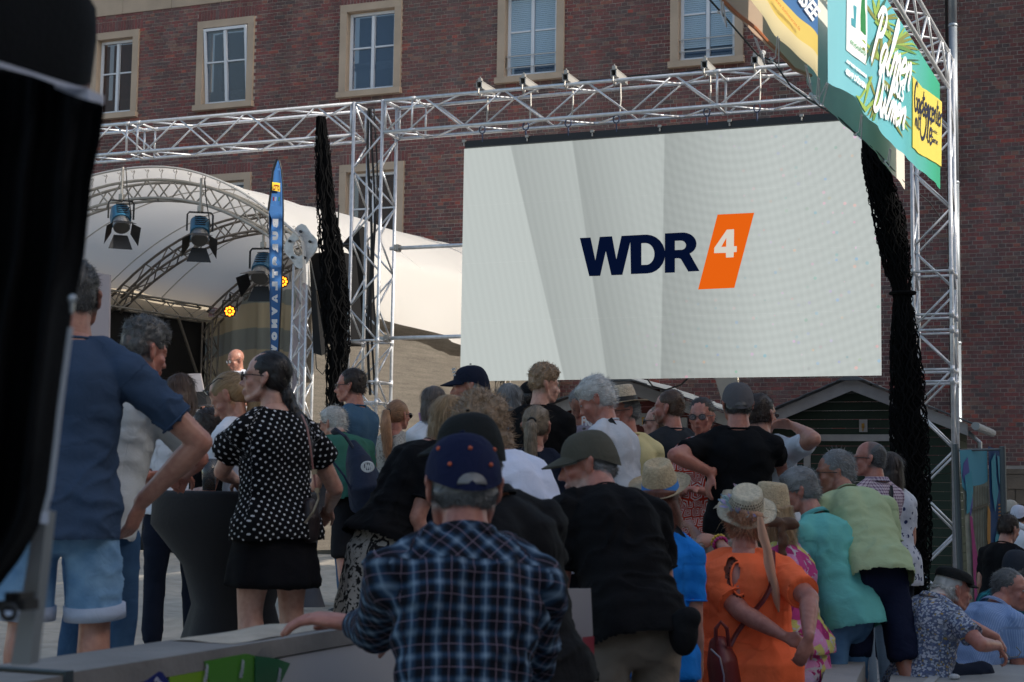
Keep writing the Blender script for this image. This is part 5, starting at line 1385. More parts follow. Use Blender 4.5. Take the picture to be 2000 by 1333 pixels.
# ================================================================== people
def remesh(mb, vox, smooth=3):
    v = mb.verts(); me = mesh_from(v, mb.f, 'tmp')
    o = bpy.data.objects.new('tmp', me); COL.objects.link(o)
    md = o.modifiers.new('r', 'REMESH'); md.mode = 'VOXEL'; md.voxel_size = vox; md.adaptivity = 0
    if smooth: s_ = o.modifiers.new('s', 'SMOOTH'); s_.factor = .5; s_.iterations = smooth
    bpy.context.view_layer.update()
    ev = o.evaluated_get(bpy.context.evaluated_depsgraph_get()); m2 = ev.to_mesh()
    n = len(m2.vertices); co = np.empty(n * 3); m2.vertices.foreach_get('co', co)
    nr = np.empty(n * 3); m2.vertices.foreach_get('normal', nr)
    k = len(m2.polygons); lt = np.empty(k, np.int32); m2.polygons.foreach_get('loop_total', lt); li = np.empty(len(m2.loops), np.int32); m2.loops.foreach_get('vertex_index', li)
    ev.to_mesh_clear(); bpy.data.objects.remove(o); bpy.data.meshes.remove(me)
    if k and (lt == 4).all(): f = li.reshape(-1, 4)
    else:
        f = []; i = 0
        for q in lt: f.append(tuple(li[i:i + q])); i += q
    return co.reshape(-1, 3), nr.reshape(-1, 3), f
def from_arr(name, parts, col=None, uv=None, smooth=True):
    """join several (verts, faces) islands in one mesh"""
    V = np.concatenate([p[0] for p in parts]); F = []; b = 0
    for p in parts: F.extend((np.asarray(p[1]) + b).tolist() if isinstance(p[1], np.ndarray) else [tuple(i + b for i in q) for q in p[1]]); b += len(p[0])
    return mesh_from(V, F, name, smooth, col, uv)
def rotz(a): c, s = math.cos(a), math.sin(a); return np.array([[c, -s, 0], [s, c, 0], [0, 0, 1.0]])
def rotx(a): c, s = math.cos(a), math.sin(a); return np.array([[1.0, 0, 0], [0, c, -s], [0, s, c]])
def roty(a): c, s = math.cos(a), math.sin(a); return np.array([[c, 0, s], [0, 1.0, 0], [-s, 0, c]])
def smst(x, a, b): t = np.clip((x - a) / (b - a), 0, 1); return t * t * (3 - 2 * t)

# ---- cloth materials; 'suv' holds metres across (x) and down (y) the garment
def cloth(name, col, pat=None, col2=None, rough=.88, sheen=.15, fine=260, **kw):
    if name in MATS: return MATS[name]
    m, nt, b = mat_new(name); b.inputs['Roughness'].default_value = rough; b.inputs['Specular IOR Level'].default_value = .12
    at = nd(nt, 'ShaderNodeAttribute'); at.attribute_name = 'suv'
    L = nt.links.new
    def M_(op, a, c=None, d=None, cl=False):
        n = nd(nt, 'ShaderNodeMath', operation=op); n.use_clamp = cl
        for i, q in enumerate((a, c, d)):
            if q is None: continue
            if isinstance(q, (int, float)): n.inputs[i].default_value = q
            else: L(q, n.inputs[i])
        return n.outputs[0]
    def mix(f, a, c):
        n = nd(nt, 'ShaderNodeMix', data_type='RGBA')
        for s_, q in ((0, f), (6, a), (7, c)):
            if isinstance(q, (tuple, list)): n.inputs[s_].default_value = c4(q)
            elif isinstance(q, (int, float)): n.inputs[s_].default_value = q
            else: L(q, n.inputs[s_])
        return n.outputs[2]
    sp_ = nd(nt, 'ShaderNodeSeparateXYZ'); L(at.outputs['Vector'], sp_.inputs[0]); U, V = sp_.outputs[0], sp_.outputs[1]
    nz = nd(nt, 'ShaderNodeTexNoise'); nz.inputs['Scale'].default_value = 7; nz.inputs['Detail'].default_value = 6; L(at.outputs['Vector'], nz.inputs['Vector'])
    vary = M_('MULTIPLY_ADD', nz.outputs[0], .30, .85)
    out = None
    if pat is None: out = mix(1.0, col, col)
    elif pat == 'dots':
        vo = nd(nt, 'ShaderNodeTexVoronoi'); vo.voronoi_dimensions = '2D'; vo.inputs['Scale'].default_value = kw.get('sc', 36); vo.inputs['Randomness'].default_value = .12
        mp = nd(nt, 'ShaderNodeMapping'); mp.inputs['Rotation'].default_value = (0, 0, .6); L(at.outputs['Vector'], mp.inputs[0]); L(mp.outputs[0], vo.inputs['Vector'])
        out = mix(M_('LESS_THAN', vo.outputs['Distance'], kw.get('r', .2)), col, col2)
    elif pat == 'plaid':
        s_ = kw.get('sc', .052)
        def stripes(c, off, w, sc=s_):   # soft stripe mask
            fr = M_('FRACT', M_('ADD', M_('DIVIDE', c, sc), off)); d = M_('ABSOLUTE', M_('SUBTRACT', fr, .5)); return M_('SUBTRACT', 1.0, M_('SMOOTH_MIN', 1.0, M_('DIVIDE', d, w), .15), cl=True)
        yoke = M_('GREATER_THAN', V, kw.get('yoke', 9))
        c_, s2 = .707, .707
        U2 = M_('ADD', M_('MULTIPLY', U, c_), M_('MULTIPLY', V, s2)); V2 = M_('SUBTRACT', M_('MULTIPLY', V, c_), M_('MULTIPLY', U, s2))
        UU = M_('ADD', M_('MULTIPLY', U, M_('SUBTRACT', 1.0, yoke)), M_('MULTIPLY', U2, yoke)); VV_ = M_('ADD', M_('MULTIPLY', V, M_('SUBTRACT', 1.0, yoke)), M_('MULTIPLY', V2, yoke))
        a1 = stripes(UU, 0, .26); a2 = stripes(VV_, 0, .20); t1 = stripes(UU, .5, .035); t2 = stripes(VV_, .5, .035); h1 = stripes(UU, 0.0, .07)
        o = mix(M_('MULTIPLY', a1, .75), col, kw.get('mid', (.04, .09, .17)))
        o = mix(M_('MULTIPLY', a2, .5), o, kw.get('mid', (.04, .09, .17)))
        o = mix(M_('MULTIPLY', M_('MULTIPLY', a1, a2), .9), o, col2)
        o = mix(M_('MULTIPLY', h1, .5), o, col2)
        out = mix(M_('MULTIPLY', M_('MAXIMUM', t1, t2), .5), o, kw.get('thin', (.35, .25, .32)))
    elif pat == 'gingham':
        s_ = kw.get('sc', .016)
        a1 = M_('GREATER_THAN', M_('FRACT', M_('DIVIDE', U, s_)), .6); a2 = M_('GREATER_THAN', M_('FRACT', M_('DIVIDE', V, s_)), .6)
        out = mix(M_('MULTIPLY', M_('ADD', a1, a2), .5), col, col2)
    elif pat == 'stripe':
        a1 = M_('GREATER_THAN', M_('FRACT', M_('DIVIDE', U, kw.get('sc', .012))), .62); out = mix(a1, col, col2)
    elif pat == 'hstripe':
        a1 = M_('GREATER_THAN', M_('FRACT', M_('DIVIDE', V, kw.get('sc', .012))), .62); out = mix(a1, col, col2)
    elif pat in ('floral', 'speckle', 'paisley', 'leafy', 'butterfly'):
        vo = nd(nt, 'ShaderNodeTexVoronoi'); vo.voronoi_dimensions = '2D'; vo.inputs['Scale'].default_value = kw.get('sc', 20); L(at.outputs['Vector'], vo.inputs['Vector'])
        n2 = nd(nt, 'ShaderNodeTexNoise'); n2.inputs['Scale'].default_value = kw.get('sc', 20) * 1.3; n2.inputs['Detail'].default_value = 4; n2.inputs['Distortion'].default_value = 1.5; L(at.outputs['Vector'], n2.inputs['Vector'])
        cr = nd(nt, 'ShaderNodeValToRGB'); cr.color_ramp.interpolation = 'CONSTANT'; e = cr.color_ramp.elements
        cs = kw['cols']; e[0].position = 0; e[0].color = c4(cs[0]); e[1].position = cs[1][0]; e[1].color = c4(cs[1][1])
        for p, c in cs[2:]: q = e.new(p); q.color = c4(c)
        sc = nd(nt, 'ShaderNodeSeparateColor'); L(vo.outputs['Color'], sc.inputs[0])
        if pat == 'floral': L(sc.outputs[0], cr.inputs[0]); out = mix(M_('GREATER_THAN', n2.outputs[0], .60), cr.outputs[0], col2)
        elif pat == 'speckle': L(sc.outputs[0], cr.inputs[0]); out = mix(M_('LESS_THAN', vo.outputs['Distance'], .52), col, cr.outputs[0])
        elif pat == 'butterfly': out = mix(M_('MULTIPLY', M_('LESS_THAN', vo.outputs['Distance'], .22), M_('GREATER_THAN', n2.outputs[0], .46)), col, col2)
        else: out = mix(M_('GREATER_THAN', n2.outputs[0], .54), col, col2)
    elif pat == 'hexa':
        vo = nd(nt, 'ShaderNodeTexVoronoi'); vo.voronoi_dimensions = '2D'; vo.feature = 'DISTANCE_TO_EDGE'; vo.inputs['Scale'].default_value = 17; vo.inputs['Randomness'].default_value = .3; L(at.outputs['Vector'], vo.inputs['Vector'])
        w = M_('GREATER_THAN', M_('FRACT', M_('MULTIPLY', vo.outputs['Distance'], 5.5)), .55); out = mix(w, col, col2)
    elif pat == 'denim':
        n2 = nd(nt, 'ShaderNodeTexNoise'); n2.inputs['Scale'].default_value = 9; n2.inputs['Detail'].default_value = 7; L(at.outputs['Vector'], n2.inputs['Vector'])
        mr = nd(nt, 'ShaderNodeMapRange'); mr.inputs[1].default_value = .35; mr.inputs[2].default_value = .7; L(n2.outputs[0], mr.inputs[0]); out = mix(mr.outputs[0], col, col2)
    mv = nd(nt, 'ShaderNodeMix', data_type='RGBA', blend_type='MULTIPLY'); mv.inputs[0].default_value = 1; L(out, mv.inputs[6])
    cc = nd(nt, 'ShaderNodeCombineColor')
    for k in range(3): L(vary, cc.inputs[k])
    L(cc.outputs[0], mv.inputs[7]); L(mv.outputs[2], b.inputs['Base Color'])
    nf = nd(nt, 'ShaderNodeTexNoise'); nf.inputs['Scale'].default_value = fine; nf.inputs['Detail'].default_value = 2; L(at.outputs['Vector'], nf.inputs['Vector'])
    nw = nd(nt, 'ShaderNodeTexNoise'); nw.inputs['Scale'].default_value = 14; nw.inputs['Detail'].default_value = 4; nw.inputs['Distortion'].default_value = .8; L(at.outputs['Vector'], nw.inputs['Vector'])
    b1 = nd(nt, 'ShaderNodeBump'); b1.inputs['Strength'].default_value = .55; b1.inputs['Distance'].default_value = .016; L(nw.outputs[0], b1.inputs['Height'])
    b2 = nd(nt, 'ShaderNodeBump'); b2.inputs['Strength'].default_value = .2; b2.inputs['Distance'].default_value = .002; L(nf.outputs[0], b2.inputs['Height']); L(b1.outputs[0], b2.inputs['Normal']); L(b2.outputs[0], b.inputs['Normal'])
    MATS[name] = m; return m
def skinmat():
    m, nt, b = mat_new('skin'); at = nd(nt, 'ShaderNodeAttribute'); at.attribute_name = 'Col'
    nz = nd(nt, 'ShaderNodeTexNoise'); nz.inputs['Scale'].default_value = 45; nz.inputs['Detail'].default_value = 5
    tc = nd(nt, 'ShaderNodeTexCoord'); nt.links.new(tc.outputs['Object'], nz.inputs['Vector'])
    mx = nd(nt, 'ShaderNodeMix', data_type='RGBA', blend_type='MULTIPLY'); mx.inputs[0].default_value = 1
    cr = nd(nt, 'ShaderNodeValToRGB'); cr.color_ramp.elements[0].position = .36; cr.color_ramp.elements[0].color = (.86, .72, .70, 1); cr.color_ramp.elements[1].position = .64; cr.color_ramp.elements[1].color = (1.14, 1.10, 1.08, 1)
    nz2 = nd(nt, 'ShaderNodeTexNoise'); nz2.inputs['Scale'].default_value = 11; nz2.inputs['Detail'].default_value = 6; nt.links.new(tc.outputs['Object'], nz2.inputs['Vector'])
    ad = nd(nt, 'ShaderNodeMath', operation='MULTIPLY_ADD'); ad.inputs[1].default_value = .5; nt.links.new(nz2.outputs[0], ad.inputs[0]); hf_ = nd(nt, 'ShaderNodeMath', operation='MULTIPLY'); hf_.inputs[1].default_value = .5; nt.links.new(nz.outputs[0], hf_.inputs[0]); nt.links.new(hf_.outputs[0], ad.inputs[2])
    nt.links.new(ad.outputs[0], cr.inputs[0]); nt.links.new(at.outputs['Color'], mx.inputs[6]); nt.links.new(cr.outputs[0], mx.inputs[7]); nt.links.new(mx.outputs[2], b.inputs['Base Color'])
    b.inputs['Roughness'].default_value = .43; b.inputs['Subsurface Weight'].default_value = .12; b.inputs['Subsurface Radius'].default_value = (.012, .005, .003)
    bp = nd(nt, 'ShaderNodeBump'); bp.inputs['Strength'].default_value = .12; bp.inputs['Distance'].default_value = .003; nt.links.new(nz.outputs[0], bp.inputs['Height']); nt.links.new(bp.outputs[0], b.inputs['Normal'])
    return m
SKIN = skinmat()
def hairmat():
    m, nt, b = mat_new('hair'); at = nd(nt, 'ShaderNodeAttribute'); at.attribute_name = 'Col'
    nt.links.new(at.outputs['Color'], b.inputs['Base Color']); b.inputs['Roughness'].default_value = .48; b.inputs['Specular IOR Level'].default_value = .5
    return m
HAIR = hairmat()

def hand_mb(mb, W, d, pn, k=1.0, curl=.4, spread=.12, thumb=1, k2=1.0):
    """W wrist, d forearm->fingers direction, pn palm normal (towards palm), thumb side sign along cross(d,pn)"""
    d = np.array(d, float); d /= np.linalg.norm(d); pn = np.array(pn, float); pn = pn - d * (pn @ d); pn /= np.linalg.norm(pn) + 1e-9
    s = np.cross(d, pn)
    pc = W + d * .05 * k
    mb.tube([W - d * .02 * k, W + d * .015 * k, W + d * .05 * k, W + d * .088 * k], [(.020 * k, .027 * k), (.017 * k, .030 * k), (.0155 * k, .041 * k), (.012 * k, .040 * k)], 12, ref=s, round_=True)
    for i, (o, l) in enumerate(((.030, .078), (.010, .086), (-.010, .080), (-.029, .064))):
        b_ = W + d * .085 * k + s * o * k * thumb; a = (.15 + .1 * i * .3) * curl; fd = d + s * thumb * o * spread * 6; fd /= np.linalg.norm(fd)
        pts = [b_ - d * .02 * k, b_]; ang = 0; ln = [.42, .32, .26]
        for q in range(3):
            ang += curl * (.75 if q == 0 else .85); dd = fd * math.cos(ang) + pn * math.sin(ang); pts.append(pts[-1] + dd * l * ln[q] * k)
        mb.tube(pts, [.0085 * k, .0092 * k, .0085 * k, .0078 * k, .0062 * k], 8, ref=s, round_=True)
    t0 = W + d * .025 * k + s * thumb * .022 * k; td = d * .7 + s * thumb * .75 + pn * .35; td /= np.linalg.norm(td)
    td2 = d * .95 + s * thumb * .25 + pn * (.3 + curl * .3); td2 /= np.linalg.norm(td2)
    mb.tube([t0, t0 + td * .035 * k, t0 + td * .035 * k + td2 * .03 * k, t0 + td * .035 * k + td2 * .055 * k], [.013 * k, .0115 * k, .0098 * k, .0075 * k], 8, ref=s, round_=True)

HAIRC = {'black': (.012, .009, .008), 'dark': (.035, .022, .016), 'brown': (.085, .045, .025), 'grey': (.20, .20, .20), 'darkgrey': (.09, .088, .085), 'white': (.55, .54, .52), 'blonde': (.34, .22, .11), 'ashblonde': (.25, .19, .13), 'strawberry': (.36, .19, .10), 'curlblonde': (.30, .20, .12), 'red': (.12, .035, .02), 'peach': (.52, .28, .17), 'greybrown': (.12, .095, .08)}
SKINC = {'mid': (.42, .22, .16), 'pale': (.52, .31, .24), 'tan': (.34, .16, .105), 'red': (.43, .19, .14)}
person_no = [0]
def person(label, top, D, gz=.5, face=0, hf=None, pitch=0, roll=0, lean=0, side=0, k=1.0, fat=1.0, fem=False, skin='mid',
           arms=None, top_=('tee', None), bot=None, hair=('short', 'dark'), hat=None, hath=0.0, glasses=None, seat=None, curve=0.3,
           beard=None, legs=None, neckl=0.0, cut=None, hunch=0.0, sleeve=.68, hem=-.13, bust=0, shoes=(.02, .02, .02), eyes=False, hk=1.0, belly=0, headtilt=0, foldamp=1.0, handk=None, group='people in the crowd'):
    person_no[0] += 1; sid = person_no[0]
    hf = face if hf is None else hf
    fa = R_(face)
    hvec, rvec = _h, _r0
    fwd = hvec * math.cos(fa) - rvec * math.sin(fa); rgt = rvec * math.cos(fa) + hvec * math.sin(fa)
    MBd = np.stack([rgt, fwd, _up], 1)        # body -> world
    L = R_(lean); Ls = R_(side)
    def spine(t):                              # t 0 hip .. 1 neck base; bends forward progressively
        a = L * (1 - curve) + L * curve * 2 * t * .5
        n = 12; p = np.zeros(3); T_ = .50 * k
        for i in range(n):
            tt = t * (i + .5) / n; a = L * ((1 - curve) + 2 * curve * tt); p = p + np.array([math.sin(Ls), math.sin(a), math.cos(a)]) * T_ * t / n
        return p
    def sframe(t):
        a = L * ((1 - curve) + 2 * curve * t); up = np.array([math.sin(Ls), math.sin(a), math.cos(a)]); up /= np.linalg.norm(up)
        x = np.array([1.0, 0, 0]); x = x - up * (x @ up); x /= np.linalg.norm(x); return x, np.cross(up, x), up   # right, forward, up
    x1, y1, u1 = sframe(1.0)
    N = spine(1.0)
    # head
    hr = rotz(R_(hf - face)) @ rotx(-R_(pitch)) @ roty(R_(roll))
    nup = u1 * .55 + np.array([0, 0, 1.0]) * .45 + y1 * .18; nup /= np.linalg.norm(nup); nup = nup * (1 - hunch) + (y1 * .75 + np.array([0, 0, .45])) * hunch; nup /= np.linalg.norm(nup)
    HK = k * hk
    C = N + nup * (.150 + neckl) * k + hr @ np.array([0, .028, .0]) * HK
    crown = C + hr @ np.array([0, -.01, .118]) * HK + np.array([0, 0, hath]) * HK
    tgt = P(top[0], top[1], D)
    T0 = tgt - MBd @ crown                      # world position of the hip origin
    def toB(w): return MBd.T @ (np.asarray(w) - T0)
    root = thing('person', label, 'person', (T0[0], T0[1], gz), group)
    def place(name, me, mat, parent=root):
        o = link(name, me, mat, parent); M = Matrix(MBd.tolist()).to_4x4(); M.translation = Vector(T0) - Vector(root.location)
        o.matrix_local = M; return o
    sk = np.array(SKINC[skin])
    # ---------------- skeleton
    sw = (.178 if not fem else .152) * k * (1 + (fat - 1) * .45)
    S = {s: N + x1 * s * sw - u1 * .098 * k for s in (-1, 1)}
    UA, FA = .285 * k, .245 * k
    arm = {}
    default = {'down': ((.05, -.02, -1), (.02, .35, -.94)), 'table': ((.12, .35, -.9), (-.25, .95, -.05)), 'hip': ((.85, -.30, -.62), (-.62, .35, -.55)), 'behind': ((.18, -.32, -.9), (-.55, -.25, -.5)),
               'fold': ((.1, .25, -.95), (-.8, .75, .15)), 'leanout': ((.15, .75, -.65), (-.1, 1, .1)), 'up': ((.3, .7, -.5), (-.4, .5, .9))}
    arms = arms or ('down', 'down')
    for s, a in ((-1, arms[0]), (1, arms[1])):
        if isinstance(a, str):
            e_, w_ = default[a]; ed = x1 * s * e_[0] + y1 * e_[1] + u1 * e_[2] * .5 + np.array([0, 0, e_[2] * .5]); wd = np.array([s * w_[0], w_[1], w_[2]])
            E = S[s] + ed / np.linalg.norm(ed) * UA; Wp = E + wd / np.linalg.norm(wd) * FA; hand = {}
        else:
            E = toB(P(a[0][0], a[0][1], D + a[0][2])); Wp = toB(P(a[1][0], a[1][1], D + a[1][2])); hand = a[2] if len(a) > 2 else {}
            vw = MBd.T @ CF
            def reach(A, B, Ln, sg):
                d = B - A; l = np.linalg.norm(d)
                if l < Ln:
                    b_ = d @ vw; t_ = -b_ + sg * math.sqrt(max(0, b_ * b_ + Ln * Ln - l * l)); return A + d + vw * t_
                return A + d / l * min(l, 1.15 * Ln)
            E = reach(S[s], E, UA, 1 if a[0][2] >= 0 else -1)
            Wp = reach(E, Wp, FA, 1 if a[1][2] >= a[0][2] else -1)
        arm[s] = (E, Wp, hand)
    floor = gz - T0[2]                          # z of the ground in body space
    hipw = .09 * k
    legj = {}
    for i, s in enumerate((-1, 1)):
        Hj = np.array([s * hipw, 0, -.04 * k])
        if legs: ft = np.array([s * hipw + legs[i][0], legs[i][1], floor])
        elif seat is not None: ft = np.array([s * (hipw + .05), .42 * k, floor])
        else: ft = np.array([s * (hipw + .03), .02 * s, floor])
        An = ft + [0, -.02, .085 * k]
        d = An - Hj; l = np.linalg.norm(d); a_, b_ = .43 * k, .41 * k
        if l > (a_ + b_) * .995 or (seat is None and not legs): q = l / (a_ + b_) * 1.004; a_ *= q; b_ *= q
        ca = (a_ * a_ + l * l - b_ * b_) / (2 * a_ * l); h_ = a_ * math.sqrt(max(0, 1 - ca * ca)); du = d / l
        fw = np.array([s * .12, 1.0, .25 if seat is None else .9]); fw = fw - du * (fw @ du); fw /= np.linalg.norm(fw)
        Kn = Hj + du * a_ * ca + fw * h_
        legj[s] = (Hj, Kn, An)
    # ---------------- skin mesh
    hv = float(np.clip(D * .0010, .0045, .010)); bv = float(np.clip(D * .0030, .014, .03))
    HM = hr * HK
    def hp(*p): return C + HM @ np.array(p, float)
    Rh = hr
    hb = MB()
    hb.ell(hp(0, -.012, .030), np.array([.076, .097, .088]) * HK, Rh, 20, 14)
    hb.ell(hp(0, .032, -.028), np.array([.060 if not fem else .056, .060, .084]) * HK, Rh, 16, 12)
    hb.ell(hp(0, .064, -.097), np.array([.026, .024, .020]) * HK, Rh)
    for s in (-1, 1):
        hb.tube([hp(s * .056, -.005, -.05), hp(s * .050, .012, -.075), hp(s * .022, .056, -.098)], np.array([.020, .020, .018]) * HK * (1 if not fem else .88), 8, round_=True)
        hb.ell(hp(s * .040, .058, -.028), np.array([.024, .022, .022]) * HK, Rh)
        hb.ell(hp(s * .079, -.012, -.012), np.array([.0085, .020, .032]) * HK, Rh @ rotx(.25) @ rotz(s * .45))
        hb.ell(hp(s * .085, -.020, .006), np.array([.006, .017, .018]) * HK, Rh @ rotz(s * .5))
        hb.ell(hp(s * .031, .076, .001), np.array([.0145, .012, .0115]) * HK, Rh)
        hb.ell(hp(s * .0105, .096, -.040), np.array([.009, .011, .008]) * HK, Rh)
    hb.tube([hp(-.046, .066, .020), hp(-.018, .085, .017), hp(.018, .085, .017), hp(.046, .066, .020)], np.array([.011, .0125, .0125, .011]) * HK * (.8 if fem else 1), 8, round_=True)
    hb.tube([hp(0, .084, .012), hp(0, .097, -.018), hp(0, .109, -.036)], np.array([.0085, .010, .0125]) * HK * (.85 if fem else 1), 8, round_=True)
    hb.ell(hp(0, .090, -.067), np.array([.023, .012, .0065]) * HK, Rh); hb.ell(hp(0, .088, -.079), np.array([.020, .012, .0075]) * HK, Rh)
    nr = (.056 if not fem else .047) * k * (1 + (fat - 1) * .5)
    hb.tube([hp(0, -.02, -.03), C * .45 + N * .55 + hr @ np.array([0, -.008, -.01]), N - u1 * .01 * k + y1 * .012, N - u1 * .07 * k], [(nr, nr * 1.05), (nr, nr * 1.05), (nr * 1.25, nr * 1.15), (nr * 1.7, nr * 1.2)], 14, ref=(0, 1, 0))
    # shoulders slope and upper chest so that necklines show skin
    for s in (-1, 1): hb.tube([N - u1 * .03 * k, S[s] * .5 + N * .5 - u1 * .004, S[s]], [nr * .9, .040 * k, .042 * k], 10, round_=True)
    hb.ell(N - u1 * .10 * k + y1 * .01, np.array([sw * .92, .085 * k * fat, .09 * k]), np.stack([x1, y1, u1], 1))
    hv_, hn_, hf_ = remesh(hb, hv, 1 if D < 10 else 2)
    parts = [(hv_, hf_)]
    # arms
    ab = MB(); ar = (.046 if not fem else .040) * k * (1 + (fat - 1) * .8); fr_ = (.040 if not fem else .034) * k * (1 + (fat - 1) * .6); wr = (.027 if not fem else .023) * k
    for s in (-1, 1):
        E, Wp, hand = arm[s]
        ab.tube([S[s], S[s] * .55 + E * .45, S[s] * .15 + E * .85, E], [ar * 1.18, ar * 1.08, ar * .90, ar * .88], 12, round_=True)
        ab.tube([E, E * .72 + Wp * .28, E * .3 + Wp * .7, Wp], [fr_ * .98, fr_ * 1.06, fr_ * .80, wr], 12, round_=True)
        if cut and s < 0: ab.tube([S[s] + x1 * s * .0, S[s] * .5 + E * .5], [ar * 1.36, ar * 1.30], 14, round_=True)
        dd = Wp - E; dd /= np.linalg.norm(dd)
        d2 = hand.get('dir'); d2 = dd if d2 is None else MBd.T @ (rvec * d2[0] + _up * d2[1] + hvec * d2[2])
        pn = hand.get('pn'); pn = (np.array([-s * .6, .2, -.7]) if pn is None else MBd.T @ (rvec * pn[0] + _up * pn[1] + hvec * pn[2]))
        hand_mb(ab, Wp, d2, pn, (handk or k) * (.9 if fem else 1.0), hand.get('curl', .45), thumb=hand.get('thumb', -s if d2 is dd else 1) )
    av_, an_, af_ = remesh(ab, hv * (1.05 if D < 7.4 else 1.3), 2); parts.append((av_, af_))
    # torso core and legs
    tb_ = MB()
    tw = lambda t, m, f: np.interp(t, [-.15, 0, .25, .5, .78, .95, 1.02], m if not fem else f)
    rings = [spine(max(0, t)) + np.array([0, 0, min(0, t) * .5 * k]) for t in (-.15, 0, .25, .5, .78, .95)]
    tb_.tube(rings, [(w * k * .9, d_ * k * .9) for w, d_ in ((.12, .09), (.15, .11), (.135, .095), (.15, .10), (.15, .10), (.09, .08))], 14, ref=(0, 1, 0), round_=True)
    lr = (1 + (fat - 1) * .6) * (1.06 if fem else 1)
    lq = lr; lr = lr * (.84 if bot and bot[0] == 'trousers' else 1)
    for s in (-1, 1):
        Hj, Kn, An = legj[s]
        tb_.tube([Hj, Hj * .6 + Kn * .4, Kn * .85 + Hj * .15, Kn], [.078 * k * lr, .074 * k * lr, .056 * k * lr, .052 * k * lr], 12, round_=True)
        cb = np.array([0, -.012, 0])
        tb_.tube([Kn, Kn * .7 + An * .3 + cb, Kn * .3 + An * .7, An], [.050 * k * lr, .054 * k * lr, .036 * k * lr, .030 * k], 12, round_=True)
    lr = lq
    lv_, ln_, lf_ = remesh(tb_, bv, 3); parts.append((lv_, lf_))
    V = np.concatenate([p[0] for p in parts]); col = np.tile(sk, (len(V), 1))
    # paint head: features in head space
    q = (V[:len(hv_)] - C) @ hr / HK; n = len(hv_)
    def blob(c, r, mirror=True):
        d = ((q - c) / r) ** 2; w = np.exp(-d.sum(1) * 1.2)
        if mirror: d = ((q - np.array(c) * [-1, 1, 1]) / r) ** 2; w = np.maximum(w, np.exp(-d.sum(1) * 1.2))
        return w[:, None]
    hc = col[:n]
    hc = hc * (1 - .35 * blob((.083, -.012, -.01), (.014, .03, .04))) + np.array([.40, .12, .085]) * .35 * blob((.083, -.012, -.01), (.014, .03, .04))
    hc = hc + (np.array([.42, .12, .09]) - hc) * .35 * blob((.042, .07, -.035), (.022, .03, .02)) + (np.array([.42, .13, .09]) - hc) * .4 * blob((0, .108, -.036), (.014, .014, .014), False)
    hc = hc + (np.array([.30, .085, .075]) - hc) * .85 * np.clip(blob((0, .10, -.067), (.021, .02, .0065), False) + blob((0, .10, -.079), (.018, .02, .007), False), 0, 1)
    hc = hc * (1 - .75 * blob((0, .103, -.073), (.023, .02, .0022), False))
    hcol = np.array(HAIRC[hair[1]]) if hair else np.array([.1, .08, .06])
    brow = blob((.030, .088, .026), (.019, .016, .0048)); hc = hc * (1 - .75 * brow) + hcol * .6 * .75 * brow
    lid = blob((.031, .089, .003), (.015, .012, .0035)); hc = hc * (1 - .92 * lid) + np.array([.01, .008, .008]) * lid
    hc = hc * (1 - .45 * blob((.031, .085, .012), (.018, .014, .007)))
    if beard:
        bw = np.clip(smst(-q[:, 2], .045, .065) * smst(q[:, 1], -.01, .03) * beard[1] * (1 - np.exp(-((q[:, 0] / .02) ** 2 + ((q[:, 2] + .073) / .009) ** 2))), 0, 1)[:, None]; hc = hc * (1 - bw) + np.array(HAIRC[beard[0]]) * bw
    # stubble-short hair painted under the hair at the nape and temples
    if hair and hair[0] not in ('bald',):
        w = smst(-q[:, 1], -.012, .012) * smst(q[:, 2], -.075, -.045) * (np.abs(q[:, 0]) < .077); w = (w * .85)[:, None]; hc = hc * (1 - w) + hcol * .9 * w
    hc = hc * (1 - .12 * (vnoise(q * 60, sid) > .3)[:, None])
    col[:n] = hc
    # knuckles, elbows a little redder
    V2 = V[n:n + len(av_)]
    for s in (-1, 1):
        for c_, r_ in ((arm[s][0], .045), (arm[s][1] + (arm[s][1] - arm[s][0]) / np.linalg.norm(arm[s][1] - arm[s][0]) * .09, .045)):
            w = np.exp(-((V2 - c_) ** 2).sum(1) / (r_ * r_))[:, None] * .35; col[n:n + len(av_)] = col[n:n + len(av_)] * (1 - w) + np.array([.42, .15, .11]) * w
    body = place('body', from_arr('body', parts, col=col), SKIN)
    # ---------------- garments
    def suv(vs, seed=0):
        """garment coordinates: across and along torso or arm, whichever is nearer"""
        a = (1 - curve) * L + curve * L; up = N / (np.linalg.norm(N) + 1e-9); x = x1; y = np.cross(up, x)
        rel = vs; U = rel @ x; Vv = rel @ up; F_ = rel @ y
        ang = np.arctan2(U, -F_ + 1e-6); rad = .15 * k * fat; U1 = np.where(np.abs(ang) < 1.2, U, ang * rad)
        out = np.stack([U1, Vv, F_ * 0], 1)
        for s in (-1, 1):
            for A_, B_ in ((S[s], arm[s][0]), (arm[s][0], arm[s][1])):
                d = B_ - A_; l = np.linalg.norm(d); d = d / l; r_ = vs - A_; t = r_ @ d; perp = r_ - t[:, None] * d; dist = np.linalg.norm(perp, axis=1)
                msk = (t > .03) & (t < l + .05) & (dist < .095 * k * fat) & (np.abs(U) > sw * .82 if (A_ is S[s]) else True)
                e1 = np.cross(d, [0.3, 1, .1]); e1 /= np.linalg.norm(e1); e2 = np.cross(d, e1)
                an = np.arctan2(perp @ e1, perp @ e2)
                out[msk] = np.stack([an[msk] * .055 * s, -t[msk] + 2.0, 0 * t[msk]], 1)
        return out
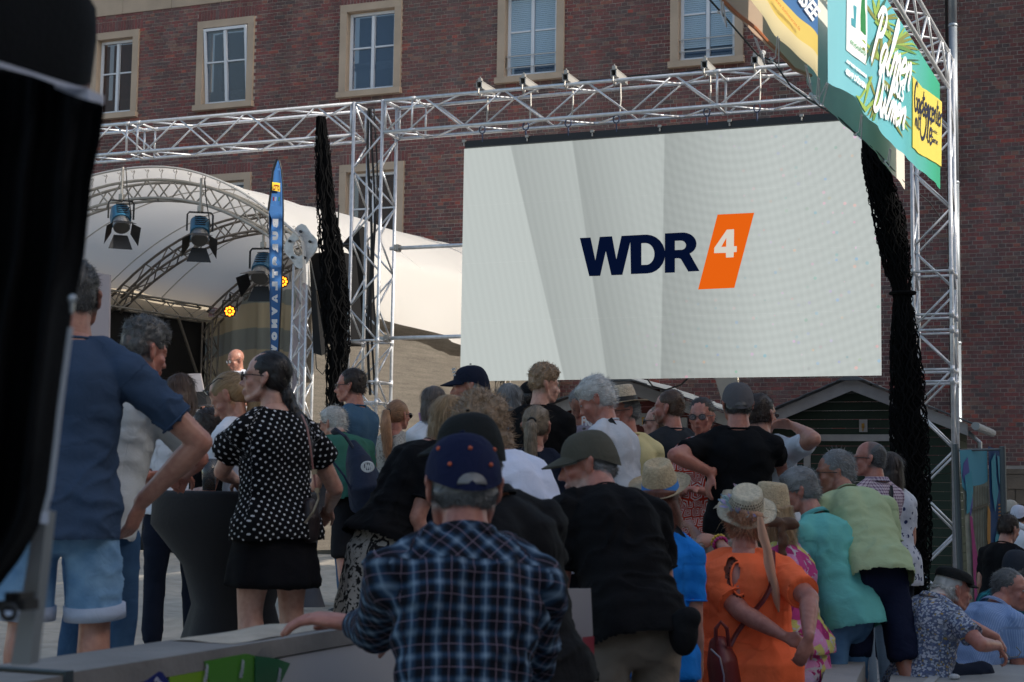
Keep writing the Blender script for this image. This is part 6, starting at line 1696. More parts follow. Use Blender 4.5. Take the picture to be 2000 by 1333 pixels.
    def wrinkle(vs, ns, amp, seed, freq=(8, 8, 3.2)):
        p = vs * np.array(freq) + sid * 3.7 + seed
        n1 = vnoise(p + vnoise(p * .7, 3)[:, None] * .8, seed); n2 = vnoise(p * 2.3, seed + 1)
        rdg = (1 - np.abs(n1) * 2); d = amp * (rdg * .8 + n2 * .35)
        if D < 9.6:
            sl_ = .7 if sid % 2 else -.7
            q_ = np.stack([(vs @ x1) * 11 + (vs @ u1) * 11 * sl_, (vs @ u1) * 17 - (vs @ x1) * 6 * sl_, (vs @ y1) * 13], 1) + seed + sid
            q_ = q_ + vnoise(vs * 5 + sid, 9)[:, None] * 1.2
            r3 = (1 - np.abs(vnoise(q_, seed + 2)) * 1.6).clip(0, 1) ** 3
            msk_ = smst(vnoise(vs * 4.2 + seed, sid + 2), -.35, .45)
            d = d + amp * 1.9 * r3 * msk_
        # bunching near the elbows, waist and arm pits
        for c_, r_, g_ in [(S[1] - u1 * .08, .12, 1.2), (S[-1] - u1 * .08, .12, 1.2), (spine(.15), .22, .9)]:
            w = np.exp(-((vs - c_) ** 2).sum(1) / (r_ * r_)); d = d + w * amp * g_ * np.sin((vs @ u1) * 75 + n1 * 3 + (vs @ x1) * 22) * .6
        return vs + ns * d[:, None]
    cv = float(np.clip(D * .0017, .0085, .021)) if not cut else .008; pvx = cv * (1.3 if D < 8 else 1.6)
    kind, tmat = top_
    g = {'tee': 1, 'polo': 1, 'tank': 1, 'shirt': 1, 'long': 1, 'flutter': 1, 'strap': 1, 'dress': 1, 'cold': 1}
    if kind:
        sb = MB(); f_ = fat
        if not fem: prof = [(hem, .184, .142, -.014), (0, .178, .136, -.012), (.18, .156, .117, .004), (.4, .163, .120, .004), (.62, .176, .123, 0), (.78, .172, .116, -.004), (.90, .128, .094, 0), (.985, .078, .070, .004)]
        else: prof = [(hem, .192, .146, -.016), (0, .186, .142, -.014), (.2, .145, .108, 0), (.4, .142, .108, 0), (.62, .152, .112, 0), (.78, .150, .104, -.002), (.90, .108, .084, 0), (.985, .068, .062, .004)]
        pts, rad = [], []
        for t, rx, ry, yo in prof:
            bx = f_ * (1 + belly * math.exp(-((t - .2) / .3) ** 2) * .25)
            x_, y_, u_ = sframe(max(0, t)); c_ = spine(max(0, t)) + (u_ * t * .5 * k if t < 0 else 0)
            c_ = c_ + y_ * (yo * k + belly * .05 * math.exp(-((t - .22) / .25) ** 2) * k)
            if t > .9: bx = 1 + (f_ - 1) * .4
            pts.append(c_); rad.append((rx * k * bx, ry * k * bx * (1 + (.12 if belly else 0))))
        sb.tube(pts, [(a_, b_) for a_, b_ in rad], 24, ref=(0, -1, 0)) if False else None
        rings = []
        aa = np.linspace(0, 2 * math.pi, 29)[:-1]
        for i, (t, rx, ry, yo) in enumerate(prof):
            x_, y_, u_ = sframe(max(0, min(1, t))); se = .86
            cx = np.sign(np.cos(aa)) * np.abs(np.cos(aa)) ** se; cy = np.sign(np.sin(aa)) * np.abs(np.sin(aa)) ** se
            fold = 1 + (.035 * np.sin(aa * 7 + sid) * (1 - min(1, max(0, t) * 2.2)) if t < .5 else 0)
            rings.append(pts[i] + np.outer(cx * rad[i][0] * fold, x_) + np.outer(cy * rad[i][1] * fold, y_))
        sb.loft(rings)
        # shoulder yoke
        for s in (-1, 1):
            sb.tube([N - u1 * .040 * k, N * .5 + S[s] * .5 + u1 * .004 * k, S[s] + x1 * s * .0], [(.046 * k, .062 * k), (.046 * k, .066 * k), (.056 * k * f_ ** .4, .062 * k * f_ ** .4)], 12, ref=(0, 0, 1), round_=True)
        if fem or bust:
            b_ = .062 * k * (1 + bust * .35)
            for s in (-1, 1): sb.ell(spine(.58) + sframe(.6)[1] * (.085 + bust * .03) * k * f_ + x1 * s * .07 * k, b_)
        sl = {'tee': sleeve, 'polo': sleeve, 'shirt': sleeve, 'long': 2.0, 'flutter': .5, 'strap': 0, 'tank': 0, 'dress': .3, 'cold': .75}[kind]
        ends = []
        for s in (-1, 1):
            E, Wp, _ = arm[s]
            if sl <= 0: continue
            e1 = min(sl, 1.0); fl_ = {'flutter': 1.75, 'tee': 1.27, 'polo': 1.22, 'shirt': 1.32, 'cold': 1.4}.get(kind, 1.2)
            q0 = S[s]; q1 = S[s] + (E - S[s]) * e1
            if kind == 'flutter': q1 = q1 + x1 * s * .02
            r0, r1 = ar * 1.42, ar * fl_ * (1.02 if e1 < .9 else .95)
            sb.tube([q0, q0 * .5 + q1 * .5, q1], [r0, (r0 + r1) / 2 * (1.0 if kind != 'flutter' else 1.05), r1], 16, round_=False)
            sb.ell(S[s], r0 * 1.03)
            if sl > 1: sb.tube([E, E * .5 + Wp * .5, E * .06 + Wp * .94], [r1 * 1.0, fr_ * 1.35, fr_ * 1.12], 14); sb.ell(E, r1)
            ends.append((q1, (E - S[s]) / UA, r1))
        sv, sn, sf = remesh(sb, cv, 3)
        sv = wrinkle(sv, sn, .0048 * foldamp * (1.3 if D < 6 else 1.1), 11)
        # the furrow of the spine, the shoulder blades and the hollow of the back
        U_ = sv @ x1; V_ = sv @ (N / np.linalg.norm(N)); bk = smst(-(sn @ y1), .2, .8); hN = np.linalg.norm(N)
        sv = sv + y1 * (bk * (.011 * np.exp(-(U_ / .028) ** 2) * smst(V_, .12 * k, .25 * k) * (1 - smst(V_, .8 * hN, hN)) - .010 * np.exp(-((np.abs(U_) - .085 * k) / .045) ** 2 - ((V_ - .74 * hN) / .08) ** 2) + .012 * np.exp(-((V_ - .22 * k) / .08) ** 2)))[:, None]
        if kind != 'dress':
            fa_ = np.asarray(sf); cen = sv[fa_].mean(1); nm_ = sn[fa_].mean(1); hp_ = pts[0]; x_, y_, u_ = sframe(0)
            dn = ((cen - hp_) @ u_ < .02) & ((nm_ @ u_) < -.62) & (np.abs((cen - hp_) @ x_) < .4); sf = fa_[~dn]
        uv = suv(sv)
        if cut:
            W_ = T0 + sv @ MBd.T; dv_ = W_ - CAM; dd_ = dv_ @ CF; px_ = 1000 + FPX * (dv_ @ CR) / dd_; py_ = 666.5 - FPX * (dv_ @ CU) / dd_
            ins = (((px_ - cut[0]) / cut[2]) ** 2 + ((py_ - cut[1]) / cut[3]) ** 2 < 1) & ((sn @ (MBd.T @ CF)) < 0)
            ff_ = np.asarray(sf); sf = ff_[~ins[ff_].all(1)]
        # open sleeves and hem look: nothing needed, the caps face down
        shirt = place({'long': 'shirt', 'shirt': 'shirt', 'polo': 'polo_shirt', 'dress': 'dress', 'flutter': 'blouse', 'strap': 'top', 'tank': 'top', 'cold': 'tunic'}.get(kind, 'tshirt'), from_arr('shirt', [(sv, sf)], uv=uv), tmat)
        # neck band / collar
        cb = MB(); aa = np.linspace(0, 2 * math.pi, 25)
        ny = .0
        if kind in ('polo', 'shirt', 'long'):
            rows = []
            for a in aa:
                o_ = x1 * math.cos(a) * nr * 1.18 + y1 * (math.sin(a) * nr * 1.22 + .008)
                drop = .02 * (math.sin(a) > .3)
                p0 = N + u1 * (.030 - drop) * k + o_ * .98; p1 = N + u1 * (.004 - drop) * k + o_ * 1.38; rows.append([p0, (p0 + p1) / 2 + u1 * .012 * k, p1])
            cb.grid(rows, thick=tuple(-u1 * .004)); me = mesh_from(cb.verts(), cb.f, 'collar', True, uv=suv(cb.verts()))
            place('collar', me, tmat)
        elif kind in ('tee',):
            cb.tube([N + x1 * math.cos(a) * nr * 1.26 + y1 * (math.sin(a) * nr * 1.2 + .010) + u1 * (.004 - .018 * (math.sin(a) > 0) * math.sin(a)) * k for a in aa], [(.009 * k, .006 * k)] * len(aa), 8)
            me = mesh_from(cb.verts(), cb.f, 'neckband', True, uv=suv(cb.verts())); place('neckband', me, tmat)
        # sleeve hems
        if D < 9 and kind in ('tee', 'polo', 'cold', 'shirt'):
            for q1, dd, r1 in ends:
                dd = dd / np.linalg.norm(dd); e1 = np.cross(dd, [.2, .3, 1]); e1 /= np.linalg.norm(e1); e2 = np.cross(dd, e1); hm = MB()
                hm.tube([q1 - dd * .004 + (e1 * math.cos(a) + e2 * math.sin(a)) * r1 * .965 for a in aa], [(.008, .0045)] * len(aa), 6)
                place('sleeve_hem', mesh_from(hm.verts(), hm.f, 'sleeve_hem', True, uv=suv(hm.verts())), tmat)
    if bot:
        bk_, bm_ = bot[0], bot[1]; ext = bot[2] if len(bot) > 2 else None
        pb_ = MB(); f_ = fat * (1.04 if fem else 1) * (.94 if hem < -.15 else 1)
        x0, y0, u0 = sframe(0)
        pb_.tube([u0 * (.02 if hem < -.1 else .06) * k, np.array([0, -.004, -.03 * k]), np.array([0, -.01, -.09 * k])], [(.145 * k * f_, .098 * k * f_), (.155 * k * f_, .108 * k * f_), (.156 * k * f_, .112 * k * f_)], 20, ref=(0, 1, 0), round_=True)
        for s in (-1, 1): pb_.ell(np.array([s * .072 * k, -.034 * k * f_, -.085 * k]), np.array([.080, .082, .085]) * k * f_)
        if bk_ in ('shorts', 'trousers'):
            for s in (-1, 1):
                Hj, Kn, An = legj[s]; fr = ext or (.75 if bk_ == 'shorts' else 2)
                w = 1.12 if bk_ == 'trousers' else 1.2
                if bk_ == 'shorts' and fr <= 1:
                    e_ = Hj + (Kn - Hj) * fr; pb_.tube([Hj + [0, 0, .0], Hj * .5 + e_ * .5, e_], [.080 * k * lr, .088 * k * lr, .083 * k * lr * 1.05], 16)
                else:
                    fr2 = (fr - 1) if fr < 2 else .94
                    pb_.tube([Hj + [0, 0, .02], Hj * .5 + Kn * .5, Kn], [.092 * k * lr, .078 * k * lr, .062 * k * lr], 16); pb_.ell(Kn, .062 * k * lr)
                    e_ = Kn + (An - Kn) * fr2; pb_.tube([Kn, Kn * .5 + e_ * .5, e_], [.062 * k * lr, .058 * k * lr, .052 * k * lr], 16)
        if bk_ in ('skirt', 'longskirt'):
            z1 = -(ext or .42); r1 = .25 if bk_ == 'longskirt' else .20
            rings = []
            for t in np.linspace(0, 1, 8):
                z = -.03 + (z1 + .03) * t; rr = .165 + (r1 - .165) * t; aa = np.linspace(0, 2 * math.pi, 49)[:-1]
                w = 1 + .05 * t * np.sin(aa * 9 + 1) + .03 * t * np.sin(aa * 14)
                rings.append(np.stack([np.cos(aa) * rr * w * f_, np.sin(aa) * rr * .8 * w * f_, np.full(48, z)], 1) * k)
            pb_.loft(rings[::-1])
        pv, pn_, pf = remesh(pb_, pvx, 3)
        pv = wrinkle(pv, pn_, .005 * foldamp, 23, (7, 7, 5))
        place({'shorts': 'shorts', 'trousers': 'trousers', 'skirt': 'skirt', 'longskirt': 'skirt'}[bk_], from_arr('bottom', [(pv, pf)], uv=np.stack([pv[:, 0] + .4 * pv[:, 1], pv[:, 2], pv[:, 1] * 0], 1)), bm_)
        if len(bot) > 3 and bot[3] == 'cuff':
            for s in (-1, 1):
                Hj, Kn, An = legj[s]; e_ = Hj + (Kn - Hj) * ext; dd = (Kn - Hj) / np.linalg.norm(Kn - Hj); r_ = .083 * k * lr * 1.05
                cm = MB().tube([e_ - dd * .045, e_ + dd * .005], [(r_ * 1.12, r_ * 1.12)] * 2, 28, cap=True); place('cuff', mesh_from(cm.verts(), cm.f, 'cuff', True, uv=cm.verts()), bot[4])
    if seat is None or True:
        for i, s in enumerate((-1, 1)):
            An = legj[s][2]; wf = T0 + MBd @ An
            px_, py_, d_ = proj(wf)
            if py_ > 1420: continue
            sh = MB().ell(An + [0, .055, -.045], np.array([.046, .135, .042]) * k).ell(An + [0, -.02, -.01], np.array([.04, .05, .05]) * k)
            v_, n_, f2 = remesh(sh, .022, 1); place('shoe', from_arr('shoe', [(v_, f2)]), plain('shoe_%.2f' % shoes[0], shoes, .6))
    # ---------------- hair
    rg_ = np.random.default_rng(100 + sid)
    if hair:
        hk_, hcname = hair[0], hair[1]; vol = hair[2] if len(hair) > 2 else 1.0
        hcol = np.array(HAIRC[hcname]); H = MB()
        def E_(c, r, m=None): H.ell(hp(*c), np.array(r) * HK, Rh if m is None else Rh @ m, 20, 14)
        strandlen, dens, comb = .020, 1500, np.array([0, -.35, -.55])
        if hk_ == 'short':
            E_((0, -.023, .040), (.079 + .002 * vol, .097, .086 + .005 * vol)); E_((0, -.045, .0), (.0775, .068, .075)); strandlen = .024 * vol; dens = 2400
        elif hk_ == 'curly':
            E_((0, -.012, .062), (.085, .100, .078 + .01 * vol)); E_((0, .03, .085), (.07, .07, .05)); E_((0, -.045, .01), (.075, .06, .06)); strandlen = .018; comb = np.array([0, 0, 0])
        elif hk_ == 'bigcurl':
            E_((0, -.02, .04), (.12, .12, .12)); E_((0, -.05, -.05), (.13, .09, .10)); strandlen = .036; dens = 3600; comb = np.array([0, -.1, -.5])
        elif hk_ == 'thin':
            E_((0, -.030, .028), (.0795, .088, .080)); E_((0, -.048, -.005), (.078, .065, .07)); strandlen = .016; dens = 1100
        elif hk_ == 'ring':
            E_((0, -.040, -.005), (.081, .074, .045)); strandlen = .014; dens = 900
        elif hk_ == 'full':
            E_((0, -.018, .044), (.085, .103, .090)); E_((0, -.045, -.005), (.083, .073, .080)); E_((0, .022, .082), (.068, .068, .035)); strandlen = .035 * vol; dens = 2600; comb = np.array([0, -.55, -.35])
        elif hk_ == 'bob':
            E_((0, -.022, .040), (.092, .106, .092)); E_((0, -.045, -.04), (.098, .085, .10)); E_((.0, -.05, -.09), (.092, .075, .06)); strandlen = .08; dens = 3200; comb = np.array([0, -.1, -1])
        elif hk_ in ('pony', 'braid', 'longpony'):
            E_((0, -.022, .037), (.0805, .098, .086)); E_((0, -.045, .0), (.079, .067, .075)); strandlen = .05; dens = 2400; comb = np.array([0, -1, -.15])
            b0 = (0, -.115, .015) if hk_ != 'braid' else (0, -.10, -.055)
            if hk_ == 'pony': pth = [b0, (0, -.150, .0), (.0, -.150, -.08), (0, -.13, -.17), (0, -.125, -.235)]; rr = [.020, .034, .040, .034, .010]
            elif hk_ == 'longpony': pth = [(0, -.10, .05), (.01, -.15, .05), (.02, -.165, -.04), (.03, -.15, -.15), (.03, -.14, -.26), (.03, -.13, -.33)]; rr = [.020, .034, .046, .046, .036, .012]
            else: pth = [b0, (.0, -.118, -.09), (.0, -.145, -.15), (.0, -.185, -.22), (.0, -.205, -.30), (0, -.205, -.39)]; rr = [.036, .030, .034, .034, .028, .012]
            PP = catmull3 = []
            Q = [hp(*b0)]
            for a_, b_ in zip(pth[:-1], pth[1:]):
                dv = (np.array(b_) - np.array(a_)) * HK; Q.append(Q[-1] + rotz(R_(hf - face)) @ dv)
            if hk_ == 'braid':
                for i in range(len(Q) - 1):
                    for f in (0, .34, .67):
                        c_ = Q[i] * (1 - f) + Q[i + 1] * f; j_ = int(round((i + f) * 3)); H.ell(c_ + rotz(R_(hf - face)) @ np.array([.010 * (-1) ** j_, 0, 0]), np.array([rr[i] * .95, rr[i] * .8, .027]) * HK, rotz(R_(hf - face)) @ roty(.5 * (-1) ** j_))
            else: H.tube(Q, [r_ * HK for r_ in rr], 14, round_=True)
            tail = Q
        elif hk_ == 'long':
            E_((0, -.022, .040), (.088, .104, .090)); E_((0, -.045, -.06), (.092, .08, .12)); E_((0, -.06, -.15), (.085, .06, .10)); strandlen = .10; dens = 3000; comb = np.array([0, -.05, -1])
        vx = max(hv * 1.15, .006)
        v_, n_, f2 = remesh(H, vx, 2)
        hl = (v_ - C) @ hr / HK
        amp = {'curly': .010, 'bigcurl': .016}.get(hk_, .0035)
        fq = {'curly': 48, 'bigcurl': 34}.get(hk_, 1)
        if fq > 1: v_ = v_ + n_ * (amp * (vnoise(hl * fq, sid) + .5 * vnoise(hl * fq * 2, sid + 1)))[:, None]
        else:
            st = vnoise(np.stack([np.arctan2(hl[:, 0], hl[:, 2] + .05) * 16, hl[:, 1] * 9, hl[:, 0] * 60], 1), sid); v_ = v_ + n_ * (amp * st + .0035 * vnoise(hl * 26, sid + 3))[:, None]
        hatlim = None
        if hat: hatlim = .022 if hat[0] != 'straw' else .045
        if hat and hat[0] == 'flat': hatlim = .03
        if hatlim is not None:
            hatlim_ = hatlim - (.048 * smst(-hl[:, 1], -.01, .08) if hat[0] in ('cap', 'bcap') else 0); c_e, r_e = np.array([0, -.012, .030]), np.array([.0785, .100, .086]); qn = (hl - c_e) / r_e; ln_ = np.linalg.norm(qn, axis=1); hi = (hl[:, 2] > hatlim_) & (ln_ > 1)
            hl2 = hl.copy(); hl2[hi] = c_e + (qn[hi] / ln_[hi][:, None]) * r_e; v_ = np.where(hi[:, None], C + (hl2 * HK) @ hr.T, v_)
        tone = .82 + .26 * vnoise(np.stack([hl[:, 0] * 160, hl[:, 1] * 25, hl[:, 2] * 22], 1), sid + 5)
        tone = tone[:, None] * np.ones(3)
        if hk_ in ('bob', 'pony', 'longpony') or hcname in ('grey', 'darkgrey'): tone = tone * (1 + .5 * np.clip(vnoise(hl * 14, sid + 9), -.6, 1))[:, None]
        hcol_v = np.clip(hcol * tone, 0, 1)
        # strands: ribbons growing out of the shell
        dens = int(dens * (1.0 if D < 8 else .6))
        # keep to points outside of the skull
        qs = hl; skull = ((qs - [0, -.012, .03]) / [.077, .098, .089]) ** 2; out_ = skull.sum(1) > 1.0
        face_ = ((qs - [0, .032, -.028]) / [.061, .061, .085]) ** 2; out_ &= face_.sum(1) > 1.02
        if hatlim is not None: out_ &= hl[:, 2] < hatlim_ - .010
        idx = np.nonzero(out_)[0]
        VV_, FF_, CC = [], [], []
        if len(idx):
            pick = rg_.choice(idx, dens); base = v_[pick] - n_[pick] * .002; nn = n_[pick]
            cw = hr @ comb
            if hk_ in ('bigcurl', 'curly'): dirv = nn * .9 + rg_.normal(size=(dens, 3)) * .75 + cw
            elif hk_ in ('bob', 'long'): dirv = nn * .10 + cw[None, :] + rg_.normal(size=(dens, 3)) * .06
            elif hk_ in ('pony', 'longpony', 'braid'):
                tgt_ = tail[0]; dv = tgt_ - base; near = np.linalg.norm(dv, axis=1); dv = dv / (near[:, None] + 1e-6)
                tl_ = np.array([0, 0, -1.0]); isl = (near < .05) | ((base - C) @ hr @ np.array([0, 1, 0]) < -.112 * HK)
                dirv = np.where(isl[:, None], tl_ + nn * .08, dv + nn * .06) + rg_.normal(size=(dens, 3)) * .04
            else: dirv = nn * .34 + cw * .8 + rg_.normal(size=(dens, 3)) * .22
            tang = dirv - nn * (np.minimum(0, (dirv * nn).sum(1)))[:, None]; tang /= np.linalg.norm(tang, axis=1)[:, None] + 1e-9
            ln = strandlen * HK * rg_.uniform(.5, 1.25, dens); fly = rg_.random(dens) < .03; ln = np.where(fly, ln * 1.4 + .003, ln); tang = np.where(fly[:, None], tang + nn * .35 + rg_.normal(size=(dens, 3)) * .2, tang); tang /= np.linalg.norm(tang, axis=1)[:, None] + 1e-9
            bend = (nn * -.25 + rg_.normal(size=(dens, 3)) * (.15 if fq == 1 else .8))
            wd = np.cross(tang, nn); wd /= np.linalg.norm(wd, axis=1)[:, None] + 1e-9; wid = (.0010 if D < 8 else .0014) * (1.3 if fq > 1 else 1)
            p0 = base; p1 = p0 + tang * (ln * .5)[:, None] + nn * (.002); t2 = tang + bend * .6; t2 /= np.linalg.norm(t2, axis=1)[:, None]; p2 = p1 + t2 * (ln * .5)[:, None]
            for j in range(dens):
                pass
            vv = np.stack([p0 - wd * wid, p0 + wd * wid, p1 + wd * wid * .8, p1 - wd * wid * .8, p2], 1).reshape(-1, 3)
            b = len(v_); ar_ = np.arange(dens) * 5 + b
            ff = [(a, a + 1, a + 2, a + 3) for a in ar_] + [(a + 3, a + 2, a + 4) for a in ar_]
            cc = np.repeat(np.clip(hcol * rg_.uniform(.75, 1.35, (dens, 1)), 0, 1), 5, 0)
            allv = np.concatenate([v_, vv]); allf = [tuple(q_) for q_ in (f2.tolist() if isinstance(f2, np.ndarray) else f2)] + ff
            me = mesh_from(allv, allf, 'hair', True, col=np.concatenate([hcol_v, cc]))
        else: me = from_arr('hair', [(v_, f2)], col=hcol_v)
        place('hair', me, HAIR)
        if hk_ in ('pony', 'longpony', 'braid'):
            tb2 = MB().tube([tail[0] + rotz(R_(hf - face)) @ np.array([.024 * math.cos(a), -.012, .024 * math.sin(a)]) * HK for a in np.linspace(0, 2 * math.pi, 13)], .006, 6)
            place('hair_tie', mesh_from(tb2.verts(), tb2.f, 'hair_tie', True), plain('hair_tie', (.01, .01, .012), .6))
    if eyes:
        for s in (-1, 1):
            e_ = MB().ell(hp(s * .031, .0815, .003), np.array([.0115, .009, .0062]) * HK, Rh, 10, 8); place('eye', mesh_from(e_.verts(), e_.f, 'eye', True), plain('eye_white', (.35, .32, .30), .2))
            e_ = MB().ell(hp(s * .031, .0875, .003), np.array([.0052, .004, .0052]) * HK, Rh, 10, 8); place('iris', mesh_from(e_.verts(), e_.f, 'iris', True), plain('iris', (.03, .025, .02), .15))
    # ---------------- glasses
    if glasses:
        gk, gc = glasses[0], glasses[1]; lm = plain('dark_lens', (.006, .006, .008), .08); cl = plain('clear_lens', (.30, .32, .34), .08, trans=.85); fm = plain('frame_%s' % gk, gc, .3)
        up_ = glasses[2] if len(glasses) > 2 else 0.0     # pushed up on the head
        dy, dz = (-.020, .085) if up_ else (0, 0)
        for s in (-1, 1):
            cc = (s * .033, .101 + dy, -.002 + dz); rr = (.024, .0185) if gk != 'rect' else (.025, .0145)
            ring = [hp(cc[0] + rr[0] * math.cos(a), cc[1] - .10 * abs(s * .033 + rr[0] * math.cos(a)) * .6, cc[2] + rr[1] * math.sin(a)) for a in np.linspace(0, 2 * math.pi, 17)]
            fm_ = MB().tube(ring, (.0018 if gk != 'sun' else .0028) * (1.5 if D > 9 else 1.1), 6); place('spectacle_rim', mesh_from(fm_.verts(), fm_.f, 'rim', True), fm)
            ls = MB(); ls.prism(ring[:-1], hr @ np.array([0, -.0012, 0])); place('lens', mesh_from(ls.verts(), ls.f, 'lens'), lm if gk == 'sun' else cl)
            tp_ = MB().tube([hp(s * .060, .094 + dy, .004 + dz), hp(s * .079, .05 + dy, .006 + dz), hp(s * .084, -.01 + dy, .004 + dz), hp(s * .082, -.028 + dy, -.012 + dz)], (.0024 if gk == 'sun' else .0017) * (1.5 if D > 9 else 1.1), 6)
            place('temple', mesh_from(tp_.verts(), tp_.f, 'temple', True), fm)
        br__ = MB().tube([hp(-.010, .104 + dy, .002 + dz), hp(.010, .104 + dy, .002 + dz)], .0022, 6); place('bridge', mesh_from(br__.verts(), br__.f, 'bridge', True), fm)
    # ---------------- headgear
    if hat:
        hk_, hc_ = hat[0], hat[1]
        if hk_ in ('cap', 'bcap'):
            mt = cloth('cap_cloth_%.3f_%.3f_%.3f' % hc_, hc_, rough=.8)
            c_ = np.array([0, -.010, .040]); r_ = np.array([.090, .110, .088])
            ny_, nz_ = 40, 10; G = []
            for a in np.linspace(0, 2 * math.pi, ny_ + 1):
                row = []
                for e in np.linspace(0, math.pi / 2, nz_):
                    seam = 1 - .022 * abs(math.cos(3 * a)) ** 18 * math.cos(e)
                    z = math.sin(e) * (1.08 if e < 1.2 else 1.06); rr = math.cos(e) ** .82 if e < math.pi / 2 - 1e-3 else 0
                    x = math.cos(a) * rr * r_[0] * seam; y = math.sin(a) * rr * r_[1] * seam
                    row.append(hp(x, y + c_[1] - .004, c_[2] - .012 + z * r_[2] - .052 * max(0, -math.sin(a)) ** 1.3 * (1 - math.sin(e)) ** 1.5 - .012 * (1 - math.sin(e)) ** 2))
                G.append(row)
            G = np.array(G)
            if hk_ == 'bcap':     # strap opening at the back: the cloth is left out there
                pass
            mb = MB().grid(G); vv = mb.verts(); me = mesh_from(vv, mb.f, 'cap_crown', True, uv=vv - C)
            hto = place('cap', me, mt)
            bl = []
            for a in np.linspace(R_(18), R_(162), 15):
                o_ = []
                for f in np.linspace(0, 1, 5):
                    rx_, ry_ = .084 + .004 * f, .098 + (.085 * math.sin(a) ** .8) * f
                    o_.append(hp(math.cos(a) * rx_, c_[1] + math.sin(a) * ry_, .030 + .012 * math.sin(a) - .028 * f * math.sin(a) - .018 * (math.cos(a)) ** 2 * f * 1.1))
                bl.append(o_)
            mb = MB().grid(bl, thick=tuple(hr @ np.array([0, 0, -.005 * HK]))); vv = mb.verts(); place('cap_peak', mesh_from(vv, mb.f, 'cap_peak', True, uv=vv - C), mt)
            mb = MB().ell(hp(0, -.014, .128), np.array([.007, .007, .004]) * HK, Rh); place('cap_button', mesh_from(mb.verts(), mb.f, 'cap_button', True, uv=mb.verts()), mt)
            if len(hat) > 2 and hat[2] == 'dots':
                for a in range(6):
                    for e in (.62,):
                        an = a * math.pi / 3 + math.pi / 6; rr = math.cos(e) ** .82
                        q_ = hp(math.cos(an) * rr * r_[0] * 1.0, math.sin(an) * rr * r_[1] + c_[1] - .004, c_[2] - .014 + math.sin(e) * 1.08 * r_[2] - .052 * max(0, -math.sin(an)) ** 1.3 * (1 - math.sin(e)) ** 1.5)
                        mb = MB().ell(q_, .0052 * HK); place('cap_eyelet', mesh_from(mb.verts(), mb.f, 'cap_eyelet', True), plain('eyelet_orange', (.55, .10, .04), .6))
                for an, e in ((-2.15, .30), (-.98, .30)):
                    rr = math.cos(e) ** .82; q_ = hp(math.cos(an) * rr * r_[0], math.sin(an) * rr * r_[1] + c_[1] - .004, c_[2] - .014 + math.sin(e) * 1.08 * r_[2] - .052 * max(0, -math.sin(an)) ** 1.3 * (1 - math.sin(e)) ** 1.5)
                    mb = MB().ell(q_, .0052 * HK); place('cap_eyelet', mesh_from(mb.verts(), mb.f, 'cap_eyelet', True), plain('eyelet_orange', (.55, .10, .04), .6))
            if len(hat) > 2 and hat[2] in ('dots', 'open'):
                ap = [hp(.034 * math.cos(a), -.1225 + .006 * abs(math.cos(a)), -.020 + .026 * max(0, math.sin(a))) for a in np.linspace(0, math.pi, 13)]
                mb = MB().prism(ap, hr @ np.array([0, -.006 * HK, 0])); place('hair_patch', mesh_from(mb.verts(), mb.f, 'hair_patch', True, col=np.tile(np.array(HAIRC[hair[1]]) * 1.1, (len(mb.verts()), 1))), HAIR)
        elif hk_ == 'flat':
            mt = cloth('flat_cap_cloth', hc_, rough=.8); G = []
            for a in np.linspace(0, 2 * math.pi, 33):
                row = []
                for e in np.linspace(0, math.pi / 2, 9):
                    rr = math.cos(e) ** .6 if e < math.pi / 2 - 1e-3 else 0; sl_ = .020 * math.sin(a)
                    row.append(hp(math.cos(a) * rr * .094, -.002 + math.sin(a) * rr * (.118 if math.sin(a) > 0 else .108), .052 - sl_ * rr + math.sin(e) ** .8 * .066))
                G.append(row)
            mb = MB().grid(G); vv = mb.verts(); place('flat_cap', mesh_from(vv, mb.f, 'flat_cap', True, uv=vv - C), mt)
            bl = [[hp(math.cos(a) * .082, math.sin(a) * .100, .040 + .0 * f) + hr @ np.array([0, .05 * f * math.sin(a), -.020 * f]) * HK for f in (0, .5, 1)] for a in np.linspace(R_(20), R_(160), 13)]
            mb = MB().grid(bl, thick=tuple(hr @ np.array([0, 0, .006 * HK]))); vv = mb.verts(); place('cap_peak', mesh_from(vv, mb.f, 'cap_peak', True, uv=vv - C), mt)
        elif hk_ == 'beanie':
            mb = MB().ell(hp(0, -.012, .050), np.array([.084, .104, .082]) * HK, Rh, 20, 14); place('beanie', mesh_from(mb.verts(), mb.f, 'beanie', True, uv=mb.verts()), cloth('beanie_cloth', hc_))
        elif hk_ == 'straw':
            # hat: ('straw', colour, band colour, brim radius, crown radius, crown height, tilt back deg, droop, weave)
            _, hc_, bc, br_r, cr_r, cr_h, tb, droop = hat[:8]; open_ = len(hat) > 8
            HR = hr @ rotx(R_(tb)) @ roty(R_(-tb * .25)) ; o_ = hp(0, -.012, .058)
            def hh(x, y, z): return o_ + HR @ (np.array([x, y, z]) * HK)
            mt = plain('straw_%.2f_%.2f' % (hc_[0], cr_h), hc_, .75, 0, .9, 110, .18, 60)
            G = []
            for a in np.linspace(0, 2 * math.pi, 49):
                row = []
                for rr, z in (((.0005, cr_h * .93), (cr_r * .55, cr_h * .985), (cr_r * .80, cr_h), (cr_r * .92, cr_h * .94), (cr_r * .98, cr_h * .5), (cr_r * 1.04, .0)) if open_ else ((.0005, cr_h * .90), (cr_r * .34, cr_h * .94), (cr_r * .60, cr_h * 1.0), (cr_r * .76, cr_h * .94), (cr_r * .86, cr_h * .72), (cr_r * .96, cr_h * .35), (cr_r * 1.04, .0))):
                    if not open_: zz = z - (.012 * math.exp(-((rr / (cr_r * .45)) ** 2))) 
                    else: zz = z
                    row.append(hh(math.cos(a) * rr, math.sin(a) * rr * 1.16, zz))
                G.append(row)
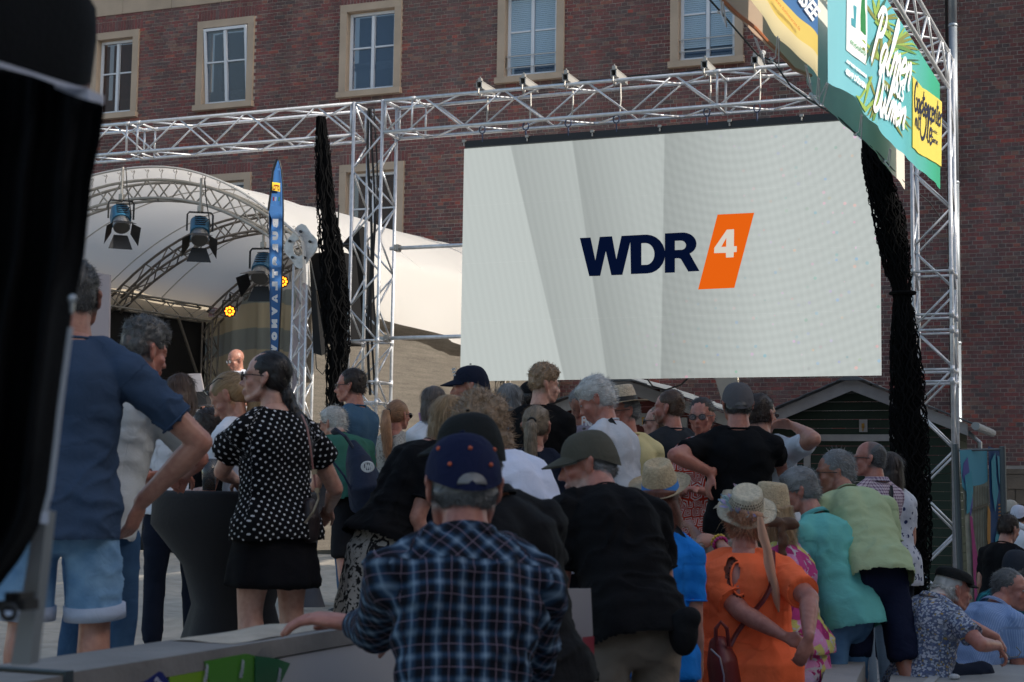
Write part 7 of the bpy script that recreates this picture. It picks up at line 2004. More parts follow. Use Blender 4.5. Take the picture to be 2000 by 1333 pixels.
            mb = MB().grid(G); hto = place('hat_crown', mesh_from(mb.verts(), mb.f, 'hat_crown', True), mt)
            G = []
            for a in np.linspace(0, 2 * math.pi, 49):
                row = []
                for f in np.linspace(0, 1, 6):
                    rr = cr_r * 1.02 + (br_r - cr_r) * f; z = -droop * f * f + (.016 * f ** 3 * (math.cos(a) ** 2) if not open_ else .006 * math.sin(a * 5) * f)
                    row.append(hh(math.cos(a) * rr, math.sin(a) * (rr * 1.0 + cr_r * .16 * (1 - f * .4)), z))
                G.append(row)
            mb = MB().grid(G, thick=tuple(HR @ np.array([0, 0, -.003]))); place('hat_brim', mesh_from(mb.verts(), mb.f, 'hat_brim', True), mt)
            if bc is not None:
                G = [[hh(math.cos(a) * cr_r * 1.06, math.sin(a) * cr_r * 1.16 * 1.06, .002), hh(math.cos(a) * cr_r * 1.0, math.sin(a) * cr_r * 1.16 * 1.0, .030)] for a in np.linspace(0, 2 * math.pi, 49)]
                mb = MB().grid(G); place('hat_ribbon', mesh_from(mb.verts(), mb.f, 'hat_ribbon', True), plain('ribbon_%.2f_%.2f' % (bc[0], bc[2]), bc, .6))
            if open_:   # openwork: dark lozenges in the crown side
                for a in np.linspace(0, 2 * math.pi, 40)[:-1]:
                    for j in range(4):
                        an = a + (.08 if j % 2 else 0); z = cr_h * (.25 + .17 * j); c0 = hh(math.cos(an) * cr_r * 1.012, math.sin(an) * cr_r * 1.16 * 1.012, z)
                        e1 = HR @ np.array([-math.sin(an), math.cos(an), 0]) * .0036 * HK; e2 = HR @ np.array([0, 0, .0058]) * HK; nn_ = HR @ np.array([math.cos(an), math.sin(an), 0])
                        if (a * 7 + j) % .3 < 2: OPEN_HOLES.append([c0 + e1, c0 + e2, c0 - e1, c0 - e2])
                mb = MB()
                for q_ in OPEN_HOLES: mb.add(np.array(q_), [(0, 1, 2, 3)])
                OPEN_HOLES.clear(); oo = place('hat_opening', mesh_from(mb.verts(), mb.f, 'hat_opening'), plain('hat_dark', (.05, .03, .02), .9)); oo['kind'] = 'stuff'
            PERS_HAT[label] = hh
    if cut:
        W_ = T0 + sv @ MBd.T; dv_ = W_ - CAM; dd_ = dv_ @ CF; pxs_ = 1000 + FPX * (dv_ @ CR) / dd_; pys_ = 666.5 - FPX * (dv_ @ CU) / dd_
    def tunic_hit(px, py):
        d2 = (pxs_ - px) ** 2 + (pys_ - py) ** 2; c_ = np.nonzero(d2 < 64)[0]
        if not len(c_): return None
        return sv[c_[np.argmin(dd_[c_])]] + sn[c_[np.argmin(dd_[c_])]] * .002
    info = dict(tunic_hit=tunic_hit, root=root, place=place, S=S, arm=arm, N=N, C=C, hp=hp, spine=spine, sframe=sframe, x=x1, y=y1, u=u1, T0=T0, M=MBd, toB=toB, D=D, k=k, legj=legj, hr=hr, suv=suv, HK=HK)
    return info
OPEN_HOLES = []; PERS_HAT = {}
def strap(pi, name, pts_px, w, mat, dd=None, th=.003):
    """a belt-like band through photo pixels (x, y, depth offset) lying on the person's clothes"""
    pts = [pi['toB'](P(x, y, pi['D'] + d)) for x, y, d in pts_px]; rows = []
    cv_ = catmull([tuple(p) for p in pts], 6); cv_ = [np.array(p) for p in cv_]
    view = pi['M'].T @ CF
    for i in range(len(cv_)):
        d = cv_[min(i + 1, len(cv_) - 1)] - cv_[max(i - 1, 0)]; s = np.cross(d, view); s /= np.linalg.norm(s) + 1e-9; rows.append([cv_[i] - s * w / 2, cv_[i] + s * w / 2])
    mb = MB().grid(rows, thick=tuple(-view * th)); me = mesh_from(mb.verts(), mb.f, name, True, uv=mb.verts()); return pi['place'](name, me, mat)
def bead_ring(pi, s, cols, off=0.0, n=14, r=.009, R=.035):
    E, W, _ = pi['arm'][s]; d = (W - E) / np.linalg.norm(W - E); e1 = np.cross(d, [.1, .2, 1]); e1 /= np.linalg.norm(e1); e2 = np.cross(d, e1)
    for k in range(n):
        a = k * 2 * math.pi / n; mb = MB().ell(W - d * (.015 + off) + (e1 * math.cos(a) + e2 * math.sin(a)) * R, r, nu=8, nv=6); pi['place']('bead', mesh_from(mb.verts(), mb.f, 'bead', True), cols[k % len(cols)])
# ================================================================== the crowd
WTEE = cloth('white_tee', (.66, .68, .74)); BTEE = cloth('black_tee', (.006, .006, .007)); NVT = cloth('navy_tee', (.012, .016, .03))
t0_ = __import__('time').time()
# 1 man in blue tee, back to us
blue = person('man from behind in blue T-shirt and light denim shorts, hand on hip', (150, 514), 5.75, face=4, hf=8, lean=2, k=1.13, hk=.93, fat=.97,
    arms=('hip', ((396, 868, -.02), (272, 985, .02), dict(dir=(-.35, -.9, .1), pn=(-.8, 0, .3), curl=.5))), top_=('tee', cloth('blue_tee', (.042, .070, .125))),
    bot=('shorts', cloth('light_denim', (.12, .24, .40), 'denim', (.24, .40, .58)), .96, 'cuff', cloth('denim_inside', (.40, .46, .58))), hair=('short', 'darkgrey', .8), skin='mid', hem=-.26, eyes=False)
# 2 grey polo man leaning at the table
person('man with curly greying hair in a pale grey polo shirt leaning on the tall table', (290, 632), 6.6, face=-35, hf=-42, pitch=12, lean=14, k=1.0, fat=1.1, arms=('table', ((396, 905, -.05), (345, 945, .35))),
    top_=('polo', cloth('pale_polo', (.50, .52, .52))), bot=('trousers', cloth('jeans_dark', (.025, .06, .13), 'denim', (.05, .11, .2))), hair=('curly', 'darkgrey'), skin='red', sleeve=.75, hem=-.32)
# 3, 4 hidden people
person('woman with brown hair in a white top half hidden by the blue T-shirt', (350, 738), 8.7, face=20, pitch=20, k=.92, fem=True, arms=('table', 'table'), top_=('tee', WTEE), bot=('trousers', NVT), hair=('bob', 'brown'))
person('person in a black shirt bending between the blue T-shirt and the blonde ponytail', (404, 800), 8.2, face=60, lean=25, k=.92, arms=('table', 'table'), top_=('tee', BTEE), bot=('trousers', NVT), hair=('short', 'dark'))
# 5 blonde ponytail
person('woman with a long blonde ponytail in a white T-shirt looking down', (424, 738), 7.8, face=60, hf=82, pitch=38, lean=12, k=.96, fem=True, top_=('tee', WTEE), bot=('trousers', NVT), hair=('longpony', 'blonde'), glasses=('sun', (.02, .015, .01), 1), skin='mid', arms=('table', 'table'), eyes=True)
# 6 polka dots
polka = person('woman with a black braid, sunglasses and a black blouse with white dots', (528, 688), 7.1, face=38, hf=86, pitch=-4, k=1.0, fem=True, fat=1.12, lean=4,
    arms=(((400, 985, .25), (478, 950, .5)), ((655, 955, .15), (640, 1000, .45))), top_=('flutter', cloth('polka', (.006, .006, .007), 'dots', (.60, .60, .62), sc=39, r=.185)), bot=('skirt', cloth('black_shorts', (.008, .008, .010)), .28),
    hair=('braid', 'black'), glasses=('sun', (.08, .03, .02)), skin='pale', hem=-.16, eyes=True)
# 7 stage presenter
person('bald presenter with glasses and a white polo shirt on the stage', (457, 683), 21.5, gz=1.3, face=150, hf=128, pitch=18, k=1.2, top_=('polo', cloth('white_polo', (.72, .74, .8))), bot=('trousers', NVT), hair=None, glasses=('round', (.03, .03, .03)), skin='mid', arms=('table', 'table'), eyes=True)
# 8 glasses man
person('man with dark hair and thin glasses in a slate blue T-shirt facing left', (686, 722), 11.8, face=62, hf=84, pitch=2, k=1.04, fat=1.1, top_=('tee', cloth('slate_tee', (.05, .105, .17))), bot=('trousers', cloth('jeans_mid', (.07, .12, .2))), hair=('short', 'dark', 1.2), glasses=('rect', (.02, .02, .02)), skin='red', arms=('table', 'table'), eyes=True)
# 9 green tee
gr = person('white haired person in a green T-shirt leaning forward under a navy bag', (648, 797), 11.3, face=30, hf=62, pitch=8, lean=36, k=.95, fat=1.05, top_=('tee', cloth('green_tee', (.035, .12, .09))), bot=('shorts', cloth('black_bermuda', (.013, .013, .015)), .98), hair=('full', 'white', .8),
    glasses=('round', (.3, .2, .1)), skin='mid', arms=('table', 'table'), legs=((-.05, -.22), (.06, .25)), shoes=(.03, .05, .035), hem=-.2)
bagm = cloth('navy_bag', (.018, .026, .05), rough=.6)
bgc = P(713, 945, 10.7)
b_ = thing('drawstring_bag', 'navy drawstring bag with a round white print on the back of the green shirt', 'bag', tuple(bgc))
v_, n_, f_ = remesh(MB().tube([P(690, 868, 10.78), P(700, 900, 10.72), P(713, 950, 10.66), P(716, 995, 10.72), P(712, 1000, 10.72)], [.03, .09, .125, .11, .06], 16, round_=True), .012, 2)
v_ = v_ + n_ * (.010 * vnoise(v_ * [14, 14, 4], 4))[:, None]
me = mesh_from(v_ - bgc, f_.tolist(), 'sack', True, uv=v_ - bgc); link('sack', me, bagm, b_)
obj('shoulder_strap', MB().tube([P(688, 872, 10.66), P(674, 852, 10.60), P(660, 842, 10.66), P(650, 846, 10.78)], [(.012, .034), (.012, .036), (.012, .034), (.01, .02)], 8, ref=CF), bagm, b_)
obj('cord', MB().tube([P(700, 985, 10.60), P(672, 930, 10.56), P(642, 892, 10.60)], .008, 5), bagm, b_)
WPR = plain('bag_print', (.55, .57, .58), .7)
obj('print_ring', MB().tube([P(718 + 11.5 * math.cos(a), 912 + 9.5 * math.sin(a), 10.50) for a in np.linspace(0, 2 * math.pi, 21)], .008, 5), WPR, b_)
txt_px('lettering', 'LIWE', WPR, b_, lambda x, y: P(x, y, 10.49), (709, 917), (728, 918), (709, 906), .004)
# 10 strawberry blonde with long pony
person('woman with a long wavy strawberry blonde ponytail and bare shoulders', (778, 782), 12.6, face=-15, hf=-38, k=1.0, fem=True, top_=('strap', cloth('cream_lace', (.42, .40, .36), 'leafy', (.22, .21, .19), sc=30, cols=[(0, 0, 0), (.5, (0, 0, 0))])), bot=('longskirt', cloth('cream_lace', (.4, .4, .36)), .6), hair=('longpony', 'strawberry'), glasses=('sun', (.02, .02, .02)), skin='red', arms=('down', 'table'))
# 11 brown bob
person('woman with smooth brown bob hair in a white T-shirt holding up a phone', (846, 757), 11.4, face=10, hf=14, k=.98, fem=True, top_=('tee', WTEE), bot=('trousers', NVT), hair=('bob', 'greybrown'), arms=(((812, 880, .1), (824, 850, .3)), 'down'))
ph = tag(obj('phone', MB().prism([P(817, 806, 11.6), P(826, 808, 11.6), P(832, 838, 11.6), P(822, 840, 11.6)], (0, .02, 0)), plain('phone_pink', (.45, .25, .45), .4)), 'pink patterned phone held up beside the brown bob', 'phone')
# 12 navy cap man
cap12 = person('white haired man in a navy baseball cap and blue denim shirt facing left', (918, 711), 9.3, face=55, hf=88, pitch=4, lean=4, k=1.0, fat=1.1, top_=('shirt', cloth('denim_shirt', (.05, .13, .22), 'denim', (.07, .17, .28))), bot=('trousers', NVT), hair=('short', 'white', 1.0), hat=('cap', (.010, .014, .03)), hath=.012, skin='red', beard=('white', .5), arms=('table', 'table'), eyes=True)
for k_, (x, y) in enumerate(((889, 716), (893, 724), (889, 732))):
    c_ = cap12['hp'](.0 + .0, .08, .10 - .02 * k_)
mb = MB()
for k_ in range(3):
    for j_ in range(5 - k_):
        mb.box(cap12['hp'](-.040 + .006 * k_ + .0, .078 + .0, .102 - .018 * k_) + cap12['hr'] @ np.array([.012 * j_ - .006, .004 * j_, 0]), (.007, .010, .010))
cap12['place']('cap_lettering', mesh_from(mb.verts(), mb.f, 'cap_lettering'), plain('cap_print', (.5, .5, .5), .7))
# 13, 14 blonde and curly women
person('straight blonde haired woman in black top and cream skirt with dark paisley print', (880, 776), 7.4, face=-62, hf=-20, lean=30, side=0, k=.96, fem=True, fat=1.2, top_=('tee', BTEE), bot=('longskirt', cloth('paisley', (.40, .36, .32), 'leafy', (.02, .018, .018), sc=17, cols=[(0, 0, 0), (.5, (0, 0, 0))]), .55), hair=('bob', 'blonde'), arms=('down', 'down'), hem=-.06)
person('woman with a big mop of curly light hair in a bright white T-shirt', (938, 783), 6.5, face=55, hf=10, lean=34, side=0, k=1.0, fem=True, fat=1.15, top_=('tee', cloth('bright_tee', (.66, .70, .84))), bot=('trousers', NVT), hair=('bigcurl', 'curlblonde'), arms=('table', 'table'), hem=-.2)
# 15
person('woman with chin length grey hair left of the curly haired young man', (997, 752), 10.8, face=-20, hf=-25, k=.95, fem=True, top_=('tee', BTEE), bot=('trousers', NVT), hair=('bob', 'grey'), glasses=('round', (.1, .05, .04)))
person('person in a black beanie almost hidden behind the curly haired young man', (1040, 744), 12.2, face=-60, hf=-70, k=1.0, top_=('tee', BTEE), bot=('trousers', NVT), hair=('short', 'black'), hat=('beanie', (.012, .012, .014)), hath=.012)
# 16 curly youth
person('young man with short curly light brown hair in a black shirt looking right', (1063, 717), 10.6, face=-12, hf=-72, pitch=4, k=1.02, fat=1.02, top_=('tee', cloth('black_knit', (.006, .006, .007))), bot=('trousers', NVT), hair=('curly', 'curlblonde'), skin='pale', eyes=True)
# 18 pony back
person('woman with an ash blonde ponytail in a navy top seen from behind', (1048, 792), 8.8, face=-8, hf=-14, k=.95, fem=True, top_=('tee', NVT), bot=('trousers', NVT), hair=('pony', 'ashblonde'), skin='mid')
# 19 white hair man
wh = person('white haired man in a white T-shirt with a black camera strap looking down', (1146, 743), 9.1, face=62, hf=80, pitch=30, lean=12, k=1.04, fat=1.02, top_=('tee', cloth('white_cotton', (.50, .52, .56))), bot=('trousers', NVT), hair=('full', 'white', .75), skin='red', sleeve=.85, arms=('table', 'table'), eyes=True, hem=-.25)
STRB = plain('strap_black', (.012, .012, .013), .7)
strap(wh, 'camera_strap', [(1191, 818, -.16), (1206, 842, -.17), (1214, 870, -.18), (1208, 897, -.18), (1190, 915, -.17), (1178, 928, -.14)], .028, STRB)
txt_px('strap_lettering', 'jeans', plain('cap_print', (.5, .5, .5), .7), wh['root'], lambda x, y: P(x, y, 9.1 - .192), (1192, 916), (1209, 899), (1189, 911), 0)
# 20 pinkish tee, grey hair behind the panama
person('man in a pale pink T-shirt with a white print behind the white haired man', (1180, 752), 10.7, face=-30, hf=-30, k=1.0, top_=('tee', cloth('pink_tee', (.36, .30, .34))), bot=('trousers', NVT), hair=('short', 'darkgrey'))
pin = person('man with lowered head in a washed pink T-shirt left of the white haired man', (1128, 770), 10.9, face=170, hf=170, pitch=50, lean=12, k=.98, top_=('tee', cloth('pink_tee', (.36, .30, .34))), bot=('trousers', NVT), hair=('short', 'grey'), hk=.8)
txt_px('shirt_print', 'FKI', WHT, pin['root'], lambda x, y: P(x, y, 10.55), (1136, 830), (1156, 832), (1136, 812), .004)
# 21 panama
person('man in a pale straw hat with a black band, round glasses and a yellow T-shirt', (1214, 748), 9.9, face=20, hf=112, pitch=8, k=1.02, top_=('tee', cloth('yellow_tee', (.58, .50, .26))), bot=('trousers', NVT), hair=('short', 'grey', .6), hat=('straw', (.52, .42, .30), (.012, .012, .012), .150, .078, .105, 0, .012), hath=.055, glasses=('round', (.015, .012, .01)), skin='red', eyes=True)
# 22 sunglasses woman
person('fair haired woman with black sunglasses facing left in front of the red hut', (1286, 794), 11.5, face=70, hf=78, k=.95, fem=True, top_=('tee', BTEE), bot=('trousers', NVT), hair=('pony', 'ashblonde'), glasses=('sun', (.01, .01, .01)), skin='pale')
# 23 dark tee
d23 = person('man with short brown hair in a charcoal T-shirt with a backpack strap', (1308, 764), 10.9, face=30, hf=66, k=1.0, top_=('tee', cloth('charcoal_tee', (.022, .026, .032))), bot=('trousers', NVT), hair=('short', 'brown', .6), beard=('brown', .7), skin='red', eyes=True)
# 24 red pattern dress woman
person('woman with short dark hair and glasses in a red and white patterned dress', (1370, 779), 10.3, face=150, hf=158, pitch=4, k=.98, fem=True, fat=1.15, top_=('tee', cloth('hexa_dress', (.45, .04, .02), 'hexa', (.60, .52, .50))), bot=('longskirt', cloth('hexa_dress', (.45, .04, .02)), .4), hair=('short', 'dark', 1.2), glasses=('round', (.03, .02, .02)), skin='red', eyes=True, arms=('fold', 'fold'))
# 26 white tee man
person('man in a white T-shirt raising his hand to his glasses', (1486, 771), 9.6, face=-28, hf=-42, side=-8, k=1.02, fat=1.12, top_=('tee', cloth('white_clean', (.58, .62, .68))), bot=('trousers', NVT), hair=('short', 'dark', .7), glasses=('rect', (.01, .01, .01)), skin='mid', arms=('down', ((1566, 850, -.05), (1506, 803, .18), dict(dir=(-.9, .15, .2), pn=(0, -.5, -.6), curl=.7))), hem=-.2)
# 25 black tee man in grey cap
person('broad man from behind in black T-shirt and grey cap, hand on hip', (1441, 744), 9.2, face=-4, hf=2, k=1.03, fat=1.1, top_=('tee', cloth('black_cotton', (.006, .0065, .008))), bot=('trousers', cloth('khaki', (.13, .12, .09))), hair=('short', 'darkgrey', .5), hat=('bcap', (.10, .095, .10), 'open'), hath=.012, skin='red',
    arms=(((1312, 886, -.12), (1392, 925, -.2), dict(dir=(-.2, -.55, -.1), pn=(.9, 0, .2), curl=.5)), ((1528, 905, .05), (1545, 990, .2))), hem=-.16)
# people outside the fence, on the paving
# 39 man in black behind the plaid shirt
person('man in a black cap and black jacket standing behind the plaid shirt', (912, 801), 4.7, gz=0, face=40, hf=58, pitch=6, lean=13, side=-8, k=1.0, fat=1.08, top_=('long', cloth('black_jacket', (.007, .007, .008), rough=.75)), bot=('trousers', NVT), hair=('short', 'grey', .5), hat=('cap', (.016, .018, .018)), hath=.012, skin='mid', arms=('table', 'table'))
# 38 plaid
plaid = person('man in a blue plaid shirt and navy baseball cap with orange eyelets', (903, 843), 4.0, gz=0, face=12, side=3, hf=12, pitch=12, lean=16, k=1.0, hk=1.08, fat=1.0, foldamp=1.6,
    top_=('long', cloth('plaid', (.008, .010, .016), 'plaid', (.22, .30, .38), sc=.056, yoke=.43)), bot=('trousers', NVT), hair=('short', 'grey', .4), hat=('cap', (.010, .014, .045), 'dots'), hath=.012, skin='red',
    arms=(((715, 1300, .25), (662, 1208, .62), dict(dir=(-.95, .12, .10), pn=(.1, -1, .1), curl=.40, thumb=-1)), ((1040, 1320, .10), (900, 1345, .35))), handk=1.35)
mb_ = None
# 41 olive cap man
olive = person('man in an olive baseball cap and black T-shirt leaning forward to the left', (1140, 837), 6.0, gz=0, face=20, hf=82, pitch=12, lean=33, k=1.02, fat=.97, belly=.2, foldamp=1.5, top_=('tee', cloth('black_heavy', (.006, .006, .007))), bot=('trousers', cloth('beige_trousers', (.20, .165, .13))), hair=('short', 'grey', .6), hat=('cap', (.085, .080, .062), 'dots0'), hath=.012, skin='red', beard=('white', .45),
    arms=('table', 'table'), hem=-.22, eyes=True)
pou = P(1335, 1235, 5.45)
v_, n_, f_ = remesh(MB().ell(pou, (.055, .045, .085)).ell(pou + [.02, 0, .05], (.045, .04, .04)), .01, 2)
tag(link('belt_pouch', mesh_from(v_ - pou, f_.tolist(), 'belt_pouch', True, uv=v_ - pou), cloth('pouch', (.012, .012, .013))), 'black belt pouch on the hip of the man in beige trousers', 'pouch'); bpy.context.scene.objects['belt_pouch'].location = pou
# 27 blue dress woman with straw fedora
fed = person('red haired woman in a straw hat with a blue ribbon and a bright blue dress', (1290, 896), 6.9, gz=0, face=-14, hf=-8, lean=6, k=.98, fem=True, fat=1.02, top_=('tee', cloth('blue_dress', (.015, .19, .60))), bot=('longskirt', cloth('blue_dress', (.015, .19, .60)), .75), hair=('long', 'red'), hat=('straw', (.50, .38, .23), (.04, .22, .62), .138, .080, .125, 24, -.012), hath=.07, arms=('table', 'down'), hem=-.25, skin='mid', headtilt=0)
strap(fed, 'bag_strap', [(1302, 1020, -.1), (1326, 1042, -.14), (1344, 1080, -.16), (1352, 1120, -.17)], .035, STRB)
# second straw hats
PK = cloth('pink_floral', (.5, .1, .25), 'floral', (.50, .45, .50), sc=16, cols=[(.50, .06, .22), (.3, (.62, .25, .45)), (.5, (.55, .50, .15)), (.65, (.60, .45, .62)), (.8, (.35, .03, .14))])
person('woman in a small round straw hat half hidden behind the flowered hat', (1433, 946), 9.0, gz=0, face=60, hf=60, k=.96, fem=True, fat=1.2, top_=('tee', cloth('rose_top', (.5, .35, .3))), bot=('trousers', NVT), hair=('bob', 'blonde'), hat=('straw', (.55, .48, .36), None, .115, .078, .09, 0, .03), hath=.06, arms=(((1372, 1065, .1), (1350, 1030, .3)), 'table'))
w29 = person('woman in a pink floral dress and a plain straw hat with a brown bow', (1503, 938), 8.2, gz=0, face=52, hf=60, pitch=6, lean=8, k=1.0, fem=True, fat=1.15, top_=('tee', PK), bot=('longskirt', PK, .52), hair=('bob', 'blonde'), hat=('straw', (.50, .42, .33), None, .100, .084, .12, 12, .030), hath=.07, arms=(((1430, 1095, -.15), (1385, 1035, -.1), dict(dir=(-.8, .1, .1), pn=(0, -.5, .6), curl=.9)), ((1440, 1120, -.05), (1360, 1080, .1))), sleeve=.3)
bead_ring(w29, -1, [plain('bead_yellow', (.55, .38, .03), .3)], .0); bead_ring(w29, -1, [plain('bead_magenta', (.40, .02, .16), .3)], .022)
bw_ = thing('hat_bow', 'large brown ribbon bow at the back of the plain straw hat', 'bow', tuple(P(1525, 1040, 8.0)))
BRN = cloth('brown_satin', (.12, .07, .045), rough=.4)
v_, n_, f_ = remesh(MB().ell(P(1540, 1024, 8.0), (.055, .03, .035)).ell(P(1512, 1020, 8.0), (.05, .03, .03)).ell(P(1525, 1022, 7.98), (.02, .025, .02)).tube([P(1525, 1025, 7.98), P(1530, 1050, 7.97), P(1528, 1085, 7.97)], [.02, .028, .02], 8), .008, 2)
v_ = v_ + n_ * (.008 * vnoise(v_ * 34, 4))[:, None]
me = mesh_from(v_ - P(1525, 1040, 8.0), f_.tolist(), 'bow_cloth', True, uv=v_); link('bow_cloth', me, BRN, bw_)
# 28 orange woman
ORG = cloth('neon_orange', (1.0, .17, .06), rough=.8)
org = person('stout woman in a neon orange tunic and an openwork straw hat with feathers', (1462, 950), 7.5, gz=0, face=-18, hf=-2, pitch=0, roll=8, lean=0, k=1.0, fem=True, fat=1.42, bust=1, belly=.3, foldamp=1.3,
    arms=(((1452, 1200, -.30), (1528, 1240, -.42), dict(dir=(.85, -.35, -.1), pn=(-.2, -.3, .9), curl=.4)), ((1558, 1150, -.12), (1560, 1228, -.36), dict(dir=(-.35, -.9, 0), pn=(0, .2, .9), curl=.5))),
    top_=('cold', ORG), cut=(1430, 1117, 17, 31), bot=('trousers', cloth('white_jeans', (.6, .6, .64))), hair=('full', 'peach', 1.2), hat=('straw', (.58, .50, .36), None, .140, .078, .095, 34, .010, 'open'), hath=.045, skin='red', hem=-.50, sleeve=.78)
# bound edge, studs and the bare shoulder in the cut-out of the sleeve
vw_ = org['M'].T @ CF
def ring(rx, ry, n=28, lift=0.0):
    out = []
    for a in np.linspace(0, 2 * math.pi, n + 1)[:-1]:
        w_ = org['tunic_hit'](1430 + rx * math.cos(a), 1117 + ry * math.sin(a))
        out.append(w_)
    ok = [w for w in out if w is not None]; dpt = np.array([w @ vw_ for w in ok]); 
    res = []
    for a, w in zip(np.linspace(0, 2 * math.pi, n + 1)[:-1], out):
        q_ = org['toB'](P(1430 + rx * math.cos(a), 1117 + ry * math.sin(a), 7.5)); w = w if w is not None else ok[0]
        res.append(q_ + vw_ * ((w - q_) @ vw_ + lift))
    for _ in range(3): res = [(res[i - 1] + res[i] * 2 + res[(i + 1) % n]) / 4 for i in range(n)]
    return res
R0 = ring(16.5, 30, lift=-.004); mb = MB().tube(R0 + R0[:2], .0055, 6); org['place']('cutout_binding', mesh_from(mb.verts(), mb.f, 'cutout_binding', True, uv=mb.verts()), ORG)
c0 = sum(R0) / len(R0); rows = []
for f in (1.0, .8, .55, .3, .02): rows.append([c0 + (p - c0) * f + vw_ * (.012 - .014 * (1 - f * f)) for p in R0 + R0[:1]])
mb = MB().grid(rows); org['place']('bare_shoulder', mesh_from(mb.verts(), mb.f, 'bare_shoulder', True, col=np.tile(np.array(SKINC['red']), (len(mb.verts()), 1))), SKIN)
for w_ in ring(21, 35, 20, -.003):
    mb = MB().ell(w_, .0045, nu=8, nv=6); org['place']('stud', mesh_from(mb.verts(), mb.f, 'stud', True), plain('stud_metal', (.05, .03, .03), .3, .8))
# feathers and flowers round the hat, ribbon tail
fh = PERS_HAT['stout woman in a neon orange tunic and an openwork straw hat with feathers']
FEA = [plain('feather_blue', (.34, .46, .56), .8), plain('feather_lilac', (.42, .36, .58), .8), plain('feather_mint', (.36, .52, .50), .8), plain('feather_rose', (.5, .33, .40), .8)]
rf = np.random.default_rng(3)
for j_ in range(46):
    a = R_(rf.uniform(60, 300)); b0 = fh(math.cos(a) * .088, math.sin(a) * .10, .012 + rf.uniform(0, .02)); d_ = np.array([math.cos(a), math.sin(a), rf.uniform(-.2, 1.0)]) + rf.normal(size=3) * .35; b1 = b0 + org['hr'] @ d_ / np.linalg.norm(d_) * rf.uniform(.025, .055); sd = np.cross(b1 - b0, rf.normal(size=3)); sd = sd / np.linalg.norm(sd) * rf.uniform(.006, .014)
    mb = MB().grid([[b0 - sd * .2, b0 + sd * .2], [(b0 + b1) / 2 - sd, (b0 + b1) / 2 + sd], [b1 - sd * .3, b1 + sd * .3]]); org['place']('feather', mesh_from(mb.verts(), mb.f, 'feather', True), FEA[j_ % 4])
PEA = translucent('peach_ribbon', (.72, .42, .28), .3)
rows = []
for (x, y, w) in ((1484, 1010, 10), (1487, 1030, 16), (1491, 1050, 20), (1499, 1075, 17), (1502, 1100, 21), (1507, 1125, 18), (1514, 1150, 20), (1517, 1175, 13), (1521, 1196, 3)):
    rows.append([org['toB'](P(x - w / 2, y, 7.22)), org['toB'](P(x, y, 7.18)), org['toB'](P(x + w / 2, y, 7.22))])
mb = MB().grid(rows); org['place']('hat_ribbon_tail', mesh_from(mb.verts(), mb.f, 'tail', True), PEA)
LTH = plain('red_leather', (.16, .02, .018), .45, 0, .2, 60)
sp_pts = []
for x, y in ((1509, 1075), (1510, 1095), (1509, 1120), (1505, 1145), (1494, 1168), (1480, 1186), (1464, 1204), (1448, 1224), (1436, 1242), (1426, 1262)):
    w_ = org['tunic_hit'](x, y)
    if w_ is not None: q_ = org['toB'](P(x, y, 7.5)); sp_pts.append((x, y, float((w_ - q_) @ vw_) - .016))
strap(org, 'bag_strap', sp_pts, .022, LTH)
bk_ = P(1415, 1290, 7.2); rb = thing('backpack', 'small dark red leather backpack hanging at the side of the orange tunic', 'bag', tuple(bk_))
v_, n_, f_ = remesh(MB().tube([P(1405, 1262, 7.2), P(1410, 1290, 7.18), P(1418, 1340, 7.18), P(1422, 1400, 7.2)], [(.05, .075), (.07, .10), (.075, .115), (.07, .11)], 16, ref=CF, round_=True), .01, 2)
link('pouch', mesh_from(v_ - bk_, f_.tolist(), 'pouch', True), LTH, rb)
obj('handle', MB().tube([P(1398, 1262, 7.12), P(1398, 1228, 7.1), P(1408, 1215, 7.1), P(1420, 1228, 7.1), P(1424, 1262, 7.12)], .009, 6), LTH, rb)
obj('zip', MB().tube([P(1388, 1268, 7.06), P(1406, 1285, 7.04), P(1414, 1320, 7.04), P(1414, 1360, 7.04)], .004, 5), plain('zip_metal', (.6, .62, .62), .3, .8), rb)
# 30 mint man
person('grey haired man with glasses in a mint green polo shirt leaning on the fence', (1552, 917), 8.6, gz=0, face=42, hf=80, pitch=14, lean=24, neckl=.02, k=1.0, fat=.98, belly=.4, top_=('polo', cloth('mint_polo', (.14, .46, .42))), bot=('shorts', cloth('denim_bermuda', (.07, .15, .27), 'denim', (.12, .24, .38)), 1.15), hair=('full', 'grey', .55), glasses=('rect', (.01, .01, .01)), skin='red', arms=('table', 'table'), hem=-.26, eyes=True)
# 32, 33
gg_ = person('balding man in a small checked shirt with a black shoulder strap', (1700, 862), 10.9, gz=0, face=38, hf=72, k=1.04, fat=1.05, top_=('shirt', cloth('gingham', (.50, .42, .46), 'gingham', (.10, .04, .10), sc=.021)), bot=('trousers', cloth('pale_jeans', (.17, .22, .27))), hair=('thin', 'darkgrey'), glasses=('sun', (.01, .01, .01)), skin='red', hem=-.06, arms=('table', 'table'))
strap(gg_, 'shoulder_strap', [(1738, 948, -.1), (1740, 968, -.16), (1733, 990, -.17), (1718, 1012, -.17), (1708, 1022, -.15)], .035, STRB)
person('dark haired woman in a white blouse with small butterflies behind the checked shirt', (1735, 885), 11.7, gz=0, face=30, hf=30, k=1.0, fem=True, fat=1.1, top_=('tee', cloth('butterfly', (.50, .52, .58), 'butterfly', (.02, .03, .10), sc=15, cols=[(0, 0, 0), (.5, (0, 0, 0))])), bot=('trousers', NVT, 1.6), hair=('long', 'dark'), hem=-.42, skin='mid', shoes=(.02, .02, .03))
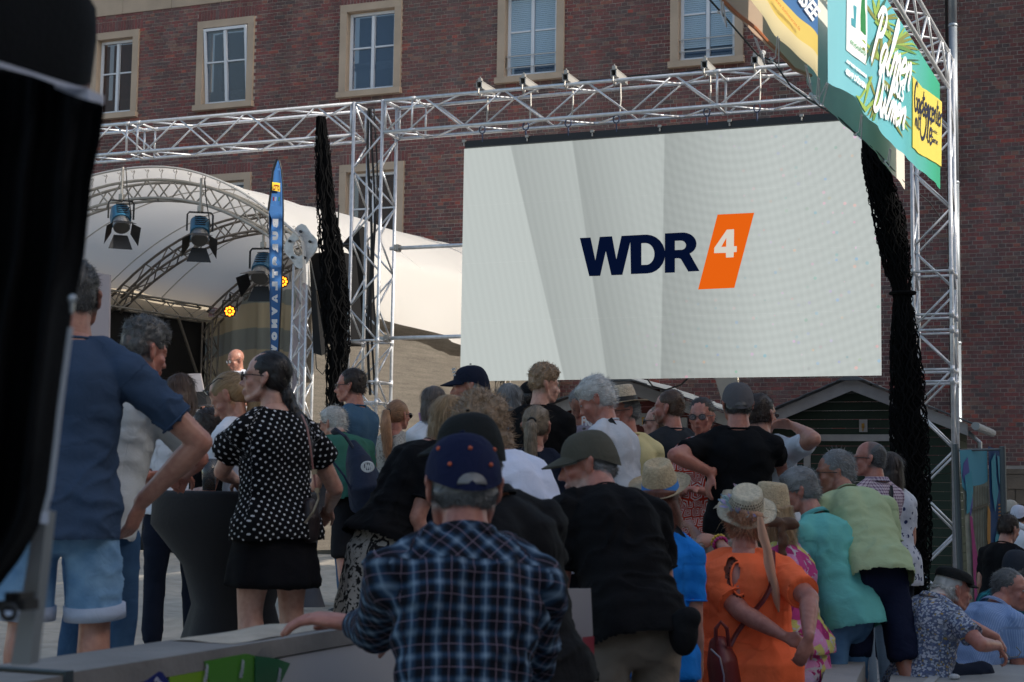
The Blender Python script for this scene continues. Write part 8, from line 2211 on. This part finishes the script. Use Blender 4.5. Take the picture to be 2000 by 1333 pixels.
# 31 lime polo
person('grey haired man in sunglasses, lime green polo shirt and navy shorts leaning forward', (1630, 883), 8.95, gz=.05, face=10, hf=84, pitch=2, lean=46, neckl=.035, k=1.03, fat=.97, belly=.4, foldamp=1.3, top_=('polo', cloth('lime_polo', (.40, .48, .28))), bot=('shorts', cloth('navy_shorts', (.010, .014, .035)), .95), hair=('short', 'grey', 1.2), glasses=('sun', (.01, .01, .01)), skin='tan', arms=('table', 'table'), hem=-.22, legs=((-.0, .02), (.05, -.25)), eyes=True)
# 34 seated flat cap man
sf_ = person('seated white haired man in a black flat cap and a blue patterned short sleeved shirt', (1862, 1108), 8.5, gz=.12, face=-58, hf=-78, pitch=6, lean=14, hunch=.85, k=.86, hk=1.12, fat=1.16, belly=.2, seat=.6, top_=('shirt', cloth('small_pattern', (.10, .12, .18), 'speckle', (.3, .3, .3), sc=95, cols=[(.10, .13, .24), (.25, (.38, .42, .50)), (.5, (.14, .17, .25)), (.65, (.42, .44, .50)), (.92, (.34, .25, .08))])),
    bot=('trousers', cloth('navy_trousers', (.012, .018, .035))), hair=('short', 'white', 1.0), hat=('flat', (.012, .013, .013)), hath=.005, skin='red', arms=(((1905, 1215, .1), (1958, 1250, .05), dict(dir=(.6, -.8, .0), pn=(-.6, -.4, .2), curl=.8)), ((1893, 1245, -.25), (1962, 1262, -.2), dict(dir=(.5, -.8, 0), pn=(-.6, -.4, .2), curl=.8))), hem=-.10, curve=.5, legs=((-.02, .55), (.02, .50)), eyes=True)
# 35
person('seated man in a light blue striped shirt with his face turned to the camera', (1972, 1114), 9.2, gz=.0, face=-55, hf=-128, pitch=0, lean=32, hunch=.4, k=1.0, fat=1.1, seat=.5, top_=('shirt', cloth('blue_stripe', (.20, .30, .52), 'stripe', (.30, .40, .60), sc=.010)), bot=('trousers', cloth('navy_trousers', (.012, .018, .035))), hair=('short', 'darkgrey', .8), skin='red', arms=('table', 'table'), legs=((0, .5), (0, .5)), eyes=True)
# 36.. right edge
person('seated man in a dark grey cap and turquoise checked shirt at the right edge', (1985, 1071), 10.8, gz=.0, face=-40, hf=-50, lean=10, k=1.0, fat=1.1, seat=.4, top_=('shirt', cloth('teal_plaid', (.01, .06, .08), 'plaid', (.05, .30, .32), sc=.06, mid=(.02, .16, .18), thin=(.02, .1, .1))), bot=('trousers', NVT), hair=('short', 'grey', 1.3), hat=('cap', (.03, .035, .045)), hath=.012, skin='red', legs=((0, .45), (0, .45)))
person('seated dark haired person in a black T-shirt behind the turquoise checked shirt', (1976, 1009), 13.5, gz=.1, face=-50, hf=-60, pitch=20, lean=14, k=.95, seat=.45, top_=('tee', BTEE), bot=('trousers', NVT), hair=('short', 'dark', 1.3), legs=((0, .45), (0, .45)))
person('distant person in a white cap at the right edge of the square', (1989, 985), 17.0, gz=.0, face=-30, hf=-30, k=.95, top_=('tee', WTEE), bot=('trousers', NVT), hair=('short', 'brown'), hat=('cap', (.5, .52, .62)), hath=.012)
person('distant person in a pale beige cap beside the blue printed fence', (1973, 975), 18.5, gz=.0, face=-60, hf=-60, k=.95, top_=('tee', cloth('pale_polo', (.5, .5, .5))), bot=('trousers', NVT), hair=('short', 'grey'), hat=('cap', (.36, .34, .30)), hath=.012)
tag(obj('folded_parasol', MB().tube([P(1962, 1012, 14), P(2010, 1036, 13.5)], .028, 8), plain('white_tube', (.55, .56, .6), .5)), 'slanting white tube held beside the seated people at the right edge', 'tube')
# handbag of the polka woman
hbp = P(605, 1015, 6.95); hb_ = thing('handbag', 'dark brown handbag hanging on a pinkish strap from the polka dot blouse', 'bag', tuple(hbp))
DBR = plain('bag_leather', (.018, .010, .010), .5, 0, .2, 60)
v_, n_, f_ = remesh(MB().tube([P(604, 985, 6.95), P(606, 1010, 6.95), P(607, 1044, 6.95)], [(.03, .052), (.045, .075), (.042, .078)], 16, ref=CF, round_=True), .008, 2)
link('bag_body', mesh_from(v_ - hbp, f_.tolist(), 'bag_body', True), DBR, hb_)
PSTR = plain('pink_strap', (.22, .09, .08), .5)
obj('strap', MB().tube([P(590, 812, 6.92), P(600, 835, 6.85), P(606, 870, 6.82), P(612, 920, 6.84), P(618, 960, 6.88)], [(.003, .011)] * 5, 8, ref=CF), PSTR, hb_)
obj('chain', MB().tube([P(618, 955, 6.86), P(622, 975, 6.86), P(612, 1000, 6.85), P(596, 1022, 6.85)], .006, 6), plain('chain_gold', (.4, .33, .25), .3, .9), hb_)
obj('buckle', MB().box(P(614, 922, 6.81), (.022, .01, .022)).box(P(620, 958, 6.81), (.02, .01, .02)), plain('chain_gold', (.4, .33, .25), .3, .9), hb_)
# denim bag hint: glasses in the hand of the seated man
gp_ = P(1975, 1280, 7.75)
tag(obj('spectacles', MB().tube([P(1960, 1270, 7.7), P(1972, 1284, 7.7), P(1988, 1283, 7.7), P(1994, 1274, 7.7), P(1985, 1264, 7.75)], .003, 5), plain('frame_metal', (.25, .22, .2), .3, .8)), 'thin framed spectacles dangling from the hands of the flat capped man', 'glasses')
print('people', person_no[0], round(__import__('time').time() - t0_, 1))
print('tris', sum(len(o.data.polygons) * 2 for o in SC.objects if o.type == 'MESH'))
